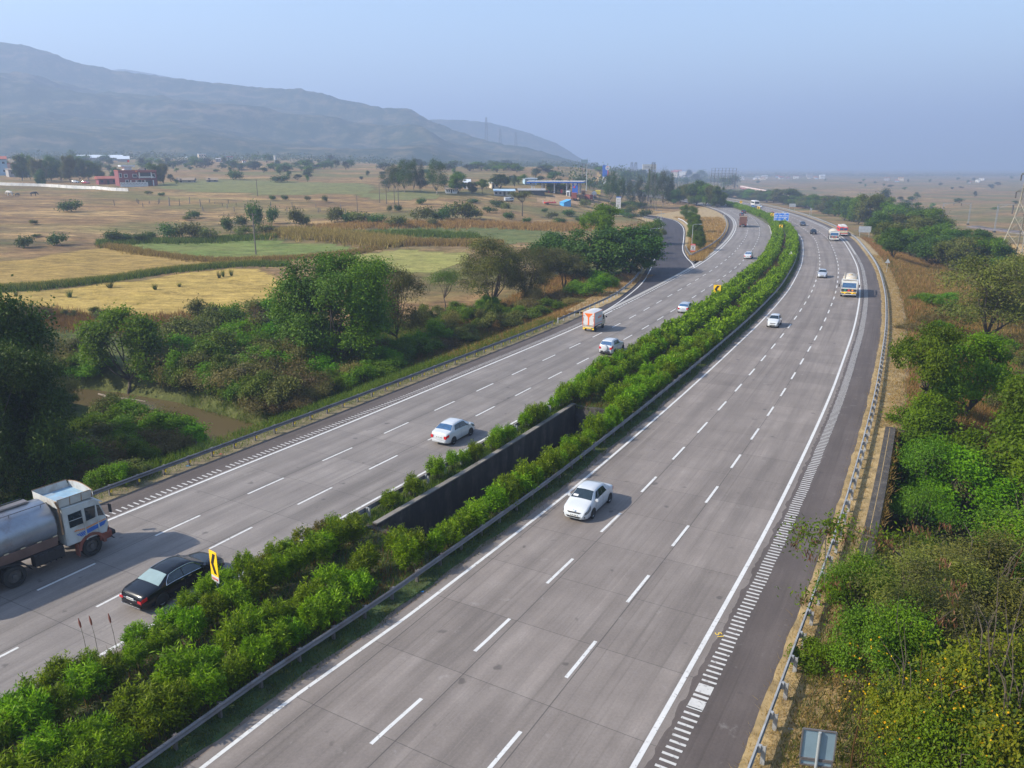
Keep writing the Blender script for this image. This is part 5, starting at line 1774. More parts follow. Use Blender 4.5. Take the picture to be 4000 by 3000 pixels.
def chevron(label, px, py, zb, h, w, face=None, tilt=0.0):
    r = sign_root("chevron_sign", label, "road sign", px, py, 0.0, face, "yellow chevron signs along the median")
    MB().box((0, 0, zb / 2), (.07, .07, zb + .6)).build("post", M['post'], r)
    MB().box((.05, 0, zb + h * .60), (.03, w, h * .8)).build("board", M['sign_yellow'], r)
    c = MB()
    e = h * .33
    # "<" pointing to the viewer's left: viewer looks along -x, his left is -y... (+y is his right)
    c.slab((.068, 0, zb + h * .60), (0, 1, 0), (0, 0, 1), (1, 0, 0), [(-w * .36, 0), (-w * .02, -e), (w * .34, -e), (0, 0), (w * .34, e), (-w * .02, e)], .006)
    c.build("arrow", M['sign_black'], r)
    MB().box((.05, 0, zb + h * .10), (.032, w, h * .19)).build("lower_plate", M['sign_white'], r)
    t = MB()
    for i in range(7):
        t.box((.069, -w * .36 + i * w * .12, zb + h * .10), (.006, w * .075, h * .06))
    t.build("lettering", M['sign_red'], r)
    return r
q0 = P(472, 2245, 0.3)
tl = EC.tan(EC.near(q0)[0])
chevron("tall yellow chevron sign with a white plate beside the black limousine", 858, 2365, 1.30, 1.62, .62, np.array([-.62, -.78]))
chevron("square yellow chevron sign above the oleanders beside the silver hatchback", *zm(658, 1068, 2500, 700, 2.212), 1.15, 1.65, 1.08)
chevron("yellow chevron sign among the shrubs just below the blue direction sign", *zm(1212, 468, 2500, 700, 2.212), 1.3, 1.4, 1.05)
chevron("yellow chevron sign touching the left edge of the blue direction sign", *zm(1137, 360, 2500, 700, 2.212), 1.35, 1.5, 1.15)
chevron("small yellow chevron sign behind the blue sign near the distant pickup", *zm(1021, 290, 2500, 700, 2.212), 1.35, 1.5, 1.15)
chevron("farthest and smallest yellow chevron sign at the bend", *zm(870, 234, 2500, 700, 2.212), 1.35, 1.5, 1.15)

# blue direction board
q = P(*zm(1215, 405, 2500, 700, 2.212))
r = thing("direction_sign", "large blue direction board with white border and lettering standing in the median", "road sign", (q[0], q[1], 0), math.atan2(-q[1] + 30, -q[0] - 40))
kk = np.linalg.norm(q) / F_PX / 2.212
bw, bh = 116 * kk, 62 * kk
z0 = 42 * kk
for s_ in (1, -1):
    MB().cyl((-.1, s_ * bw * .3, -.3), (-.1, s_ * bw * .3, z0 + bh * .8), .09, n=8).build("post", M['pale_pole'], r)
MB().box((0, 0, z0 + bh / 2), (.08, bw, bh)).build("border", M['sign_white'], r)
MB().box((.045, 0, z0 + bh / 2), (.02, bw * .955, bh * .91)).build("board", M['sign_blue'], r)
t = MB()
def words(mb, x, y0, y1, z, h, rg, dense=.7):
    y = y0
    while y < y1:
        w = rg.uniform(.05, .11) * (y1 - y0)
        if rg.random() < dense:
            mb.box((x, y + w * .4, z + h * .5 + rg.uniform(-.04, .04) * h), (.01, w * .78, h * rg.uniform(.6, 1)))
        y += w
rg = random.Random(3)
for row, (h_, segs) in enumerate([(.11, [(-.44, -.34), (-.22, -.05), (.16, .30)]), (.11, [(-.45, -.24), (-.20, .04), (.08, .44)]), (.12, [(-.46, -.28), (-.20, 0), (.06, .40)]), (.09, [(-.46, -.30), (-.20, -.04)])]):
    for a, c in segs:
        words(t, .06, a * bw, c * bw, z0 + bh * (.80 - row * .215), h_ * bh, rg, .95)
t.build("lettering", M['sign_white'], r)
rn = MB().tube([(.062, bw * .24 + .07 * bw * math.cos(a), z0 + bh * .16 + .07 * bw * math.sin(a)) for a in np.linspace(0, 2 * math.pi, 15)], .02 * bw, 5)
rn.build("round_symbol", M['sign_white'], r)

def tri_back(label, px, py, h, w):
    r = sign_root("warning_sign", label, "road sign", px, py, 0.0)
    MB().box((0, 0, h / 2), (.07, .07, h)).build("post", M['post'], r)
    MB().slab((.045, 0, h - w * .85), (0, 1, 0), (0, 0, 1), (1, 0, 0), [(-w / 2, 0), (w / 2, 0), (0, w * .87)], .02).build("board", M['sign_back' if 'grey' in label else 'sign_white'], r)
    b_ = MB().box((.07, 0, h - w * .6), (.03, w * .5, .05))
    b_.build("back_brace", M['post'], r)
tri_back("pale triangular warning sign on a thin post beside the median guardrail", *zm(1296, 722, 2500, 700, 2.212), 2.5, 1.2)
tri_back("grey triangular warning sign on a thin post behind the straw verge", *zm(2128, 808, 2500, 700, 2.212), 2.8, 1.0)

def back_panel(label, px, py, kpx, w_px, h_px, leg_px):
    q = P(px, py)
    k = np.linalg.norm(np.append(q, CAM_H)) / F_PX / kpx
    r = sign_root("sign_panel", label, "road sign", px, py, 0.0)
    w, h, l_ = w_px * k, h_px * k, leg_px * k
    for s_ in (1, -1):
        MB().cyl((-.06, s_ * w * .38, -1.2), (-.06, s_ * w * .38, l_ + h * .9), .07, n=7).build("post", M['post'], r)
    MB().box((0, 0, l_ + h / 2), (.05, w, h)).build("panel", M['sign_back'], r)
    fr = MB()
    for i in range(5):
        fr.box((.045, (-.5 + i * .25) * w, l_ + h / 2), (.04, .06, h))
    for i in range(3):
        fr.box((.048, 0, l_ + h * i / 2), (.045, w, .06))
    fr.build("back_frame", M['galv'], r)
back_panel("grey rear of a sign panel on two posts before the trees opposite the bus", *zm(1936, 497, 2500, 700, 2.212), 2.212, 88, 46, 34)
back_panel("distant grey rear of a sign panel on two posts near the far tree belt", *zm(1314, 258, 2500, 700, 2.212), 2.212, 50, 24, 18)
back_panel("small pale square sign on the far verge between panel and bus", *zm(1475, 288, 2500, 700, 2.212), 2.212, 15, 18, 15)

# sign seen from behind at the bottom right
zb = -0.25
q = P(3160, 3195, zb)
r = thing("sign_panel", "blue grey back of a road sign on one pole beside the nearest guardrail", "road sign", (q[0], q[1], zb), math.atan2(-q[1], -q[0]) + math.radians(14))
r.scale = (.88, .88, .96)
MB().cyl((0.06, 0, -.8), (0.06, 0, 3.55), .055, n=10).build("pole", M['pale_pole'], r)
MB().box((-.03, 0, 3.0), (.03, 1.13, 1.12)).build("panel", M['sign_back_blue'], r)
MB().box((-.03, 0, 2.27), (.03, 1.06, .16)).build("lower_panel", M['sign_back_blue'], r)
fr = MB()
for (y0, y1, za, zc_) in ((-.58, .58, 2.43, 3.57), (-.55, .55, 2.17, 2.37)):
    for z in (za, zc_):
        fr.box((0, 0, z), (.06, y1 - y0, .045))
    for y in (y0, y1):
        fr.box((0, y, (za + zc_) / 2), (.062, .045, zc_ - za))
fr.build("frame", M['galv_dark'], r)

# red and white board on the gore nose
q = P(*zm(455, 640, 2500, 700, 2.212))
k = np.linalg.norm(np.append(q, CAM_H)) / F_PX / 2.212
r = thing("notice_board", "white notice board with red bands on the gore nose before the lamp posts", "sign board", (q[0], q[1], 0), math.atan2(-q[1], -q[0]))
for s_ in (1, -1):
    MB().cyl((-.04, s_ * 10 * k, -.2), (-.04, s_ * 10 * k, 70 * k), .05, n=7).build("post", M['post'], r)
MB().box((0, 0, 44 * k), (.06, 37 * k, 66 * k)).build("board", M['sign_white'], r)
MB().box((.035, 0, 71 * k), (.02, 37 * k, 12 * k)).build("red_band", M['sign_red'], r)
MB().box((.035, 0, 17 * k), (.02, 37 * k, 12 * k)).build("red_band", M['sign_red'], r)
t = MB()
rg = random.Random(8)
for z, h_ in ((69 * k, 4 * k),):
    words(t, .05, -14 * k, 14 * k, z, h_, rg, 1)
t.build("lettering", M['sign_white'], r)
t = MB()
for z in (58, 52, 32, 27):
    words(t, .035, -13 * k, 13 * k, z * k, 3 * k, rg, .9)
t.cyl((.03, 0, 44 * k), (.042, 0, 44 * k), 6 * k, n=12)
t.build("lettering", M['ink'], r)

def pixel_m(q):
    return math.sqrt(q[0] ** 2 + q[1] ** 2 + (CAM_H - q[2]) ** 2) / F_PX

# tall white board with blue top near the flyover trees
q = T(2415, 815)
k = pixel_m(q)
r = thing("tall_notice_board", "tall white notice board with a blue top edge among the roadside trees", "sign board", q, math.atan2(-q[1], -q[0]))
MB().box((0, 0, 20 * k), (.3, 18 * k, 44 * k)).build("board", M['sign_white'], r)
MB().box((.02, 0, 42.5 * k), (.31, 18.2 * k, 3 * k)).build("blue_top", M['sign_blue'], r)
t = MB()
for i in range(5):
    words(t, .16, -6 * k, 6 * k, (10 + i * 5.5) * k, 1.6 * k, rg, .8)
t.build("lettering", M['ink'], r)
# small white sign with its post on the ramp
q = P(*zm(168, 432, 2500, 700, 2.212))
k = pixel_m((q[0], q[1], 0))
r = thing("small_sign", "small white square sign standing beside the lamps of the exit ramp", "road sign", (q[0], q[1], 0), math.atan2(-q[1], -q[0]))
MB().cyl((0, 0, -.4), (0, 0, 9 * k), .05, n=6).build("post", M['post'], r)
MB().box((.05, 0, 9 * k), (.04, 9 * k, 9 * k)).build("board", M['sign_white'], r)

# ---------------------------------------------------------------- lamp posts
def lamp_post(label, px, py, top_px, side, k0=2.212, x0=2500, y0=700, zb=None):
    q = P(*zm(px, py, x0, y0, k0)) if zb is None else zb[:2]
    z = 0.0 if zb is None else zb[2]
    k = pixel_m((q[0], q[1], z)) / k0
    H_ = max(5.0, (py - top_px) * k)
    r = thing("lamp_post", label, "street lamp", (q[0], q[1], z), 0, "lamp posts along the ramp")
    MB().cyl((0, 0, -.5), (0, 0, H_), .11, .06, 8).build("pole", M['pale_pole'], r)
    MB().tube([(0, 0, H_ - .05), (side * .6, 0, H_ + .12), (side * 1.6, -.1, H_ + .15)], .04, 5).build("arm", M['pale_pole'], r)
    MB().bbox((side * 1.9, -.1, H_ + .13), (.8, .26, .13), .05).build("lamp_head", M['pale_pole'], r)
    MB().bbox((.0, -.14, 1.0), (.2, .14, .34), .03).build("junction_box", M['post'], r)
lamp_post("lamp post rising right behind the red and white notice board", 446, 600, 405, 1)
lamp_post("lamp post in front of the tree row on the gore island", 462, 430, 295, -1)
lamp_post("nearest lamp post on the outer side of the ramp beyond the dark trees", 83, 600, 512, 1)
lamp_post("second lamp post along the outer side of the ramp", 120, 500, 440, 1)
lamp_post("lamp post beside the small white sign on the ramp", 150, 430, 392, 1)
lamp_post("lamp post where the ramp begins its bend, the thinnest of the row", 178, 395, 335, -1)

# ---------------------------------------------------------------- poles in the fields
def power_pole(label, px, py, top_py, arms=1, mat='pole', r0=.16):
    q = T(px, py)
    k = pixel_m(q)
    H_ = (py - top_py) * k
    r = thing("power_pole", label, "utility pole", q, random.uniform(-.4, .4), "wooden power poles in the fields")
    MB().cyl((0, 0, -.5), (0, 0, H_), r0, r0 * .7, 8).build("pole", M[mat], r)
    if arms:
        a = MB()
        for i in range(arms):
            a.bar((-.8, 0, H_ - .35 - i * .8), (.8, 0, H_ - .35 - i * .8), .09)
            for x in (-.7, 0, .7):
                a.cyl((x, 0, H_ - .3 - i * .8), (x, 0, H_ - .08 - i * .8), .045, n=6)
        a.build("crossarm", M[mat], r)
power_pole("dark power pole at the edge of the green field in front of the shrubs", *zm(1580, 780, 0, 500, 1.58), 500 + 545 / 1.58, 1)
power_pole("distant power pole standing alone in the dry field right of the red house", *zm(1590, 420, 0, 500, 1.58), 500 + 328 / 1.58, 1)
power_pole("power pole with a forked top beside the dark field bushes", *zm(152, 518, 1300, 500, 1.58), 500 + 422 / 1.58, 2)
for a, b_, c_, nm in [(290, 463, 350, "left pole of the ladder shaped pair before the tall grove"), (332, 470, 357, "right pole of the ladder shaped pair before the tall grove"), (381, 470, 355, "single dark pole just right of the ladder shaped pair"), (407, 512, 352, "rightmost dark pole of the four before the tall grove")]:
    power_pole(nm, *zm(a, b_, 1300, 500, 1.58), 500 + c_ / 1.58, 0)
qa, qb = T(*zm(290, 463, 1300, 500, 1.58)), T(*zm(332, 470, 1300, 500, 1.58))
br = MB()
for z in (4, 7.5):
    br.bar((*qa[:2], qa[2] + z), (*qb[:2], qb[2] + z), .14)
tag(br.build("pole_crossbars", M['pole']), "two crossbars joining the ladder shaped pair of dark poles", "crossbars")
power_pole("dark railway power pole with crossed arms rising behind the right tree belt", 3440, 800, 757, 2, 'lattice_dark', .25)
power_pole("dark leaning pole with forked arms at the right edge before the lattice tower", 3990, 1075, 968, 2, 'lattice_dark', .22)

# stone fence posts
posts_px = [(707, 478, 28), (847, 462, 22), (857, 470, 22), (883, 488, 22), (922, 466, 14), (978, 470, 24), (986, 462, 24), (1046, 480, 46), (1110, 478, 34), (1171, 468, 36), (1238, 486, 40), (1253, 512, 26), (1293, 460, 20), (1327, 470, 12), (1373, 484, 18), (1402, 497, 26), (1411, 466, 20), (1446, 515, 26), (1458, 478, 14), (1512, 495, 20), (1671, 485, 28), (1700, 500, 24), (1804, 490, 28), (1817, 497, 20), (1772, 518, 28), (1950, 492, 22), (1965, 520, 26), (1976, 516, 22), (2103, 500, 26), (2131, 525, 24)]
mb = MB().box((0, 0, .5), (.16, .13, 1.5), taper=(.75, .8))
mb.box((.01, .01, 1.27), (.10, .08, .06))
proto = None
for a, b_, h in posts_px:
    px, py = zm(a, b_, 0, 500, 1.58)
    q = T(px, py)
    if proto is None:
        proto = mb.build("fence_post", M['stone'])
        o = proto
    else:
        o = proto.copy()
        COL.objects.link(o)
    o.location = q
    s_ = h / 1.58 * pixel_m(q) / 1.27
    o.scale = (max(1.6, s_), max(1.6, s_), s_)
    o.rotation_euler = (random.uniform(-.05, .05), random.uniform(-.05, .05), random.uniform(0, 3))
    tag(o, "bare stone fence post standing in the open dry field", "fence post", "bare stone posts in the dry field")

# ---------------------------------------------------------------- lattice masts
def lattice_tower(name, label, q, H_, w0, w1, mat, arms=(), rz=.5, segs=7, th=.13, cat="pylon", waist=None):
    r = thing(name, label, cat, q, rz)
    legs, br = MB(), MB()
    def wz(z):
        t = z / H_
        if waist:
            return w0 + (waist[1] - w0) * t / waist[0] if t < waist[0] else waist[1] + (w1 - waist[1]) * (t - waist[0]) / (1 - waist[0])
        return w0 + (w1 - w0) * t
    zs = [H_ * (1 - (1 - i / segs) ** 1.35) for i in range(segs + 1)]
    cs = ((1, 1), (-1, 1), (-1, -1), (1, -1))
    for cx, cy in cs:
        legs.tube([(cx * wz(z) / 2, cy * wz(z) / 2, z if z else -.6) for z in zs], th, 4)
    for i in range(segs):
        za, zb_ = zs[i], zs[i + 1]
        for j in range(4):
            (ax, ay), (bx_, by_) = cs[j], cs[(j + 1) % 4]
            a, b_ = wz(za) / 2, wz(zb_) / 2
            br.bar((ax * a, ay * a, za), (bx_ * b_, by_ * b_, zb_), th * .8)
            br.bar((bx_ * a, by_ * a, za), (ax * b_, ay * b_, zb_), th * .8)
            br.bar((ax * b_, ay * b_, zb_), (bx_ * b_, by_ * b_, zb_), th * .8)
    legs.build("tower_legs", M[mat], r)
    br.build("bracing", M[mat], r)
    for z, l_ in arms:
        a = MB()
        for s_ in (1, -1):
            for dy in (-.5, .5):
                a.bar((0, dy * wz(z), z), (s_ * l_, 0, z + .2), th)
                a.bar((0, dy * wz(z), z + 1.1), (s_ * l_, 0, z + .3), th)
        a.build("crossarm", M[mat], r)
        ins = MB()
        for s_ in (1, -1):
            ins.cyl((s_ * l_, 0, z - 1.3), (s_ * l_, 0, z + .1), .16, n=7)
        ins.build("insulator", M['lattice_dark'], r)
    return r
q = T(3945, 1046)
k = pixel_m(q)
lattice_tower("lattice_tower", "tall steel lattice tower cut by the right edge above the tree belt", np.array([q[0] + 1.6, q[1], q[2]]), 345 * k, 7.2, 1.4, 'lattice', ((335 * k - 3.2, 3.6), (335 * k - 7.2, 4.4)), .35, 8, .14, waist=(.55, 2.4))
q = T(*zm(1145, 730, 2200, 600, 3.318))
k = pixel_m(q) / 3.318
lattice_tower("lattice_tower", "slender lattice tower in front of the tall roadside trees and the white billboard", q, 570 * k, 95 * k, 30 * k, 'lattice_dark', (), .2, 10, .075)
q = T(*zm(890, 300, 2200, 600, 3.318))
for nm, px, y0_, y1_, w in [("distant lattice mast left of the white billboard", 2468, 660, 655, 9), ("distant lattice mast just left of the white billboard", 2483, 662, 657, 9)]:
    d = cam_dir(px, y1_)
    q = np.array([d[0], d[1], 0]) / math.hypot(d[0], d[1]) * 900
    q[2] = CAM_H - 6
    lattice_tower("lattice_mast", nm, q, 58 * 900 / F_PX * .6, 3.4, 1.8, 'lattice_dark', (), .3, 5, .12, "mast")
# masts on the hill spur
for i, (px, py, top) in enumerate([(1900, 550, 462), (1954, 572, 505), (2015, 578, 515)]):
    d = cam_dir(px, py + 6)
    q = d / math.hypot(d[0], d[1]) * 2130
    q[2] += CAM_H
    lattice_tower("lattice_mast", ["tallest of the three hazy masts on the hill spur", "middle one of the three hazy masts on the hill spur", "hazy mast on the hill spur nearest the petrol station"][i], q - np.array([0, 0, 4]), (py - top) * 2130 / F_PX + 4, 8, 2.8, 'lattice_dark', (), .3, 7, .30, "mast")

# railway catenary masts
rail_px = [(1705, 550, 478, 60), (1865, 598, 487, -55), (2027, 645, 505, 85)]
for i, (a, b_, t_, arm) in enumerate(rail_px):
    q = T(*zm(a, b_, 2600, 500, 1.58))
    k = pixel_m(q) / 1.58
    H_ = (b_ - t_) * k
    r = thing("catenary_mast", ["farthest overhead line mast beside the railway", "overhead line mast with its arm to the left beside the railway", "nearest overhead line mast with a long bracket beside the railway"][i], "railway mast", q, 0, "overhead line masts")
    mk = MB()
    for s_ in (-.22, .22):
        mk.box((s_, 0, H_ / 2 - .3), (.10, .14, H_ + .6))
    for z in np.arange(.5, H_, .9):
        mk.bar((-.22, 0, z), (.22, 0, min(z + .9, H_)), .06)
    mk.build("mast", M['sign_back'], r)
    L_ = arm * k
    am = MB().bar((0, 0, H_ - .1), (L_, 0, H_ + .05), .16)
    am.bar((0, 0, H_ - 1.6), (L_ * .55, 0, H_ - .1), .11)
    am.build("bracket", M['sign_back'], r)
    ins = MB().cyl((L_ * .9, 0, H_ - (1.2 if i < 2 else 3.6)), (L_ * .9, 0, H_), .16 if i < 2 else .3, n=8)
    ins.build("insulator", M['lattice_dark'], r)
    MB().box((0, 0, .25), (.9, .9, .8)).build("footing", M['old_concrete'], r)
# railway track
tp = [T(*zm(a, b_, 2600, 500, 1.58)) for a, b_ in [(1900, 612), (2050, 632), (2212, 650), (2600, 700)]]
M['ballast'] = plain("track_ballast", (0.12, 0.10, 0.095), 0.95, 0, 0.3, 2)
tb, tr = MB(), MB()
RAILC = Curve([p[:2] for p in tp], 4.0, 8)
for o in (-2.6, 2.6):
    pass
hh_ = height(RAILC.p[:, 0], RAILC.p[:, 1])
for i in range(len(RAILC.p)):
    for o, dz in ((-3.4, -.2), (-2.4, .55), (2.4, .55), (3.4, -.2)):
        p_ = RAILC.p[i] + RAILC.r[i] * o
        tb.v.append((p_[0], p_[1], hh_[i] + dz))
tb.f = [(4*i + j, 4*i + j + 1, 4*i + 5 + j, 4*i + 4 + j) for i in range(len(RAILC.p) - 1) for j in range(3)]
tb.m = [0] * len(tb.f)
struct(tb.build("railway_track_bed", M['ballast']))
for o in (-.85, .85):
    tr.tube([(*(RAILC.p[i] + RAILC.r[i] * o), hh_[i] + .70) for i in range(len(RAILC.p))], .09, 4)
struct(tr.build("railway_rails", M['galv_dark']))

# empty hoarding frame and white hoarding
def hoarding_frame():
    d = cam_dir(2826, 706)
    D = 620
    q = d / math.hypot(d[0], d[1]) * D
    k = D / F_PX
    r = thing("hoarding_frame", "large empty steel hoarding frame beyond the bend", "billboard frame", (q[0], q[1], CAM_H - 92 * k), .15)
    w, h0, h1 = 95 * k, 30 * k, 86 * k
    b_ = MB()
    for i in range(8):
        x = -w / 2 + w * i / 7
        b_.bar((x, 0, 0), (x, 0, h1), .2)
        b_.bar((x, 3, 0), (x, .2, h1 * .8), .18)
    b_.build("uprights", M['lattice_dark'], r)
    g = MB()
    for i in range(7):
        z = h0 + (h1 - h0) * i / 6
        g.bar((-w / 2, 0, z), (w / 2, 0, z), .13)
    for i in range(7):
        x = -w / 2 + w * i / 7
        g.bar((x, 0, h0), (x + w / 7, 0, h1), .11)
    g.build("grid", M['lattice_dark'], r)
hoarding_frame()
d = cam_dir(2536, 668)
q = d / math.hypot(d[0], d[1]) * 480
k = 480 / F_PX
r = thing("billboard", "white billboard on a mast behind the lattice tower and tall trees", "billboard", (q[0], q[1], 4), .1)
zz = CAM_H - 4
MB().cyl((0, 0, -4), (0, 0, zz - 8 * k), .5, n=10).build("mast", M['lattice_dark'], r)
MB().box((0, 0, zz - 2 * k), (52 * k, .5, 19 * k)).build("panel", M['sign_white'], r)
t = MB()
for a, z, w, h in ((-14, -1, 9, 3), (-4, 0, 7, 4), (8, -3, 14, 2)):
    t.box((a * k, -.28, zz + (z - 1) * k), (w * k, .06, h * k))
t.build("faded_print", M['sign_back'], r)
# ---------------------------------------------------------------- buildings
M['wall_red'] = plain("red_painted_wall", (0.19, 0.05, 0.055), 0.8, 0, 0.15, .6)
M['wall_white'] = plain("whitewashed_wall", (0.60, 0.59, 0.57), 0.85, 0, 0.1, .5, dirt=(0.38, 0.36, 0.33))
M['wall_cream'] = plain("cream_wall", (0.52, 0.44, 0.33), 0.85, 0, 0.12, .5)
M['wall_grey'] = plain("grey_rendered_wall", (0.30, 0.28, 0.27), 0.9, 0, 0.15, .5)
M['wall_pink'] = plain("pinkish_wall", (0.48, 0.30, 0.26), 0.85, 0, 0.12, .5)
M['wall_blue'] = plain("pale_blue_wall", (0.30, 0.42, 0.52), 0.85, 0, 0.12, .5)
M['roof_tile'] = plain("red_tile_roof", (0.30, 0.085, 0.055), 0.85, 0, 0.2, .8)
M['roof_sheet'] = plain("grey_sheet_roof", (0.28, 0.28, 0.28), 0.7, .1, 0.15, .5, dirt=(0.20, 0.15, 0.12))
M['roof_white'] = plain("pale_sheet_roof", (0.62, 0.66, 0.70), 0.5, .2, 0.06, .5)
M['roof_thatch'] = plain("straw_roof", (0.22, 0.17, 0.12), 0.95, 0, 0.25, .8)
M['window_and_shade'] = plain("dark_window_and_shade", (0.03, 0.035, 0.045), 0.25, 0, 0.2, 2)
M['blue_paint2'] = plain("blue_painted_steel", (0.01, 0.09, 0.42), 0.5, 0, 0.06, 1)
M['blue_light'] = plain("light_blue_tarp", (0.06, 0.30, 0.60), 0.6, 0, 0.12, 1)
M['yellow_tarp'] = plain("yellow_tarpaulin", (0.70, 0.58, 0.04), 0.6, 0, 0.1, 1)
M['road_red'] = plain("red_lorry_boards", (0.26, 0.06, 0.05), 0.75, 0, 0.2, 1.5)

def house(name, label, px, py, w_px, h_px, depth=7.0, wall='wall_white', roof='flat', roof_mat='roof_sheet', group=None, nwin=3, kpx=1.0, q=None, dist=None, rz=None, cat="house", floors=1, detail=True):
    if q is None:
        q = T(px, py)
    k = pixel_m(q)
    w, h = w_px * k, h_px * k
    rz = (math.atan2(-q[1], -q[0]) - math.pi / 2 + random.uniform(-.25, .25)) if rz is None else rz
    r = thing(name, label, cat, q, rz, group)      # local -y... faces the camera (local x across)
    # the front is the side with local y = +depth/2 turned to the camera
    wm = MB().box((0, 0, h * .5 - .4), (w, depth, h + .8))
    wm.build("wall", M[wall], r)
    if roof == 'flat':
        rm = MB().box((0, 0, h + .12), (w * 1.04 + .3, depth * 1.04 + .3, .22))
        for s_ in (1, -1):
            rm.box((0, s_ * depth * .5, h + .45), (w * 1.02, .15, .45))
    elif roof == 'gable':
        rm = MB().slab((-w * .55, 0, h), (0, 1, 0), (0, 0, 1), (1, 0, 0), [(-depth * .60, -.1), (depth * .60, -.1), (depth * .6, .05), (0, depth * .22), (-depth * .6, .05)], w * 1.1)
    elif roof == 'shed':
        rm = MB().slab((-w * .54, 0, h), (0, 1, 0), (0, 0, 1), (1, 0, 0), [(-depth * .6, .55), (depth * .6, -.15), (depth * .6, -.02), (-depth * .6, .70)], w * 1.08)
    rm.build("roof", M[roof_mat], r)
    if detail:
        fh = h / floors
        for fl in range(floors):
            for i in range(nwin):
                x = -w / 2 + w * (i + .5) / nwin
                for s_ in (1, -1):
                    if fl == 0 and i == nwin // 2:
                        MB().box((x, s_ * depth * .5, 1.0), (min(1.1, w / nwin * .5), .08, 2.0)).build("door", M['window_and_shade'], r)
                    else:
                        MB().box((x, s_ * depth * .5, fl * fh + fh * .55), (min(1.4, w / nwin * .5), .09, min(1.3, fh * .4))).build("window", M['window_and_shade'], r)
    return r

# the red house
q = T(*zm(1480, 348, 0, 600, 2.765))
k = pixel_m(q) / 2.765
rz = math.atan2(-q[1], -q[0]) - math.pi / 2 + .25
r = thing("red_house", "two storey red house with white balcony columns and a white rooftop room", "house", q, rz)
r.scale = (.92, .92, .92)
W_, D_, H_ = 365 * k, 9.0, 150 * k
MB().box((0, 0, H_ * .5 - .4), (W_, D_, H_ + .8)).build("wall", M['wall_red'], r)
for sx in (-1, 1):
    pass
# front faces local +y after rotation towards the camera
F_ = D_ / 2
def front_box(nm, x, z, w, h, d, mat, y=0.0):
    return MB().box((x * k, F_ + d / 2 + y, z * k), (w * k, d, h * k)).build(nm, M[mat], r)
flip = -1                                           # seen from the front, picture-right is local -x
front_box("balcony_slab", flip * 70, 72, 150, 9, 2.0, 'wall_red')
front_box("balcony_rail", flip * 70, 88, 140, 12, 1.9, 'wall_white')
front_box("painted_balcony_shade", flip * 70, 106, 120, 44, .06, 'window_and_shade')  # dark sheet painting the shade behind the balcony
front_box("balcony_roof", flip * 75, 144, 190, 12, 2.6, 'roof_tile')
for x in (5, 120):
    front_box("column", flip * x, 105, 10, 60, .25, 'wall_white', 1.7)
front_box("porch_roof", flip * -10, 64, 120, 9, 2.4, 'roof_tile')
front_box("painted_porch_shade", flip * 80, 28, 90, 46, .06, 'window_and_shade')  # dark sheet painting the shade under the porch
for x in (-85, -35, 50, 130):
    front_box("column", flip * x, 28, 9, 60, .25, 'wall_white', 2.2)
for x, z, w, h in ((-165, 105, 18, 34), (-115, 102, 24, 26), (-30, 102, 36, 26), (-110, 45, 24, 26), (10, 45, 30, 30), (150, 100, 26, 34)):
    f_ = front_box("window", flip * x, z, w + 8, h + 8, .08, 'wall_white')
    MB().box((flip * x * k, F_ + .07, z * k), (w * k, .10, h * k)).build("pane", M['window_and_shade'], f_)
MB().box((flip * -75 * k, -.5, H_ + 22 * k), (72 * k, 5.0, 44 * k)).build("roof_room", M['wall_white'], r)
MB().box((flip * -75 * k, -.5, H_ + 48 * k), (135 * k, 6.0, 14 * k)).build("roof_room_roof", M['roof_white'], r)
MB().cyl((flip * 95 * k, 0, H_), (flip * 95 * k, 0, H_ + 28 * k), 14 * k, n=12).build("water_tank", M['window_and_shade'], r)
MB().box((flip * 60 * k, 0, H_ + 12 * k), (50 * k, 3, 24 * k)).build("stair_head", M['wall_cream'], r)
MB().box((0, 0, H_ + .2), (W_ * 1.02, D_ * 1.02, .35)).build("parapet", M['roof_tile'], r)
MB().bar((flip * -62 * k, 0, H_ + 50 * k), (flip * -62 * k, 0, H_ + 105 * k), .12).build("flagpole", M['lattice_dark'], r)
MB().slab((flip * -62 * k, 0, H_ + 82 * k), (flip, 0, 0), (0, 0, 1), (0, 1, 0), [(0, 0), (18 * k, 4 * k), (14 * k, 26 * k), (0, 22 * k)], .05).build("flag", M['sign_red'], r)
MB().box((flip * -70 * k, F_ + 5.5, .9), (260 * k, .2, 2.4)).build("garden_wall", M['wall_white'], r)
gd = MB()
for i in range(9):
    gd.tube([(flip * (-190 + i * 28 + 9 * math.cos(a)) * k, F_ + 5.62, 1.0 + 8 * k * math.sin(a)) for a in np.linspace(0, math.pi, 7)], .09, 4)
gd.build("wall_pattern", M['window_and_shade'], r)

house("red_annexe", "low red outbuilding with a tiled roof beside the red house", *zm(1190, 330, 0, 600, 2.765), 78, 18, 6, 'wall_red', 'gable', 'roof_tile', None, 4, cat="outbuilding")
house("teal_house", "teal house with a domed red topped upper floor cut by the left edge", *zm(20, 235, 0, 600, 2.765), 38, 50, 8, 'wall_blue', 'gable', 'roof_tile', None, 2, floors=2)
house("stone_house", "grey stone house with an awning beside the teal house", *zm(200, 250, 0, 600, 2.765), 60, 22, 7, 'wall_grey', 'shed', 'roof_thatch', None, 3)
house("pink_house", "pinkish house glimpsed behind the stone house", *zm(135, 195, 0, 600, 2.765), 30, 24, 7, 'wall_pink', 'flat', 'roof_tile', None, 2)
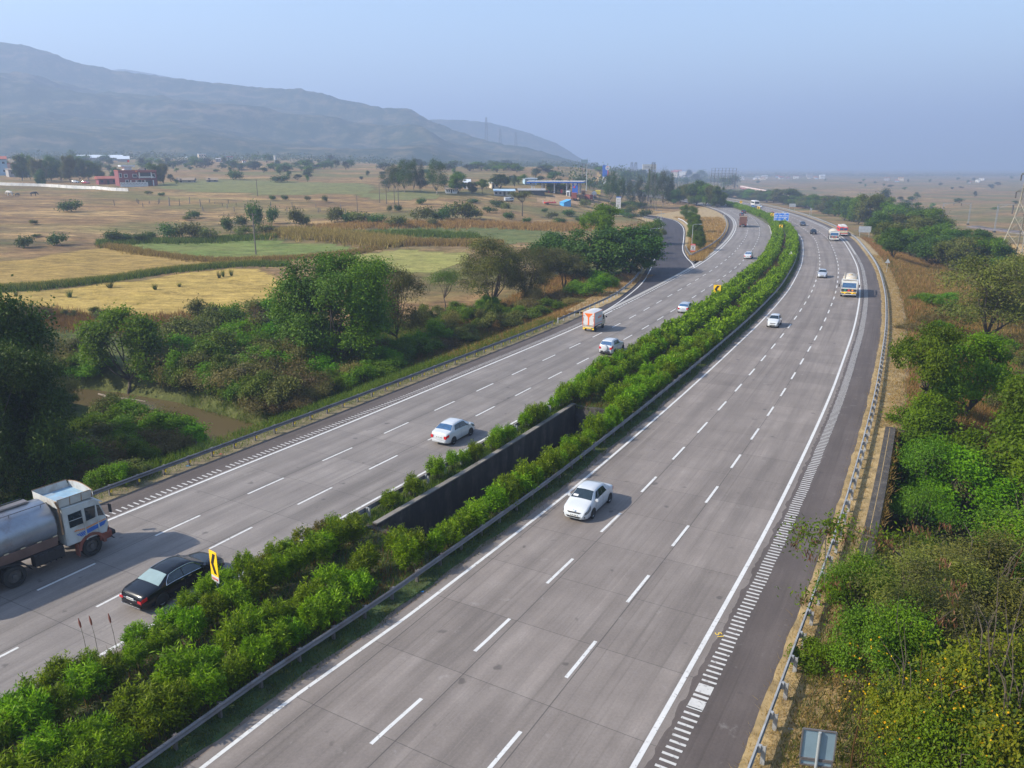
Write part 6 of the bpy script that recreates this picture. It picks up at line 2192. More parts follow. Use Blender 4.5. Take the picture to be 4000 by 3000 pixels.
# compound wall
cw = [T(*zm(a, b_, 0, 600, 2.765)) for a, b_ in [(-250, 325), (0, 342), (250, 350), (480, 358), (700, 372), (960, 385), (1180, 400), (1388, 408)]]
mb = MB()
cc = Curve([p[:2] for p in cw], 3.0, 3)
hh = height(cc.p[:, 0], cc.p[:, 1])
for i in range(len(cc.p)):
    for o, dz in ((-.15, -1), (-.15, 1.4), (.15, 1.4), (.15, -1)):
        p_ = cc.p[i] + cc.r[i] * o
        mb.v.append((p_[0], p_[1], hh[i] + dz))
mb.f = [(4*i + j, 4*i + (j + 1) % 4, 4*i + 4 + (j + 1) % 4, 4*i + 4 + j) for i in range(len(cc.p) - 1) for j in range(4)]
mb.m = [0] * len(mb.f)
x0_, y0_ = cc.p[len(cc.p) // 2]
wl_ = mb.build("compound_wall", M['wall_white'])
tag(wl_, "long whitewashed compound wall in front of the red house and its trees", "wall")
mb = MB()
for i in range(2, len(cc.p) - 1, 2):
    p_ = cc.p[i]
    mb.box((p_[0], p_[1], hh[i] + .72), (.4, .4, 1.6))
o = mb.build("piers", M['wall_white'], wl_)
# white car, red car in the yard
for a, b_, pt, nm in [(818, 318, 'white_paint', "white car parked in the yard left of the red house"), (930, 325, 'red_paint', "red car parked in the yard next to the white car")]:
    q = T(*zm(a, b_, 0, 600, 2.765))
    o = car('hatch_mid', nm, pt, q[:2], np.array([.95, -.25]))
    o.location.z = q[2]
# village at the hill foot
def village(n, boxpx, seed, group, dist_rng, labels, sizes=(8, 22), gz=None):
    rg = random.Random(seed)
    for i in range(n):
        px, py = rg.uniform(boxpx[0], boxpx[2]), rg.uniform(boxpx[1], boxpx[3])
        q = T(px, py) if gz is None else gz(px, py, rg)
        k = pixel_m(q)
        w = rg.uniform(*sizes)
        h = rg.uniform(.35, .8) * w
        wm = rg.choice(['wall_white', 'wall_white', 'wall_cream', 'wall_pink', 'wall_blue', 'wall_grey'])
        house("village_house", labels[(wm, )] if (wm,) in labels else labels[0], px, py, w, h, w * k * .8, wm, rg.choice(['flat', 'flat', 'gable', 'shed']), rg.choice(['roof_sheet', 'roof_tile', 'roof_white']), group, rg.choice([2, 3]), q=q, detail=w > 12, floors=2 if h > 9 else 1)
village(16, (800, 600, 960, 640), 5, "hazy village houses at the hill foot", None, ["one of the small hazy village houses clustered at the hill foot"])
village(8, (560, 605, 760, 650), 6, "scattered houses below the hill", None, ["one of the small scattered houses below the hill right of the red house"], (6, 14))
house("yellow_house", "pale yellow house with a stepped top in the hazy village", 790, 626, 24, 20, 9, 'wall_cream', 'flat', 'roof_white', None, 3, floors=2)
for a, b_, w, nm in [(390, 622, 130, "long pale shed roof in the haze behind the trees"), (483, 627, 36, "shorter pale shed roof at the end of the long one")]:
    q = T(a, b_ + 4)
    house("long_shed", nm, a, b_, w, 8, 14, 'wall_grey', 'gable', 'roof_white', None, 3, q=q, rz=math.atan2(-q[1], -q[0]) - math.pi / 2, cat="shed", detail=False)
q = T(1075, 638)
k = pixel_m(q)
r = thing("water_tower", "slim white water tower among the hazy trees", "water tower", q)
MB().cyl((0, 0, -1), (0, 0, 20 * k), 1.0, n=8).build("shaft", M['wall_white'], r)
MB().cyl((0, 0, 18 * k), (0, 0, 27 * k), 3 * k, 4 * k, n=12).build("tank", M['wall_white'], r)
for a, b_, w, h, nm, wl in [(1150, 335, 90, 12, "low thatched hut with sagging roof in the field right of the red house", 'wall_grey'), (1310, 332, 60, 10, "dark ruined hut beside the thatched hut", 'wall_grey')]:
    house("thatched_hut", nm, *zm(a - 0, b_, 0, 500, 1.58), w / 1.58, h / 1.58, 6, wl, 'gable', 'roof_thatch', None, 2, cat="hut")
z5p = lambda a, b_: zm(a, b_, 1450, 600, 2.212)
house("tiled_cottage", "white walled cottage with a low tiled roof beside the tall grove", *z5p(690, 338), 42, 14, 7, 'wall_white', 'gable', 'roof_thatch', None, 5, cat="cottage")
house("small_white_house", "white gabled house peeping between the roadside trees", *z5p(830, 300), 26, 22, 7, 'wall_white', 'gable', 'roof_white', None, 2)
house("gabled_shed", "shed with a steep white gable next to the round dark tree", *z5p(1060, 300), 26, 20, 7, 'wall_cream', 'gable', 'roof_white', None, 2, cat="shed")
house("blue_roof_shed", "long shed with a pale blue sheet roof and grey walls near the petrol station", *z5p(1150, 362), 78, 18, 7, 'wall_grey', 'shed', 'wall_blue', None, 5, cat="shed")
house("open_shelter", "dark open fronted shelter with a thin roof left of the petrol station", *z5p(1385, 350), 98, 15, 6, 'window_and_shade', 'shed', 'roof_sheet', None, 3, cat="shelter", detail=False)  # closed dark box, its colour stands for the shaded inside
house("pale_hall", "pale hall behind the petrol station canopy", *z5p(1370, 262), 45, 18, 8, 'wall_blue', 'flat', 'roof_white', None, 3, cat="building")
house("kiosk", "small white kiosk at the station forecourt", *z5p(1705, 365), 12, 14, 3, 'wall_white', 'flat', 'roof_white', None, 1, cat="kiosk")

# petrol station canopy
q = T(*z5p(1600, 340))
k = pixel_m(q) / 2.212
rz = math.atan2(-q[1], -q[0]) - math.pi / 2 - .12
r = thing("station_canopy", "long petrol station canopy with a blue and white edge on thick columns", "canopy", q, rz)
W_, zc = 470 * k, 88 * k
MB().box((0, 0, zc), (W_, 13, 10 * k)).build("blue_edge", M['blue_paint2'], r)
MB().box((0, 0, zc + 7.5 * k), (W_ * 1.01, 13.2, 5 * k)).build("white_edge", M['sign_white'], r)
for i, x in enumerate((-.42, -.2, .02, .24, .42)):
    for y in (-4, 4):
        MB().box((x * W_, y, zc / 2), (.6, .6, zc)).build("column", M['sign_white'], r)
MB().box((flip * 165 * k, 5.5, 42 * k), (46 * k, .5, 84 * k)).build("blue_tower", M['blue_paint2'], r)
MB().cyl((flip * 165 * k, 5.74, 76 * k), (flip * 165 * k, 5.92, 76 * k), 13 * k, n=16).build("round_emblem", M['sign_white'], r)
MB().cyl((flip * 160 * k, 5.74, 50 * k), (flip * 160 * k, 5.9, 50 * k), 7 * k, n=12).build("red_emblem", M['sign_red'], r)
for x in (-.3, -.1, .12):
    MB().bbox((x * W_, 2, .9), (.9, .6, 1.9), .08).build("fuel_pump", M['sign_red'], r)
# station sign pylon
q = T(*zm(530, 470, 2200, 600, 3.318))
k = pixel_m(q) / 3.318
r = thing("station_sign", "tall blue and white station sign with a round emblem near the top", "sign pylon", q, math.atan2(-q[1], -q[0]))
MB().box((0, 4 * k, 80 * k), (1.0, 56 * k, 160 * k)).build("white_base", M['sign_white'], r)
MB().box((0, -2 * k + 8 * k, 228 * k), (1.1, 66 * k, 136 * k)).build("blue_panel", M['blue_paint2'], r)
MB().box((.1, 40 * k, 205 * k), (1.1, 9 * k, 90 * k)).build("red_edge", M['sign_red'], r)
MB().cyl((.5, 34 * k, 265 * k), (.75, 34 * k, 265 * k), 28 * k, n=20).build("emblem_disc", M['sign_white'], r)
MB().slab((.75, 34 * k, 262 * k), (0, 1, 0), (0, 0, 1), (1, 0, 0), [(-18 * k, 2 * k), (0, -14 * k), (18 * k, 2 * k), (6 * k, -2 * k), (0, 2 * k), (-6 * k, -2 * k)], .06).build("emblem_mark", M['blue_paint2'], r)
MB().box((.78, 34 * k, 277 * k), (.06, 20 * k, 9 * k)).build("emblem_bar", M['sign_red'], r)
t = MB()
for z in (110, 60):
    t.box((.53, 4 * k, z * k), (.06, 40 * k, 3 * k))
t.box((.53, 0, 128 * k), (.06, 16 * k, 12 * k))
t.build("panel_lines", M['sign_red'], r)
# grey hoarding beside it, forecourt lamp mast
q = T(*zm(465, 480, 2200, 600, 3.318))
q2 = q + np.array([-4, 60, 3])
k = pixel_m(q2) / 3.318
r = thing("billboard", "faint blue grey billboard behind the station sign", "billboard", q2, math.atan2(-q2[1], -q2[0]) + .1)
MB().box((0, 0, (245 + 20) * k), (.4, 85 * k, 45 * k)).build("panel", M['sign_back_blue'], r)
for s_ in (1, -1):
    MB().cyl((-.3, s_ * 20 * k, -1), (-.3, s_ * 20 * k, 250 * k), .25, n=6).build("post", M['lattice_dark'], r)
q = T(*zm(300, 490, 2200, 600, 3.318))
k = pixel_m(q) / 3.318
r = thing("lamp_mast", "tall floodlight mast on the station forecourt", "lamp mast", q)
MB().cyl((0, 0, -.5), (0, 0, 325 * k), .28, .16, 8).build("mast", M['pale_pole'], r)
MB().box((0, 0, 328 * k), (44 * k, .5, 9 * k)).build("floodlights", M['sign_back'], r)
# station lorries
def far_lorry(label, px, py, w, h, body, rz, L=5.5):
    q = T(px, py)
    r = thing("parked_truck", label, "truck", q, rz, "lorries parked at the petrol station")
    k = pixel_m(q)
    W_, H_ = w * k, h * k
    MB().box((0, 0, H_ * .60), (L, W_, H_ * .72)).build("cargo_body", M[body], r)
    s = MB()
    for i in range(5):
        s.box((-L / 2 - .03, 0, H_ * (.32 + i * .14)), (.06, W_ * 1.01, .07))
    s.build("tail_slats", M['rust'], r)
    cab_front(r, W_, H_ * .85, L / 2 + 1.9, 1.8, 'cab_white', 'black_trim', (H_ * .45, H_ * .75), .6)
    MB().box((.6, 0, .75), (L + 2, .8, .25)).build("chassis", M['under'], r)
    for x in (-L / 2 + 1, L / 2 + .9):
        axle(r, x, W_ / 2, .48)
away = math.pi / 2 - .1
far_lorry("red lorry parked left of the grey lorry at the station exit", *zm(140, 605, 2200, 600, 3.318), 20, 29, 'road_red', away)
far_lorry("dark grey tarped lorry between the two red lorries", *zm(240, 620, 2200, 600, 3.318), 19, 26, 'black_trim', away)
far_lorry("open topped brick red lorry tilting beside the tanker", *zm(325, 615, 2200, 600, 3.318), 24, 24, 'road_red', away - .3)
far_lorry("lorry under a yellow tarpaulin behind the forecourt tanker", *zm(450, 545, 2200, 600, 3.318), 18, 20, 'yellow_tarp', away)
far_lorry("dark brown lorry farther back under the canopy edge", *zm(262, 530, 2200, 600, 3.318), 15, 16, 'brown_wood', away)
q = T(*zm(400, 580, 2200, 600, 3.318))
r = thing("parked_tanker", "white ended tanker parked between red lorry and yellow tarpaulin", "tanker truck", q, away, "lorries parked at the petrol station")
tank_shell(-4, 3, 2.2, 1.3, 1.3).build("tank", M['sign_white'], r, True, 60)
MB().box((0, 0, .9), (8, 1, .3)).build("chassis", M['under'], r)
cab_front(r, 2.4, 2.7, 5.4, 1.9, 'cab_white', 'black_trim')
MB().box((-4.05, 0, 1.5), (.1, .9, .5)).build("red_mark", M['sign_red'], r)
for x in (-3, -1.7, 4.2):
    axle(r, x, 1.2, .48)
q = T(*zm(30, 680, 2200, 600, 3.318))
k = pixel_m(q)
r = thing("blue_shack", "bright blue sheet shack with a slanting roof in the dry field", "shack", q, math.atan2(-q[1], -q[0]) - math.pi / 2 + .5)
MB().slab((-14 * k, -2, 0), (1, 0, 0), (0, 0, 1), (0, 1, 0), [(0, -.5), (30 * k, -.5), (30 * k, 13 * k), (0, 23 * k)], 4).build("wall", M['blue_light'], r)
MB().slab((-15 * k, -2.3, 23.2 * k), (1, 0, -.33), (.33, 0, 1), (0, 1, 0), [(0, 0), (32 * k, 0), (32 * k, .2), (0, .2)], 4.6).build("roof", M['blue_light'], r)
q = T(*z5p(1545, 440))
r = thing("red_trailer", "red farm trailer lying in the dry field near the blue shack", "trailer", q, .3)
MB().box((0, 0, .9), (5.5, 2.0, .5)).build("bed", M['sign_red'], r)
fr_ = MB()
for x in (-2.5, 0, 2.5):
    fr_.box((x, 1, 1.5), (.12, .12, 1.0))
fr_.build("stakes", M['sign_red'], r)
for s_ in (1, -1):
    wheel(r, -1.4, s_ * 1.0, .45, .25, M['steel_rim'], s_, True)
q = T(*z5p(1190, 415))
r = thing("white_van", "small white van parked on the dry field", "van", q, .4)
MB().bbox((0, 0, 1.15), (4.2, 1.7, 1.6), .25).build("body", M['white_paint'], r)
MB().box((1.0, 0, 1.5), (1.9, 1.73, .5)).build("side_window", M['glass'], r)
for x in (-1.3, 1.3):
    axle(r, x, .82, .3, w=.18)
# people and animals far away: tiny in the picture, still built as bodies
def skin_body(name, verts, edges, radii, mat, parent=None, loc=None, sub=1):
    me = bpy.data.meshes.new(name)
    me.from_pydata(verts, edges, [])
    me.update()
    o = link_data(name, me, parent, loc)
    sk = o.modifiers.new("skin", 'SKIN')
    for v, r_ in zip(me.skin_vertices[0].data, radii):
        v.radius = (r_, r_)
    me.skin_vertices[0].data[0].use_root = True
    ss = o.modifiers.new("sub", 'SUBSURF')
    ss.levels = ss.render_levels = sub
    me.materials.append(mat)
    return o
M['skin'] = plain("brown_skin", (0.16, 0.085, 0.055), 0.6, 0, 0.05)
M['shirt'] = plain("white_shirt", (0.62, 0.61, 0.58), 0.85, 0, 0.05)
M['hide_white'] = plain("white_cattle_hide", (0.55, 0.52, 0.47), 0.8, 0, 0.1)
M['hide_dark'] = plain("dark_buffalo_hide", (0.03, 0.028, 0.03), 0.7, 0, 0.1)
def person(label, q, rz, shirt='shirt'):
    V = [(0, 0, .92), (0, 0, 1.15), (0, 0, 1.40), (0, 0, 1.52), (0.02, 0, 1.66), (0, .19, 1.40), (.02, .25, 1.12), (.08, .25, .88), (0, -.19, 1.40), (0, -.25, 1.12), (.06, -.24, .88), (0, .10, .86), (.03, .11, .48), (0, .11, .06), (.12, .11, .03), (0, -.10, .86), (-.03, -.11, .48), (-.06, -.11, .06), (.06, -.11, .03)]
    E_ = [(0, 1), (1, 2), (2, 3), (3, 4), (2, 5), (5, 6), (6, 7), (2, 8), (8, 9), (9, 10), (0, 11), (11, 12), (12, 13), (13, 14), (0, 15), (15, 16), (16, 17), (17, 18)]
    R_ = [.14, .13, .15, .06, .105, .06, .045, .04, .06, .045, .04, .09, .065, .05, .04, .09, .065, .05, .04]
    o = skin_body("person", V, E_, R_, M[shirt], None, q)
    o.rotation_euler = (0, 0, rz)
    tag(o, label, "person")
    h_ = MB()
    h_.cyl((0, 0, 1.60), (0, 0, 1.79), .108, .07, 10)
    h_.build("hair", M['ink'], o)
person("person in a white shirt standing in the dry field near the red trailer", T(*z5p(1487, 436)), 2.0)
def cow(label, q, rz, mat, s_=1.0, head_down=True):
    hz_ = (1.35, 0, .45) if head_down else (1.25, 0, 1.5)
    V = [(-.55, 0, 1.12), (-.1, 0, 1.10), (.45, 0, 1.15), (.85, 0, 1.25), (1.1, 0, .95 if head_down else 1.45), hz_, (-.60, .18, .95), (-.62, .18, .62), (-.72, .18, .40), (-.68, .18, .05), (-.60, -.18, .95), (-.55, -.18, .62), (-.65, -.18, .40), (-.60, -.18, .05), (.52, .17, .92), (.50, .17, .48), (.52, .17, .05), (.52, -.17, .92), (.58, -.17, .48), (.62, -.17, .05), (-.85, 0, 1.05), (-.9, 0, .5), hz_[:1] + (0.12,) + (hz_[2] + .22,)]
    V[22] = (hz_[0] - .1, .14, hz_[2] + .28)
    E_ = [(0, 1), (1, 2), (2, 3), (3, 4), (4, 5), (0, 6), (6, 7), (7, 8), (8, 9), (0, 10), (10, 11), (11, 12), (12, 13), (2, 14), (14, 15), (15, 16), (2, 17), (17, 18), (18, 19), (0, 20), (20, 21), (4, 22)]
    R_ = [.30, .34, .33, .24, .15, .10, .16, .10, .07, .06, .16, .10, .07, .06, .13, .08, .06, .13, .08, .06, .05, .03, .03]
    o = skin_body("cow", V, E_, R_, mat, None, q)
    o.rotation_euler = (0, 0, rz)
    o.scale = (s_, s_, s_)
    tag(o, label, "cow")
cow("white cow grazing in the dry field at the far left", T(*zm(110, 460, 0, 600, 2.765)), 3.0, M['hide_white'], 1.5)
cow("dark buffalo lying low in the dry field right of the white cow", T(*zm(365, 464, 0, 600, 2.765)), .2, M['hide_dark'], 1.4)
cow("small dark calf between the white cow and the buffalo", T(*zm(186, 463, 0, 600, 2.765)), 1.2, M['hide_dark'], .9)
person("person in dark clothes standing behind the white cow", T(*zm(96, 445, 0, 600, 2.765)), 1.0, 'ink')

# settlement on the far plain to the right, long train
def plain_pt(px, py, rg, base=-9):
    q = P(px, py, base)
    return np.array([q[0], q[1], H1(q[0], q[1])])
rg0 = random.Random(77)
village(20, (2890, 693, 3230, 703), 12, "pale houses of the far town on the plain", None, ["one of the pale hazy houses of the far town on the plain"], (7, 20), plain_pt)
village(7, (2620, 690, 2760, 702), 14, "buildings of the far town behind the bend", None, ["one of the hazy buildings behind the bend near the empty hoarding frame"], (14, 30), plain_pt)
village(6, (3400, 705, 3850, 716), 15, "tiny sheds on the hazy plain", None, ["one of the tiny pale sheds scattered on the hazy plain"], (8, 18), plain_pt)
tr_pts = [(2895, 730), (2935, 738), (2985, 747), (3030, 756), (3080, 767), (3125, 777), (3165, 786), (3215, 797), (3260, 808), (3300, 818)]
TC = Curve([P(a, b_, -4.5) for a, b_ in tr_pts], 2.0, 20)
root = thing("train", "long cream and red passenger train on the far side of the tree belt", "train", (*TC.at(0), -4.5))
s_ = 2.0
M['coach'] = plain("cream_coach_paint", (0.55, 0.42, 0.38), 0.6, 0, 0.08, 1)
M['coach_red'] = plain("maroon_coach_band", (0.30, 0.06, 0.07), 0.6, 0, 0.08, 1)
gz_ = float(np.mean(height(TC.p[:, 0], TC.p[:, 1]))) + 1.0
while s_ < TC.s[-1] - 24:
    p_ = TC.at(s_ + 11) - TC.at(0)
    t_ = TC.tan(s_ + 11)
    a_ = math.atan2(t_[1], t_[0])
    cm = MB().bbox((0, 0, 2.4), (21.6, 3.1, 3.4), .5)
    c_o = cm.build("coach", M['coach'], root)
    c_o.location = (p_[0], p_[1], gz_ + 4.5)
    c_o.rotation_euler = (0, 0, a_)
    for sd in (1, -1):
        MB().box((0, sd * 1.56, 1.5), (21.2, .03, 1.0)).build("red_band", M['coach_red'], c_o)
        w_ = MB()
        for i in range(9):
            w_.box((-9.2 + i * 2.3, sd * 1.57, 2.6), (1.3, .04, .8))
        w_.build("windows", M['window_and_shade'], c_o)
    u_ = MB()
    for x in (-7.5, 7.5):
        u_.box((x, 0, .35), (3.4, 2.2, .75))
    u_.build("bogie", M['under'], c_o)
    s_ += 23.2
# ---------------------------------------------------------------- vegetation
def unit(v):
    return v / (np.linalg.norm(v, axis=-1, keepdims=True) + 1e-9)

def leaves(C, Nn, l, w, rg, droop=0.0):
    """rhombic leaf faces at C with normals Nn"""
    n = len(C)
    d = unit(np.cross(Nn, unit(rg.normal(size=(n, 3)))))
    d[:, 2] -= droop
    d = unit(d)
    s = unit(np.cross(d, Nn))
    L = (l * rg.uniform(.7, 1.3, n))[:, None]
    W = (w * rg.uniform(.7, 1.3, n))[:, None]
    return np.stack([C - d * L / 2, C + s * W / 2 - d * L * .05, C + d * L / 2, C - s * W / 2 - d * L * .05], 1)

def crown_data(seed, rx, rz, zc, nclump, nleaf, cr, l, w, lower=-0.35, lob=0.30, inner=0.45, up=0.5, droop=0.0, flat=0.7, nb=None):
    rg = np.random.default_rng(seed)
    # boughs first, then leaf clumps on each bough's own dome
    nb = nb or max(8, int(nclump / 9))
    inner = max(inner, .55)
    bd = unit(rg.normal(size=(nb * 5, 3)))
    bd = bd[bd[:, 2] > lower][:nb]
    br = rg.uniform(.17, .20 + lob * .42, len(bd))
    bc = bd * (rg.uniform(inner, 1.0, len(bd)) * (1 - br * .55))[:, None]
    bi = rg.choice(len(bd), nclump, p=br ** 2 / (br ** 2).sum())
    cd = unit(rg.normal(size=(nclump, 3)) + bd[bi] * .9 + np.array([0, 0, .35]))
    u3 = bc[bi] + cd * (br[bi] * rg.uniform(.55, 1.0, nclump))[:, None]
    d = unit(u3)
    Cc = u3 * np.array([rx, rx, rz]) + np.array([0, 0, zc])
    tone_b = rg.uniform(0, 1, len(bd))
    tone_c = np.clip(rg.uniform(.05, .75, nclump) * .6 + tone_b[bi] * .45, 0, 1)
    k = rg.poisson(nleaf, len(d)) + 4
    ci = np.repeat(np.arange(len(d)), k)
    n = len(ci)
    o = rg.normal(size=(n, 3)) * np.array([cr, cr, cr * flat]) * rg.uniform(.6, 1.25, len(d))[ci][:, None]
    C = Cc[ci] + o
    out = unit(C - np.array([0, 0, zc - rz * .3]))
    Nn = unit(out * .5 + rg.normal(size=(n, 3)) * .55 + np.array([0, 0, up]))
    tone = np.clip(tone_c[ci] * .7 + rg.uniform(.06, .30, n), 0, 1)
    return leaves(C, Nn, l, w, rg, droop), tone, Cc

def trunk_mesh(seed, th, zc, Cc, r0, mat, nlimb=9, lean=(0, 0)):
    rg = np.random.default_rng(seed + 99)
    mb = MB()
    fork = np.array([lean[0] * .5 + rg.normal() * .15, lean[1] * .5 + rg.normal() * .15, th])
    mb.tube([(0, 0, -.8), (0.03, 0, 0.0), fork * np.array([.45, .45, .5]) + rg.normal(size=3) * .06, fork], [r0 * 1.35, r0 * 1.05, r0 * .8, r0 * .7], 8)
    idx = rg.choice(len(Cc), min(nlimb, len(Cc)), replace=False)
    for i in idx:
        e = Cc[i]
        m1 = fork * .62 + e * .38 + rg.normal(size=3) * .25 + np.array([0, 0, -.2])
        m2 = fork * .25 + e * .75 + rg.normal(size=3) * .2
        mb.tube([fork, m1, m2, e], [r0 * .5, r0 * .34, r0 * .2, r0 * .07], 6)
        for j in rg.choice(len(Cc), 2, replace=False):
            if np.linalg.norm(Cc[j] - m2) < np.linalg.norm(e - fork) * .8:
                mb.tube([m2, (m2 + Cc[j]) / 2 + rg.normal(size=3) * .12, Cc[j]], [r0 * .17, r0 * .1, r0 * .04], 5)
    me = bpy.data.meshes.new("trunk")
    me.from_pydata([tuple(p) for p in mb.v], [], mb.f)
    me.materials.append(mat)
    me.polygons.foreach_set("use_smooth", [True] * len(me.polygons))
    return me

PROTO = {}
def proto(key, seed, H, R, th, leaf, bark='bark', n=(90, 55), cr=.9, lw=(.34, .17), r0=.25, zoff=0.0, **kw):
    rz = (H - th) / 2 * 1.05
    zc = th + rz * .92 + zoff
    V, tone, Cc = crown_data(seed, R - cr * .7, rz - cr * .5, zc, n[0], n[1], cr, lw[0], lw[1], **kw)
    cm = quads_mesh("crown", V, tone, M[leaf])
    tm = trunk_mesh(seed, th, zc, Cc, r0, M[bark]) if th > 0.2 else None
    PROTO.setdefault(key, []).append((cm, tm, H, R))

for i in range(2):
    proto('broad', 100 + i, 13, 7.2, 1.0, ['leaf_mid', 'leaf_dark'][i], n=(430, 150), cr=.62, lw=(.27, .15), r0=.36, lower=-.85, lob=.45)
proto('broadmid', 110, 11, 6, 0.8, 'leaf_mid', n=(330, 130), cr=.58, lw=(.27, .15), r0=.3, lower=-.6, lob=.4)
proto('light', 120, 8, 4.0, 1.0, 'leaf_light', n=(180, 95), cr=.46, lw=(.26, .14), r0=.18, lower=-.5, lob=.45)
proto('light', 121, 8, 4.2, 2.6, 'leaf_light', n=(120, 80), cr=.42, lw=(.28, .14), r0=.16, lower=-.35, lob=.5, inner=.6)
for i in range(2):
    proto('olive', 130 + i, 9, 5.0, 1.0, 'leaf_olive', n=(260, 80), cr=.62, lw=(.24, .09), r0=.2, lower=-.7, lob=.5, inner=.5, flat=.45)
proto('feather', 140, 7, 3.4, 2.0, 'leaf_mid', n=(90, 60), cr=.7, lw=(.22, .07), r0=.12, lob=.5, inner=.5, flat=.5)
for i in range(3):
    proto('belt', 150 + i, 9, 5.0, 0.5, ['leaf_dark', 'leaf_mid', 'leaf_olive'][i], n=(200, 60), cr=.72, lw=(.42, .22), r0=.22, lower=-.8, lob=.4, flat=.55)
proto('beltdark', 156, 9, 5.2, 0.5, 'leaf_dark', n=(200, 64), cr=.72, lw=(.42, .22), r0=.22, lower=-.85, lob=.45, flat=.5)
for i in range(2):
    proto('gum', 160 + i, 16, 4.4, 1.8, 'leaf_grey' if i else 'leaf_dark', 'bark_pale', n=(190, 45), cr=.85, lw=(.42, .16), r0=.26, lower=-.9, lob=.6, inner=.55, droop=.5, flat=1.1)
proto('umbrella', 170, 6.5, 4.0, 3.6, 'leaf_olive', n=(60, 55), cr=.75, lw=(.26, .12), r0=.16, lower=.0, lob=.3, flat=.3)
proto('cypress', 175, 11, 1.5, .8, 'leaf_dark', n=(60, 40), cr=.5, lw=(.34, .16), r0=.12, lower=-.9, lob=.2, flat=1.3)
for i in range(3):
    proto('far', 180 + i, 9, 5.5, 0.5, ['leaf_dark', 'leaf_mid', 'leaf_grey'][i], n=(45, 26), cr=1.3, lw=(.95, .55), r0=.25, lower=-.5, lob=.5, flat=.7)
proto('bare', 190, 8, 3.5, 1.8, 'leaf_brown', 'bark_pale', n=(60, 9), cr=.8, lw=(.22, .09), r0=.16, lob=.5)
for i in range(3):
    proto('bush', 200 + i, 3.2, 2.2, 0, ['leaf_mid', 'leaf_olive', 'leaf_olive'][i], n=(75, 70), cr=.33, lw=(.20, .10), lower=-.25, lob=.5, zoff=-.3)
proto('bushlight', 206, 3.0, 2.0, 0, 'leaf_light', n=(70, 70), cr=.32, lw=(.20, .10), lower=-.25, lob=.5, zoff=-.3)
proto('bushdry', 207, 2.4, 2.0, 0, 'leaf_straw', n=(60, 60), cr=.40, lw=(.20, .06), lower=-.2, lob=.5, zoff=-.25)
proto('bushfar', 208, 3.2, 2.4, 0, 'leaf_dark', n=(40, 30), cr=.60, lw=(.40, .24), lower=-.25, lob=.5, zoff=-.3)
proto('bushfar', 209, 3.0, 2.6, 0, 'leaf_olive', n=(40, 30), cr=.60, lw=(.40, .24), lower=-.25, lob=.5, zoff=-.3)
# close plants at the lower right: finer leaves
proto('nearfeather', 220, 5.0, 2.6, 0, 'leaf_olive', n=(150, 130), cr=.38, lw=(.13, .045), lower=-.4, lob=.5, zoff=-.6, flat=.5)
proto('nearbush', 221, 4.4, 2.4, 0, 'leaf_mid', n=(160, 150), cr=.34, lw=(.115, .06), lower=-.35, lob=.5, zoff=-.5)
proto('nearyellow', 222, 3.6, 2.4, 0, 'leaf_yellow', n=(150, 150), cr=.36, lw=(.11, .065), lower=-.3, lob=.55, zoff=-.4)

def plant(kind, q, H_, R_, label, cat='tree', group=None, name='tree', var=None, rz=None):
    ps = PROTO[kind]
    cm, tm, H0, R0 = ps[random.randrange(len(ps)) if var is None else var % len(ps)]
    q = (float(q[0]), float(q[1]), float(q[2]))
    if tm is None:
        o = link_data(name, cm, None, q)
    else:
        o = thing(name, label, cat, q)
        link_data("crown", cm, o)
        link_data("trunk", tm, o)
    o.rotation_euler = (0, 0, random.uniform(0, 6.28) if rz is None else rz)
    o.scale = (R_ / R0, R_ / R0, H_ / H0)
    return tag(o, label, cat, group)

def put(kind, px, py, top, wpx, label, cat='tree', group=None, name='tree', var=None):
    q = T(px, py)
    k = pixel_m(q)
    return plant(kind, q, (py - top) * k * 1.03, max(.4, wpx * k / 2), label, cat, group, name, var)

# --- left bank: the big trees one by one
put('broad', 1330, 1440, 1015, 480, "huge dark green tree towering over the creek bank in the middle of the left side", var=0)
put('olive', 1553, 1350, 1040, 260, "darker thin leaved tree leaning on the right side of the huge tree", var=0)
put('broad', -40, 1880, 1265, 560, "massive dark tree at the left edge behind the tanker truck", var=1)
put('broad', 120, 1985, 1440, 400, "shaded tree standing close behind the tanker truck cab", var=1, cat="tree")
put('broadmid', -260, 1640, 1240, 460, "tree partly cut off by the left edge behind the massive dark tree")
put('light', 505, 1530, 1235, 300, "bright green tree on the far creek bank above the brown water", var=0)
put('bare', 1010, 1160 + 190, 1180, 90, "thin leafless tree on the edge of the yellow field")
put('feather', 1740, 1212, 1050, 150, "light feathery tree between the huge tree and the olive trees")
put('olive', 1921, 1215, 940, 290, "wide olive green tree with several trunks above the rusty grass", var=1)
put('olive', 2060, 1180, 960, 220, "olive tree standing behind the wide olive tree", var=0)
put('olive', 2200, 1155, 980, 240, "olive tree with pale bare branches near the green grass by the ramp", var=1)
put('beltdark', 2330, 1110, 890, 310, "wide dense dark tree nearest the start of the ramp")
put('beltdark', 2190, 1080, 900, 240, "dense dark tree behind the olive tree with pale branches")
put('beltdark', 2460, 1070, 880, 260, "dense dark tree beside the nearest ramp lamp post")
put('light', 2350, 1000, 812, 180, "yellowish green crown rising above the dense dark trees", var=1)
put('bare', 2475, 1020, 855, 170, "grey half bare tree above the dense dark trees near the ramp")
put('belt', 2545, 960, 860, 110, "green tree close to the small white sign on the ramp", var=1)
put('umbrella', 2040, 845, 752, 120, "flat topped thorn tree alone in the dry field before the sheds")
z4p = lambda a, b_: zm(a, b_, 0, 600, 2.765)
GH_ = "trees around the red house"
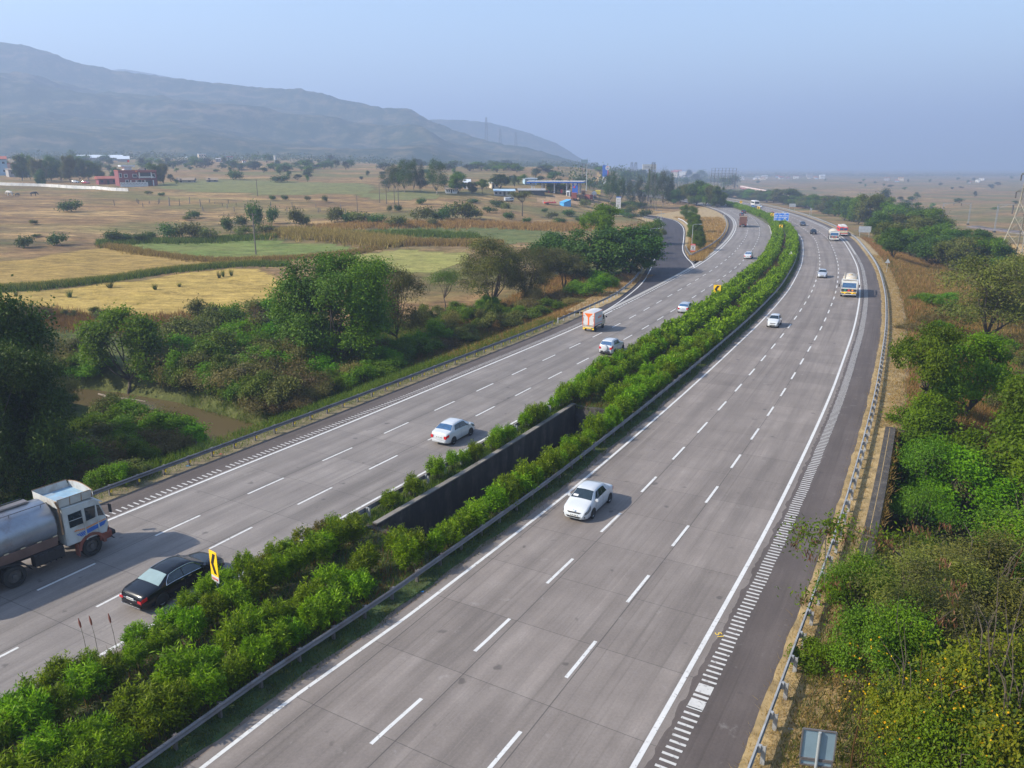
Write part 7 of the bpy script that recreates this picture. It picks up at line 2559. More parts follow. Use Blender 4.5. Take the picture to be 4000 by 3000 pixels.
for i, (a, b_, t_, w) in enumerate([(240, 290, 60, 150), (330, 285, 50, 110), (420, 305, 95, 150), (560, 300, 75, 170), (660, 300, 110, 150), (760, 310, 60, 150), (860, 290, 80, 130), (960, 290, 90, 140), (1060, 285, 140, 120), (1260, 290, 165, 120), (1670, 330, 125, 130), (1770, 330, 130, 120)]):
    x, y = z4p(a, b_)
    put('belt', x, y, 600 + t_ / 2.765, w / 2.765, "one of the dark trees shading the yard of the red house" if a < 1200 else "one of the dark trees standing right beside the red house", 'tree', GH_, var=i)
put('belt', *z4p(450, 355), 600 + 200 / 2.765, 36, "small dark tree in front of the compound wall", var=0)
z5q = lambda a, b_: zm(a, b_, 1450, 600, 2.212)
for kind, a, b_, t_, w, nm in [('gum', 150, 325, 135, 140, "leftmost tree of the tall grove beyond the dark poles"), ('gum', 215, 330, 120, 110, "bushy second tree of the tall grove"), ('gum', 290, 335, 88, 140, "tall grey green tree in the middle of the grove"), ('gum', 365, 335, 82, 100, "slender tallest tree of the grove with a pale trunk"), ('gum', 430, 335, 120, 90, "grey tree at the right end of the first grove"), ('gum', 570, 355, 84, 170, "tall drooping gum tree standing apart to the right of the grove"), ('belt', 755, 340, 165, 170, "spreading tree over the tiled cottage"), ('light', 960, 352, 232, 130, "bright green bushy tree in front of the gabled shed"), ('belt', 870, 348, 245, 90, "green tree between cottage and bright bushy tree"), ('beltdark', 1115, 305, 176, 170, "round dome shaped dark tree behind the sheds"), ('cypress', 1238, 290, 183, 42, "narrow cypress beside the round dark tree"), ('cypress', 1885, 312, 243, 26, "narrow cypress left of two near the station sign"), ('cypress', 1920, 312, 247, 26, "narrow cypress right of two near the station sign")]:
    x, y = z5q(a, b_)
    put(kind, x, y, 600 + t_ / 2.212, w / 2.212, nm)
for i in range(12):
    x, y = z5q(1540 + (i % 6) * 32, 340 - (i // 6) * 18)
    put('far', x, y, y - 26, 24, "one of the dark trees seen under the petrol station canopy", 'tree', "trees behind the petrol station", var=i)
z6q = lambda a, b_: zm(a, b_, 2200, 600, 3.318)
for a, b_, t_, w, nm in [(610, 645, 278, 170, "dark conical gum tree right of the station sign"), (740, 650, 345, 140, "grey gum tree behind the tall white board"), (870, 690, 390, 150, "hazy gum tree right of the tall white board"), (1000, 690, 330, 160, "gum tree left of the slender lattice tower"), (1140, 700, 268, 150, "tall gum tree right behind the slender lattice tower"), (1290, 690, 272, 220, "biggest gum tree right of the slender lattice tower with a pale trunk"), (1370, 640, 300, 120, "thin gum tree at the right end of the tall roadside row")]:
    x, y = z6q(a, b_)
    put('gum', x, y, 600 + t_ / 3.318, w / 3.318, nm)
zAq = lambda a, b_: zm(a, b_, 2500, 700, 2.212)
GI = "dark trees where the carriageway vanishes"
for i, (a, b_, t_, w) in enumerate([(290, 215, 95, 130), (350, 205, 75, 150), (420, 225, 45, 170), (490, 230, 18, 190), (560, 238, 50, 170), (620, 245, 60, 150), (670, 250, 70, 130), (700, 235, 110, 110), (380, 190, 60, 140), (520, 200, 30, 150)]):
    x, y = zAq(a, b_)
    put('belt', x, y, 700 + t_ / 2.212, w / 2.212, "one of the dark trees on the dry rise where the far carriageway disappears", 'tree', GI, var=i)
for a, b_, t_, w, nm in [(375, 320, 235, 90, "rearmost dark green tree of the gore island row"), (430, 370, 225, 120, "leafy tree of the gore island row behind the lamp posts"), (455, 470, 290, 140, "layered bright green tree in the middle of the gore island row"), (470, 560, 380, 150, "wide dark tree behind the red and white board"), (510, 625, 470, 130, "low dark tree nearest the guardrail of the gore island")]:
    x, y = zAq(a, b_)
    put('broadmid' if a > 440 else 'belt', x, y, 700 + t_ / 2.212, w / 2.212, nm, var=1)
# --- tree belt on the right
GB = "tree belt between expressway and railway"
z3q = lambda a, b_: zm(a, b_, 3300, 700, 2.37)
belt1 = [(730, 165, 90, 110), (790, 160, 95, 110), (850, 165, 100, 110), (910, 172, 95, 110), (960, 178, 90, 120), (1030, 190, 105, 120), (1090, 200, 100, 120), (1150, 205, 100, 120), (1240, 222, 88, 170), (1300, 235, 100, 140), (1360, 240, 150, 120), (1430, 250, 150, 120), (1500, 265, 140, 130), (1560, 280, 150, 130), (1620, 300, 165, 140), (1690, 320, 180, 160), (1760, 360, 190, 170), (1640, 262, 150, 150), (1740, 290, 165, 160), (1850, 330, 170, 170)]
for i, (a, b_, t_, w) in enumerate(belt1):
    x, y = zAq(a, b_)
    put('belt', x, y, 700 + t_ / 2.212, w / 2.212 * 1.3, "one of the far dark trees of the belt lining the outer side of the bend", 'tree', GB + ", far end", var=i)
belt2 = [(60, 395, 190, 150), (130, 420, 175, 150), (215, 440, 160, 180), (290, 560, 330, 190), (330, 400, 190, 170), (400, 640, 420, 220), (440, 740, 470, 200), (420, 470, 245, 190), (520, 560, 350, 230), (560, 450, 235, 200), (600, 720, 470, 240), (650, 640, 380, 220), (640, 500, 290, 200), (700, 560, 300, 230), (750, 480, 290, 200), (760, 780, 560, 220), (800, 640, 430, 220), (850, 560, 380, 220), (850, 800, 560, 260), (920, 700, 470, 240), (960, 860, 600, 240), (1020, 760, 500, 240), (1090, 690, 490, 220), (1120, 840, 570, 260), (1190, 740, 500, 230), (1250, 850, 580, 240), (1330, 790, 590, 220), (1400, 850, 640, 210), (1480, 930, 740, 230), (1590, 960, 780, 260), (1560, 900, 745, 200)]
for i, (a, b_, t_, w) in enumerate(belt2):
    x, y = z3q(a, b_)
    put('belt' if i % 3 else 'beltdark', x, y, 700 + t_ / 2.37, w / 2.37 * 1.3, "one of the bushy trees of the dense belt beyond the rusty grass", 'tree', GB + ", near end", var=i)
put('olive', 3845, 1350, 1040, 380, "large olive tree with hanging brown pods and a leaning trunk beyond the rusty grass", var=0)
put('olive', 4010, 1300, 1050, 300, "second olive tree cut by the right edge below the lattice tower", var=1)
put('light', 3600, 1650, 1310, 260, "bright green tree on two thin stems beside the straw verge", var=1)
put('light', 3770, 1640, 1345, 280, "bright green tree just right of the one on two thin stems", var=0)
put('light', 3610, 1800, 1560, 270, "low bright green tree just beyond the end of the concrete ledge", var=0)
put('light', 3700, 2150, 1790, 360, "large leaved bright tree over the dark culvert mouth", var=0)
put('light', 3900, 2110, 1700, 400, "taller bright tree right of the culvert mouth", var=1)
put('light', 4060, 1950, 1500, 330, "bright tree cut off by the right edge above the culvert", var=0)
put('broadmid', 3560, 2000, 1715, 230, "dark feathery tree hugging the concrete ledge of the culvert")

for y_, o_, h_, r_ in ((57, 8.4, 7.6, 2.6), (51, 8.0, 6.2, 2.2), (45.5, 8.2, 5.8, 2.2)):
    q2_ = RC.at(RC.s_of_y(y_), o_)
    plant('feather', (q2_[0], q2_[1], -5.6), h_, r_, "feathery green plant growing up out of the dark culvert mouth beside the ledge", 'tree', "plants in the culvert mouth")
# --- bushes in the fields, one by one
z1q = lambda a, b_: zm(a, b_, 0, 500, 1.58)
GF = "dark bushes scattered over the dry fields"
for i, (a, b_, t_, w) in enumerate([(445, 518, 450, 115), (695, 705, 635, 105), (780, 700, 650, 80), (860, 705, 650, 95), (930, 690, 640, 80), (1060, 685, 590, 140), (1190, 685, 592, 150), (1290, 690, 620, 110), (165, 738, 672, 95), (365, 722, 655, 105), (205, 597, 570, 52), (230, 672, 655, 50), (1400, 645, 545, 75), (1490, 605, 540, 85), (1690, 590, 485, 75), (1620, 665, 600, 130), (1500, 670, 610, 110), (1830, 612, 500, 110), (1890, 610, 545, 70), (2070, 582, 495, 100), (2170, 582, 515, 110), (1200, 556, 510, 85), (1150, 570, 545, 60), (1680, 446, 414, 38), (1755, 446, 412, 42), (2005, 460, 418, 42), (1900, 450, 420, 35), (920, 412, 390, 40), (1000, 420, 398, 40), (1740, 335, 290, 110), (1450, 320, 262, 90)]):
    x, y = z1q(a, b_)
    put('bushfar', x, y, 500 + t_ / 1.58, w / 1.58, "dark rounded bush growing in the dry open field", 'bush', GF, 'bush')
put('bushfar', *z1q(1572, 612), 500 + 455 / 1.58, 58, "dark shrubby tree standing among the field bushes behind the power pole", var=0)
for i, (a, b_, t_, w) in enumerate([(550, 578, 490, 135), (660, 575, 500, 100), (720, 562, 470, 120), (790, 565, 455, 160), (850, 560, 490, 90), (620, 605, 560, 80), (390, 608, 545, 120), (280, 590, 530, 110), (180, 585, 520, 130), (100, 580, 525, 110), (20, 585, 500, 110), (900, 562, 500, 55), (1010, 485, 440, 95), (870, 462, 435, 75), (1060, 510, 460, 70), (1080, 565, 515, 80), (950, 520, 480, 60), (550, 472, 430, 60), (350, 520, 478, 32), (400, 515, 470, 50), (1350, 560, 520, 80), (1450, 545, 500, 90), (1560, 490, 440, 80), (1000, 520, 492, 40), (1200, 585, 550, 60), (1310, 520, 495, 40), (1400, 590, 550, 80), (1520, 580, 545, 70)]):
    x, y = zm(a, b_, 1300, 500, 1.58)
    put('bushfar', x, y, 500 + t_ / 1.58, w / 1.58, "dark bush in the dry scrub between the green marsh and the sheds", 'bush', "bushes in the scrub before the sheds", 'bush')
# hazy far trees
def scatter_far(n, box, seed, label, group, h=(14, 34), w=(16, 50), kind='far', f=None):
    rg = random.Random(seed)
    for i in range(n):
        px, py = rg.uniform(box[0], box[2]), rg.uniform(box[1], box[3])
        q = T(px, py) if f is None else f(px, py, rg)
        k = pixel_m(q)
        plant(kind, q, rg.uniform(*h) * k, rg.uniform(*w) * k / 2, label, 'tree', group, 'tree', i)
scatter_far(26, (180, 625, 1300, 668), 31, "one of the blue hazy trees on the plain below the big hill", "hazy trees below the hill")
scatter_far(20, (1200, 640, 2150, 690), 32, "one of the hazy trees behind the sheds and the petrol station", "hazy trees behind the sheds", (12, 26), (14, 40))
scatter_far(16, (640, 655, 1500, 720), 33, "one of the small hazy trees on the dry plain right of the red house", "hazy trees right of the red house", (10, 30), (12, 40))
scatter_far(60, (900, 650, 2200, 676), 37, "one of the blue hazy trees in the long band at the foot of the hill", "band of hazy trees at the hill foot", (14, 30), (30, 70))
scatter_far(34, (0, 640, 900, 672), 38, "one of the blue hazy trees at the hill foot behind the red house", "hazy trees behind the red house", (14, 30), (26, 60))
scatter_far(24, (1500, 690, 2350, 740), 39, "one of the trees around the sheds and the petrol station", "trees around the sheds", (18, 36), (26, 60))
scatter_far(22, (2300, 690, 2800, 722), 34, "one of the hazy trees behind the lattice tower and the billboard", "hazy trees beyond the bend", (16, 34), (24, 60))
scatter_far(26, (2850, 700, 4000, 745), 35, "one of the faint bushy trees on the wide plain beyond the railway", "faint trees on the wide plain", (6, 11), (8, 24), f=plain_pt)
scatter_far(14, (3450, 745, 4000, 830), 36, "one of the dark bushes dotting the plain beyond the railway", "bushes on the plain beyond the railway", (8, 18), (12, 34))
put('far', 3460, 790, 745, 40, "dark round tree behind the crossed railway pole", var=0)
put('far', 2870, 735, 690, 45, "dark tree below the empty hoarding frame", var=0)
put('far', 2825, 740, 700, 60, "dark tree left below the empty hoarding frame", var=1)

# --- bushes along the left bank
def scatter_poly(poly, n, seed, kinds, hpx, wpx, label, group, mind=22, name='bush', cat='bush'):
    rg = random.Random(seed)
    xs, ys = [p[0] for p in poly], [p[1] for p in poly]
    got, tries = [], 0
    while len(got) < n and tries < n * 60:
        tries += 1
        x, y = rg.uniform(min(xs), max(xs)), rg.uniform(min(ys), max(ys))
        if not inside(np.array([x]), np.array([y]), poly)[0]:
            continue
        if any(abs(x - a) < mind * 1.4 and abs(y - b_) < mind for a, b_ in got):
            continue
        q = T(x, y)
        if q[2] < -5.5:
            continue
        got.append((x, y))
        k = pixel_m(q)
        plant(rg.choice(kinds), q, rg.uniform(*hpx) * k, rg.uniform(*wpx) * k / 2, label, cat, group, name)
BK = ['bush', 'bush', 'bushlight', 'bushlight', 'bushdry']
scatter_poly([(560, 1560), (640, 1400), (800, 1310), (1080, 1260), (1250, 1300), (1250, 1480), (1150, 1620), (960, 1660), (760, 1640), (640, 1590)], 90, 41, BK, (80, 150), (120, 210), "one of the tangled bushes on the far bank of the creek", "bushes on the far creek bank", 20)
scatter_poly([(260, 1880), (330, 1690), (430, 1625), (560, 1640), (700, 1700), (850, 1745), (660, 1840), (430, 1925)], 40, 42, ['bushlight', 'bush', 'bushlight', 'bushdry'], (60, 110), (100, 190), "one of the low bushes between creek and guardrail", "bushes on the near creek bank", 20)
scatter_poly([(1130, 1460), (1500, 1380), (1700, 1390), (1620, 1440), (1250, 1580), (1130, 1620)], 34, 43, ['bush', 'bushdry', 'bush', 'bushlight'], (60, 110), (100, 170), "one of the dark bushes in the shade below the huge tree", "bushes below the huge tree", 22)
scatter_poly([(1600, 1260), (1950, 1220), (2300, 1150), (2500, 1060), (2540, 1080), (2350, 1180), (2100, 1260), (1850, 1330), (1700, 1380)], 44, 44, ['bush', 'bushlight', 'bushdry', 'bush'], (45, 100), (70, 140), "one of the bushes in the rusty grass before the olive trees", "bushes before the olive trees", 16)
scatter_poly([(-100, 1250), (180, 1230), (420, 1250), (420, 1400), (200, 1330), (-100, 1420)], 10, 45, ['bushdry', 'bush'], (30, 60), (50, 110), "one of the scrubby bushes at the near edge of the yellow field", "bushes at the yellow field edge", 26)
scatter_poly([(2480, 960), (2560, 880), (2600, 890), (2590, 960), (2540, 1010)], 8, 46, ['bush', 'bushlight'], (24, 50), (36, 70), "one of the small bushes along the outer side of the ramp", "bushes along the ramp", 14)
scatter_poly([(2230, 790), (2500, 800), (2600, 830), (2560, 870), (2300, 850)], 14, 47, ['bushfar'], (16, 34), (26, 60), "one of the scrub bushes on the dry slope below the gum trees", "scrub on the slope below the gum trees", 12)
scatter_poly([(-60, 1420), (330, 1390), (440, 1500), (330, 1560), (200, 1640), (-60, 1660)], 26, 49, ['bushlight', 'bush', 'bush', 'bushdry'], (60, 120), (100, 180), "one of the bushes in the meadow between the edge trees and the yellow field", "bushes left of the creek", 24)
scatter_poly([(-60, 1850), (300, 1800), (370, 1900), (160, 2000), (-60, 2060)], 18, 48, ['bush', 'bushlight', 'bush'], (90, 170), (130, 230), "one of the shaded bushes behind the guardrail beside the tanker", "bushes beside the tanker", 30)
# right side scrub
scatter_poly([(3500, 1180), (3700, 1170), (3760, 1300), (3640, 1420), (3540, 1330)], 9, 51, ['bushdry', 'bushlight'], (26, 60), (50, 110), "one of the small bushes in the rusty grass of the right slope", "bushes in the rusty grass", 30)
scatter_poly([(3850, 1400), (4050, 1380), (4100, 1700), (3900, 1650)], 9, 52, ['bushlight', 'bush', 'bushdry'], (50, 110), (90, 180), "one of the bushes in the tall pale grass at the right edge", "bushes at the right edge", 36)
scatter_poly([(3480, 1770), (3620, 1720), (3600, 1960), (3480, 2010)], 7, 53, ['bush'], (60, 120), (80, 140), "one of the dark bushes crowding the culvert ledge", "bushes at the culvert ledge", 34)
# lower right corner: big near plants
tw = MB()
rt = np.random.default_rng(65)
for i in range(9):
    a, e = rt.uniform(0, 6.28), rt.uniform(.5, 1.0)
    p1 = np.array([math.cos(a) * 1.5 * e, math.sin(a) * 1.5 * e, rt.uniform(2.2, 3.6)])
    p2 = p1 + np.array([math.cos(a) * rt.uniform(.3, 1.0), math.sin(a) * rt.uniform(.3, 1.0), rt.uniform(.1, 1.1)])
    tw.tube([(0, 0, .2), p1 * .55 + rt.normal(size=3) * .1, p1, p2], [.04, .03, .018, .005], 5)
TWIG = bpy.data.meshes.new("twigs")
TWIG.from_pydata(tw.v, [], tw.f)
TWIG.materials.append(M['bark'])
near_list = [('nearfeather', 3560, 2520, 2110, 420, "feathery bush with hanging brown pods at the culvert end of the thicket"), ('nearbush', 3330, 2420, 2150, 260, "bush whose branch with brown pods reaches over the guardrail"), ('nearfeather', 3800, 2450, 2080, 480, "soft feathery bush in the middle of the right thicket"), ('nearbush', 4010, 2380, 2020, 420, "leafy bush at the right edge below the bright tree"), ('nearbush', 3470, 2780, 2330, 360, "glossy leaved bush behind the straw verge in the thicket"), ('nearfeather', 3740, 2820, 2350, 460, "feathery bush above the yellow flowered creeper"), ('nearfeather', 3990, 2760, 2330, 460, "feathery bush at the right edge of the thicket"), ('nearyellow', 3540, 3080, 2620, 360, "creeper with small yellow flowers beside the sign seen from behind"), ('nearyellow', 3830, 3120, 2560, 480, "yellowing creeper covering the thicket in the lower right corner"), ('nearyellow', 4060, 3060, 2560, 420, "yellowing creeper cut by the right edge"), ('nearbush', 3680, 3260, 2760, 420, "green bush at the bottom edge of the thicket"), ('nearyellow', 3920, 3330, 2780, 460, "yellowing bush at the bottom right corner")]
for kind, a, b_, t_, w, nm in near_list:
    o = put(kind, a, b_, t_, w, nm, 'bush', None, 'bush')
    link_data("twigs", TWIG, o)
# pods, flowers and canes in the thicket
def overlay(name, label, cat, pts, mat, l, w, seed, droop, n_per, spread):
    rg = np.random.default_rng(seed)
    C = np.repeat(np.array(pts), n_per, 0) + rg.normal(size=(len(pts) * n_per, 3)) * spread
    Nn = unit(rg.normal(size=(len(C), 3)) + np.array([0, -.3, .3]))
    V = leaves(C, Nn, l, w, rg, droop)
    o = link_data(name, quads_mesh(name, V, rg.uniform(0, 1, len(C)), M[mat]))
    return o
rg = np.random.default_rng(61)
pod_pts = []
for a, b_, d in [(3130, 2075, 33.5), (3190, 2120, 33), (3105, 2125, 33.2), (3170, 2170, 32.6), (3225, 2080, 33), (3260, 2050, 33.5), (3300, 2100, 33), (3560, 2060, 34), (3610, 2080, 34), (3700, 2060, 34), (3440, 2110, 33), (3480, 2130, 33), (3220, 2310, 30), (3140, 2345, 29.5), (3690, 2200, 32), (3740, 2290, 31), (3720, 2330, 31), (3690, 2420, 30), (3270, 2280, 30), (3380, 2080, 33.5)]:
    dd_ = cam_dir(a, b_)
    pod_pts.append(dd_ / np.linalg.norm(dd_) * d + np.array([0, 0, CAM_H]))
o = overlay("seed_pods", "", "", pod_pts, 'pod', .24, .045, 62, 2.2, 26, np.array([.16, .16, .10]))
stuff(o, "bunches of dry brown seed pods hanging in the thicket", "seed pods")
# the branch that carries them over the rail
bp_ = [pod_pts[10] + np.array([1.1, .5, -.9]), pod_pts[10], pod_pts[5], pod_pts[4], pod_pts[0]]
br_ = thing("overhanging_branch", "leafy branch with brown pods reaching over the guardrail and the rumble bars", "branch", tuple(bp_[0]))
rel = [p - bp_[0] for p in bp_]
mb = MB().tube(rel, [.035, .032, .026, .02, .010], 6)
for p in pod_pts[:7] + pod_pts[12:14]:
    j = int(np.argmin([np.linalg.norm(p - q) for q in bp_]))
    mb.tube([rel[j], (rel[j] + p - bp_[0]) / 2 + np.array([0, 0, .08]), p - bp_[0]], [.025, .018, .008], 5)
mb.build("stem", M['bark'], br_)
C = []
for p in pod_pts[:7] + pod_pts[12:14] + bp_[1:]:
    C.append(rg.normal(size=(85, 3)) * np.array([.34, .30, .2]) + p - bp_[0] + np.array([.1, 0, .12]))
C = np.concatenate(C)
me_ = quads_mesh("foliage", leaves(C, unit(rg.normal(size=C.shape) + np.array([0, 0, .8])), .17, .065, rg), rg.uniform(0, 1, len(C)), M['leaf_light'])
link_data("foliage", me_, br_)
fl = []
for a, b_, d in [(3340, 2570, 27), (3410, 2820, 25), (3420, 2840, 25), (3380, 2700, 26), (3690, 2620, 27.5), (3750, 2680, 27), (3740, 2770, 26), (3860, 2820, 25.5), (3560, 2760, 26), (3330, 2720, 25.5), (3620, 2650, 27.5), (3800, 2700, 26.5), (3720, 2640, 27), (3440, 2530, 28), (3900, 2870, 25)]:
    dd_ = cam_dir(a, b_)
    fl.append(dd_ / np.linalg.norm(dd_) * (d + .6) + np.array([0, 0, CAM_H]))
o = overlay("yellow_flowers", "", "", fl, 'flower', .075, .055, 63, 0, 12, np.array([.35, .3, .25]))
stuff(o, "small yellow flowers sprinkled over the creeper", "flowers")
for i, (a, b_, t_, dx) in enumerate([(3450, 3010, 2640, 90), (3530, 3010, 2740, 110), (3310, 2990, 2720, 10), (3850, 2420, 2090, 60), (3600, 2960, 2560, -60)]):
    q = T(a, b_ + 120)
    k = pixel_m(q)
    r_ = thing("cane", "thin straw coloured cane sticking out of the thicket", "cane plant", q, 0, "dry canes in the thicket")
    h_ = (b_ + 120 - t_) * k
    tip = np.array([dx * k * 1.2, 0, h_])
    MB().tube([(0, 0, -.2), tuple(tip * .5 + np.array([-.1, 0, 0])), tuple(tip)], [.035, .028, .010], 6).build("stalk", M['reed'], r_)
    C = np.array([tip * t for t in np.linspace(.45, 1, 26)]) + rg.normal(size=(26, 3)) * .12
    link_data("blades", quads_mesh("blades", leaves(C, unit(rg.normal(size=C.shape) + np.array([0, 0, .6])), .75, .045, rg, .2), rg.uniform(0, 1, 26), M['green_grass']), r_)

# ---------------------------------------------------------------- median shrubs
def shrub_mesh(seed, H_, R_, nst, per, l, w, brown=0.0):
    rg = np.random.default_rng(seed)
    C, D, tone, col = [], [], [], []
    for i in range(nst):
        a, e = rg.uniform(0, 2 * math.pi), rg.uniform(.15, 1.0) ** .7
        tip = np.array([math.cos(a) * R_ * (1 - e * .62) * rg.uniform(.55, 1), math.sin(a) * R_ * (1 - e * .62) * rg.uniform(.55, 1), H_ * (.32 + .68 * e) * rg.uniform(.82, 1.05)])
        base = np.array([math.cos(a) * .15, math.sin(a) * .15, 0])
        t = np.sqrt(rg.uniform(.28, 1, per))
        p = base + (tip - base) * t[:, None] + rg.normal(size=(per, 3)) * .05
        ax = unit(tip - base)
        d = unit(ax * rg.uniform(.2, 1.0, per)[:, None] + unit(rg.normal(size=(per, 3))) * .95)
        C.append(p + d * l * .5)
        D.append(d)
        tone.append(np.clip(rg.uniform(.15, .8) + rg.uniform(-.22, .28, per), 0, 1))
    C, D, tone = np.concatenate(C), np.concatenate(D), np.concatenate(tone)
    n = len(C)
    s = unit(np.cross(D, unit(rg.normal(size=(n, 3)) + np.array([0, 0, .8]))))
    L = l * rg.uniform(.7, 1.25, n)[:, None]
    W = w * rg.uniform(.8, 1.2, n)[:, None]
    return np.stack([C - D * L / 2, C + s * W / 2, C + D * L / 2 - np.array([0, 0, 1]) * L * .08, C - s * W / 2], 1), tone
SHN = [quads_mesh("foliage", *shrub_mesh(300 + i, 1.75, 1.05, 95, 26, .21, .042), M['leaf_oleander']) for i in range(4)]
SHM = [quads_mesh("foliage", *shrub_mesh(310 + i, 1.75, 1.05, 70, 22, .23, .06), M['leaf_oleander']) for i in range(3)]
SHB = [quads_mesh("foliage", *shrub_mesh(320 + i, 1.5, 1.0, 70, 22, .18, .05), M['leaf_straw' if i else 'leaf_yellow']) for i in range(2)]
stem_mb = MB()
for i in range(7):
    a = i * .9
    stem_mb.tube([(0.05 * math.cos(a), .05 * math.sin(a), -.15), (.18 * math.cos(a), .18 * math.sin(a), .45), (.42 * math.cos(a), .42 * math.sin(a), 1.05)], [.028, .022, .012], 5)
st_me = bpy.data.meshes.new("stems")
st_me.from_pydata(stem_mb.v, [], stem_mb.f)
st_me.materials.append(M['stem'])

rows = [(-2.7, "sunlit row next to the median guardrail"), (-4.15, "second row from the median guardrail"), (-7.35, "third row from the median guardrail"), (-9.0, "row next to the far carriageway")]
rg = random.Random(90)
cand = []
for off, nm in rows:
    s_ = 1.0
    while s_ < LCv.s_of_y(330):
        p0 = LCv.at(s_)
        y = p0[1]
        gi = float(gap_to_I(np.array([s_]))[0])
        o_ = off * (abs(gi) / 9.7)
        pit_here = s_p0 - 1.0 < s_ < s_p1 + .8
        ok = True
        if pit_here:
            if nm.startswith("second") or nm.startswith("third"):
                ok = False
            o_ = -2.25 if nm.startswith("sunlit") else (-8.35 if y > 47 or y < 43 else -8.6)
            if nm.startswith("row") and (y < 46.5 or 52.6 < y < 55.5 or rg.random() < .25):
                ok = ok and rg.random() < .45
        if nm.startswith("second") and y > 90 and rg.random() < .5:
            ok = False
        if nm.startswith("third") and y > 130 and rg.random() < .35:
            ok = False
        if s_p0 - 6 < s_ < s_p0 - 1 and (nm.startswith("second") or nm.startswith("sunlit")) :
            ok = ok and rg.random() < .35
        if rg.random() < .06:
            ok = False
        if ok:
            oo = o_ + rg.uniform(-.22, .22)
            if oo > gi + .3:
                q = LCv.at(s_ + rg.uniform(-.2, .2), oo)
                sc = rg.uniform(.85, 1.28) * (0.86 if pit_here and nm.startswith("row") else 1)
                cand.append((math.hypot(q[0], q[1]), q, sc, nm, pit_here, s_))
        s_ += 1.12 if y < 120 else 1.45
cand.sort(key=lambda c: c[0])
far_V, far_T = [], []
n_sh = 0
sh_lo = [shrub_mesh(330 + i, 1.75, 1.1, 36, 10, .42, .15) for i in range(3)]
for d, q, sc, nm, pit_here, s_ in cand:
    sect = "beside the concrete pit" if pit_here else ("before the concrete pit" if s_ < s_p0 else "beyond the concrete pit")
    if n_sh < 296:
        dry = (nm.startswith("row") and d < 44 and rg.random() < .28) or (nm.startswith("third") and d < 44 and rg.random() < .2)
        me_ = rg.choice(SHB) if dry else (rg.choice(SHN) if d < 75 else rg.choice(SHM))
        lab = ("brownish withering shrub in the " if dry else "green narrow leaved shrub in the ") + nm + ", " + sect
        lab = lab.replace("next to the median guardrail", "next to the guardrail").replace("from the median guardrail", "from the guardrail")
        o = thing("median_shrub", lab, "shrub", (q[0], q[1], 0.0), 0, "shrubs planted in rows on the median")
        link_data("foliage", me_, o)
        if d < 75:
            link_data("stems", st_me, o)
        if nm.startswith('row') and d < 44:
            sc *= .8
        o.rotation_euler = (rg.uniform(-.08, .08), rg.uniform(-.08, .08), rg.uniform(0, 6.28))
        o.scale = (sc * rg.uniform(.9, 1.15), sc * rg.uniform(.9, 1.15), sc * rg.uniform(.85, 1.1))
        n_sh += 1
    else:
        V, t_ = rg.choice(sh_lo)
        a = rg.uniform(0, 6.28)
        c_, s2 = math.cos(a), math.sin(a)
        Rm = np.array([[c_, -s2, 0], [s2, c_, 0], [0, 0, 1]])
        far_V.append(V @ Rm.T * sc + np.array([q[0], q[1], 0]))
        far_T.append(np.clip(t_ + rg.uniform(-.15, .15), 0, 1))
# the median far beyond the bend
s_ = LCv.s_of_y(330)
while s_ < LCv.s[-1] - 60:
    for off in (-3, -5.5, -7.5):
        q = LCv.at(s_, off * .85 + rg.uniform(-.3, .3))
        V, t_ = rg.choice(sh_lo)
        far_V.append(V[::2] * rg.uniform(.9, 1.2) + np.array([q[0], q[1], 0]))
        far_T.append(t_[::2])
    s_ += 1.7
stuff(link_data("hedge", quads_mesh("hedge", np.concatenate(far_V), np.concatenate(far_T), M['leaf_oleander'])), "far continuation of the green shrubs along the median", "hedge")
# red flower spikes on the median shrubs near the limousine
for i, (a, b_) in enumerate([(310, 2460), (352, 2450), (425, 2440)]):
    q = P(a + 30, b_ + 90, 0.3)
    r_ = thing("flower_spike", "dark red flower spike standing above the shaded median shrubs", "flower", (q[0], q[1], 0), 0, "red flower spikes on the median")
    MB().tube([(0, 0, 0), (-.03, 0, 1.0), (-.12, 0, 1.9)], [.012, .01, .006], 5).build("stalk", M['stem'], r_)
    MB().tube([(-.08, 0, 1.55), (-.10, 0, 1.75), (-.13, 0, 2.0)], [.035, .05, .012], 6).build("bloom", M['cab_maroon'], r_)

# ---------------------------------------------------------------- grasses (uncountable)
def grass(name, label, pts, h, w, per, mat, seed, lean=.35, spread=.18):
    rg = np.random.default_rng(seed)
    pts = np.asarray(pts, float)
    n = len(pts) * per
    B = np.repeat(pts, per, 0) + np.column_stack([rg.normal(0, spread, n), rg.normal(0, spread, n), np.zeros(n)])
    hh = (np.repeat(h, per) if not np.isscalar(h) else np.full(n, h)) * rg.uniform(.55, 1.2, n)
    a = rg.uniform(0, 2 * math.pi, n)
    s = np.column_stack([np.cos(a), np.sin(a), np.zeros(n)]) * (np.repeat(w, per) if not np.isscalar(w) else w)[..., None] if not np.isscalar(w) else np.column_stack([np.cos(a), np.sin(a), np.zeros(n)]) * w
    tip = B + np.column_stack([rg.normal(0, lean, n) * hh, rg.normal(0, lean, n) * hh, hh])
    V = np.stack([B - s / 2 - np.array([0, 0, .06]), B + s / 2 - np.array([0, 0, .06]), tip], 1)
    return stuff(link_data(name, quads_mesh(name, V, rg.uniform(0, 1, n), M[mat], 3)), label, "grass")

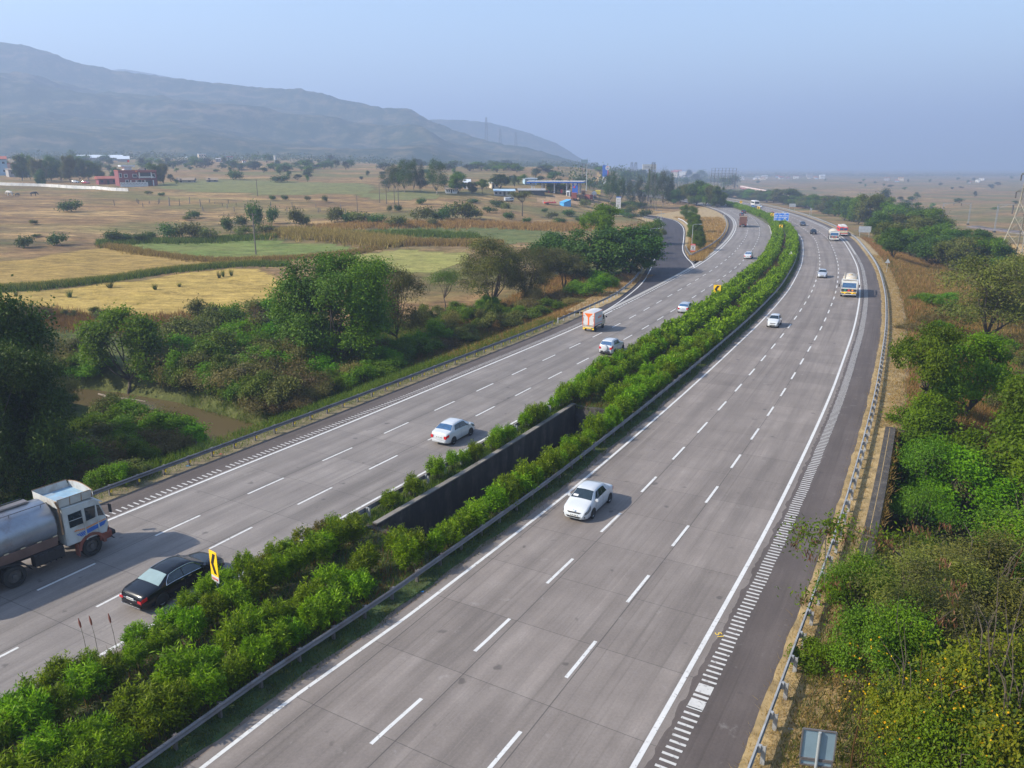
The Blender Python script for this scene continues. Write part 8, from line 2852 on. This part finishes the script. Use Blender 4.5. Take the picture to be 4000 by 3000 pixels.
def along(c, s0, s1, o0, o1, n, seed, zf=None, dens=None):
    rg = np.random.default_rng(seed)
    u = rg.uniform(0, 1, n)
    s = s0 + (s1 - s0) * (u if dens is None else u ** dens)
    p = c.at(s, rg.uniform(o0, o1, n))
    z = height(p[:, 0], p[:, 1]) if zf is None else np.full(n, zf)
    return np.column_stack([p, z])
R1, R2 = RC.s_of_y(15), RC.s_of_y(190)
grass("verge_grass", "straw coloured grass flattened along the right verge", along(RC, R1, R2, 3.35, 5.9, 15000, 71, -.06, 1.5), .22, .035, 4, 'dry_grass', 72, 1.0)
grass("slope_grass", "dry rusty grass on the right slope", along(RC, RC.s_of_y(62), RC.s_of_y(240), 6.2, 16, 9000, 73, None, 1.3), .75, .06, 5, 'brown_grass', 74)
grass("slope_grass", "pale tall grass on the right slope", along(RC, RC.s_of_y(60), RC.s_of_y(210), 8, 38, 15000, 75, None, 1.2), .95, .06, 5, 'dry_grass', 76)
grass("slope_grass", "green weeds on the right slope", along(RC, RC.s_of_y(22), RC.s_of_y(190), 6.2, 36, 16000, 77, None, 1.1), .7, .06, 5, 'green_grass', 78)
grass("verge_grass", "dry grass along the left guardrail", along(EC, EC.s_of_y(35), EC.s_of_y(104), -6.6, -3.0, 9000, 81, -.15), .35, .035, 4, 'green_grass', 82, .6)
grass("bank_grass", "green weeds on the embankment above the creek", along(EC, EC.s_of_y(35), EC.s_of_y(106), -34, -4.2, 24000, 83), .8, .05, 5, 'green_grass', 84)
grass("bank_grass", "rusty grass on the left slope before the olive trees", along(EC, EC.s_of_y(82), EC.s_of_y(150), -24, -4.8, 11000, 85), .8, .06, 5, 'brown_grass', 86)
grass("median_weeds", "low weeds on the median floor", np.concatenate([along(LCv, 1, s_p0, -9, -2, 7000, 87, .03), along(LCv, s_p1, LCv.s_of_y(200), -8.6, -2, 9000, 88, .03, 1.3), along(LCv, s_p0, s_p1, -9.2, -7.7, 1800, 89, .03), along(LCv, s_p0, s_p1, -2.5, -1.8, 1200, 90, .03)]), .30, .05, 4, 'green_grass', 91, .6)
grass("median_weeds", "dry weeds on the median floor", np.concatenate([along(LCv, 1, s_p0, -9, -2, 2200, 92, .03), along(LCv, s_p1, LCv.s_of_y(240), -8.6, -4.5, 5000, 93, .03)]), .45, .04, 4, 'dry_grass', 94, .5)
grass("median_weeds", "clipped green grass between median guardrail and road", along(LCv, 1, LCv.s_of_y(220), -2.0, -.75, 14000, 95, .0, 1.4), .12, .05, 4, 'green_grass', 96, .8)
grass("verge_weeds", "green weeds creeping towards the guardrail below the thicket", along(RC, R1, RC.s_of_y(44), 4.4, 8, 2200, 99, -.08), .42, .05, 5, 'green_grass', 100, .6)
scatter_poly([(3120, 2560), (3260, 2240), (3400, 2240), (3330, 2600), (3230, 2990), (3080, 3060)], 2, 54, ['bush', 'bushlight'], (70, 120), (110, 200), "one of the low bushes creeping over the straw verge below the thicket", "bushes on the straw verge", 60)
# woods too far away to count
def far_wood(name, label, pts, n, hgt, dep, mat, seed):
    rg = np.random.default_rng(seed)
    p = np.array(pts, float)
    u = rg.uniform(0, len(p) - 1.001, n)
    i = u.astype(int)
    q = p[i] + (p[i + 1] - p[i]) * (u - i)[:, None]
    q[:, 1] += rg.normal(0, dep, n)
    q[:, 0] += rg.normal(0, dep * .3, n)
    lump = vnoise(q[:, 0], q[:, 1], 26, seed) + .6 * vnoise(q[:, 0], q[:, 1], 9, seed + 1)
    k = lump > -.25
    q, lump = q[k], lump[k]
    z = height(q[:, 0], q[:, 1]) + rg.uniform(0, 1, len(q)) * hgt * np.clip(.45 + lump * .7, .15, 1.2)
    C = np.column_stack([q, z])
    V = leaves(C, unit(rg.normal(size=C.shape) + np.array([-.3, -.3, .7])), 2.0, 1.4, rg)
    stuff(link_data(name, quads_mesh(name, V, rg.uniform(.1, .8, len(C)), M[mat])), label, "woodland")
far_wood("far_wood", "hazy belt of woods along the foot of the hills", [np.array([math.sin(math.atan((a - 2000) / F_PX)), math.cos(math.atan((a - 2000) / F_PX))]) * b_ for a, b_ in [(-300, 1020), (300, 1100), (900, 1060), (1400, 1120), (1900, 1180), (2300, 1260), (2500, 1350)]], 20000, 9, 60, 'leaf_dark', 131)
far_wood("far_wood", "faint belts of trees across the wide plain on the right", [P(a, b_, -8) for a, b_ in [(2700, 688), (2950, 690), (3200, 684), (3500, 689), (3800, 684), (4200, 690)]], 15000, 14, 120, 'leaf_grey', 133)
far_wood("far_wood", "hazy woods behind the lattice tower and the gum trees", [T(a, b_)[:2] for a, b_ in [(2250, 712), (2400, 716), (2550, 712), (2700, 708), (2840, 712)]], 9000, 12, 40, 'leaf_dark', 135)
gp_ = np.array([tuple(p) for p in RAMP_R.off(2.2) if 172 < p[1] < 330])
gpts = []
rgn = np.random.default_rng(97)
for k_ in range(5000):
    y = rgn.uniform(176, 330)
    a_, b2 = RAMP_R.at(RAMP_R.s_of_y(min(y, 316))), EC.at(EC.s_of_y(y))
    t_ = rgn.uniform(.12, .82)
    x = a_[0] * (1 - t_) + b2[0] * t_
    gpts.append((x, y, .02))
grass("island_grass", "dry grass on the gore island", gpts, .7, .10, 5, 'brown_grass', 98)
# grass ridges between the fields
def ridge(name, label, pts_px, n, h, w, mat, seed, width=1.6, per=5):
    rg = np.random.default_rng(seed)
    wp = np.array([T(*p)[:2] for p in pts_px])
    c = Curve(wp, 2.0, 2)
    s = rg.uniform(0, c.s[-1], n)
    p = c.at(s, rg.normal(0, width * .5, n))
    z = height(p[:, 0], p[:, 1])
    return grass(name, label, np.column_stack([p, z]), h, w, per, mat, seed + 1, .25, .25)
ridge("grass_ridge", "dark grassy bank dividing the yellow field from the field behind", z1([(-150, 1010), (0, 1000), (200, 988), (400, 970), (640, 945), (900, 905), (1200, 870), (1420, 850), (1620, 842), (1760, 850)]), 3600, .95, .13, 'green_grass', 101, 2.4)
ridge("grass_ridge", "straw grass on top of the dark grassy bank", z1([(-150, 1004), (0, 994), (400, 964), (640, 938), (900, 898), (1200, 864), (1420, 844), (1600, 834)]), 2400, .9, .12, 'reed', 103, 2.0)
ridge("grass_ridge", "straw coloured ridge along the near side of the green field", z1([(650, 725), (850, 765), (1100, 800), (1330, 820), (1600, 812), (1900, 800), (2250, 760), (2330, 740)]), 3400, .85, .14, 'reed', 105, 2.2)
ridge("reed_bed", "tall straw reed bed behind the green field", z1([(1700, 650), (1850, 655), (2000, 670), (2212, 690), (2420, 715), (2500, 720)]), 4200, 1.7, .2, 'reed', 107, 7)
ridge("reed_bed", "straw reed bed edge running to the right", z2([(420, 712), (600, 715), (800, 718), (960, 720), (1050, 722)]), 2200, 1.3, .2, 'reed', 109, 5)
ridge("reed_bed", "rusty reeds beyond the green marsh", z2([(-100, 620), (200, 600), (500, 598), (700, 600), (900, 592), (1150, 612), (1400, 620), (1540, 600)]), 4200, 1.1, .2, 'brown_grass', 111, 8)
ridge("grass_ridge", "dark green sedge strip inside the marsh", z2([(100, 672), (400, 655), (700, 665), (900, 672)]), 2000, 1.1, .2, 'green_grass', 113, 5)
ridge("grass_ridge", "dry tall grass at the near edge of the yellow field", z1([(100, 1150), (300, 1185), (560, 1210), (760, 1225), (1000, 1215), (1250, 1200), (1500, 1160)]), 3200, 1.0, .1, 'dry_grass', 115, 5)
ridge("grass_ridge", "olive grass band below the field bushes", z1([(600, 712), (800, 705), (1000, 700), (1300, 695), (1500, 680), (1700, 670)]), 2400, 1.0, .18, 'green_grass', 117, 4)
# tufts standing in the yellow field
tf = []
rg2 = np.random.default_rng(120)
n = 60
B = rg2.normal(0, .12, (n, 2))
tip = np.column_stack([B * 3.2 + rg2.normal(0, .18, (n, 2)), rg2.uniform(.9, 1.5, n)])
a = rg2.uniform(0, 6.28, n)
sd = np.column_stack([np.cos(a), np.sin(a), np.zeros(n)]) * .05
B3 = np.column_stack([B, np.full(n, -.05)])
tuft_me = quads_mesh("reed_tuft", np.stack([B3 - sd, B3 + sd, tip], 1), rg2.uniform(0, 1, n), M['green_grass'], 3)
for a, b_, t_, w in [(1352, 926, 880, 26), (1378, 918, 873, 26), (1428, 912, 868, 30), (683, 987, 943, 42), (430, 1045, 1003, 42), (957, 998, 958, 36), (1108, 980, 954, 30), (142, 1096, 1064, 26), (195, 1102, 1074, 26), (600, 1142, 1114, 24), (575, 1172, 1134, 52), (330, 1215, 1190, 40), (960, 1205, 1175, 40), (100, 1035, 1010, 26), (640, 1183, 1165, 28)]:
    q = T(*z1q(a, b_))
    k = pixel_m(q) / 1.58
    o = link_data("reed_tuft", tuft_me, None, tuple(q))
    o.scale = (w * k / 1.3, w * k / 1.3, (b_ - t_) * k / 1.3)
    o.rotation_euler = (0, 0, a)
    tag(o, "green reed tuft standing alone in the mown yellow field", "grass tuft", "reed tufts in the yellow field")
# fallen log by the water and litter
q = T(430, 1560)
lg = [np.array([*P(a, b_, -5.6), -5.55]) for a, b_ in [(385, 1540), (430, 1554), (500, 1560), (570, 1570)]]
mb = MB().tube(lg, [.10, .14, .12, .06], 7)
tag(mb.build("log", M['bark_pale']), "pale fallen log lying along the far edge of the brown creek", "log")
def bit(label, px, py, z, mat, s_, cat="litter"):
    q = P(px, py, z)
    mb = MB()
    rr_ = random.Random(int(px))
    vs = [(rr_.uniform(-1, 1) * s_, rr_.uniform(-1, 1) * s_ * .6, rr_.uniform(0.02, .3) * s_) for _ in range(7)]
    mb.add(vs, [(0, 1, 2), (2, 1, 3), (3, 4, 0), (4, 5, 6), (6, 5, 1)])
    o = mb.build("litter", M[mat], None, loc=(q[0], q[1], z))
    tag(o, label, cat)
bit("blue plastic scrap on the left shoulder", 733, 1823, 0.01, 'blue_light', .22)
bit("red and white wrapper at the foot of the left guardrail", 865, 1775, 0.01, 'sign_red', .18)
bit("white plastic bag on the dirt beside the concrete pit", 1808, 1840, .06, 'sign_white', .28)
bit("white litter lying on the straw verge right of the guardrail", 3470, 1540, -.05, 'sign_white', .28)
bit("crumpled white bottle near the sign seen from behind", 3092, 2848, -.05, 'sign_white', .16)
bit("pale scrap on the dry gore island", zAq(652, 505)[0], zAq(652, 505)[1], .05, 'sign_white', .6)
bit("blue bottle on the grass by the median guardrail", 1650, 2312, .05, 'blue_light', .12)
# small yellow number painted on the concrete edge
q = P(2798, 2482)
t_ = RC.tan(RC.near(q)[0])
tc = bpy.data.curves.new("painted_number", 'FONT')
tc.body = "51"
tc.size = .45
tc.align_x = 'CENTER'
to = bpy.data.objects.new("tmp", tc)
COL.objects.link(to)
bpy.context.view_layer.update()
tme = bpy.data.meshes.new_from_object(to.evaluated_get(bpy.context.evaluated_depsgraph_get()))
bpy.data.objects.remove(to)
tme.materials.clear()
tme.materials.append(M['yellow_refl'])
o = link_data("painted_number", tme, None, (q[0], q[1], .008))
o.rotation_euler = (0, 0, math.atan2(t_[1], t_[0]) - math.pi / 2 - .9)
tag(o, "small yellow number painted beside the white edge line near the rumble bars", "road marking")
# ---------------------------------------------------------------- haze
hz = MB().box((0, 7900, 290), (31000, 17800, 610))
hz.v = [(x, y, z) for x, y, z in hz.v]
m = bpy.data.materials.new("pale_haze")
m.use_nodes = True
nt = m.node_tree
nt.nodes.clear()
o_ = nt.nodes.new("ShaderNodeOutputMaterial")
pv = nt.nodes.new("ShaderNodeVolumePrincipled")
pv.inputs["Color"].default_value = (0.43, 0.55, 0.785, 1)
pv.inputs["Density"].default_value = 0.00047
pv.inputs["Anisotropy"].default_value = 0.2
nt.links.new(pv.outputs[0], o_.inputs["Volume"])
HZ = stuff(hz.build("haze", m))
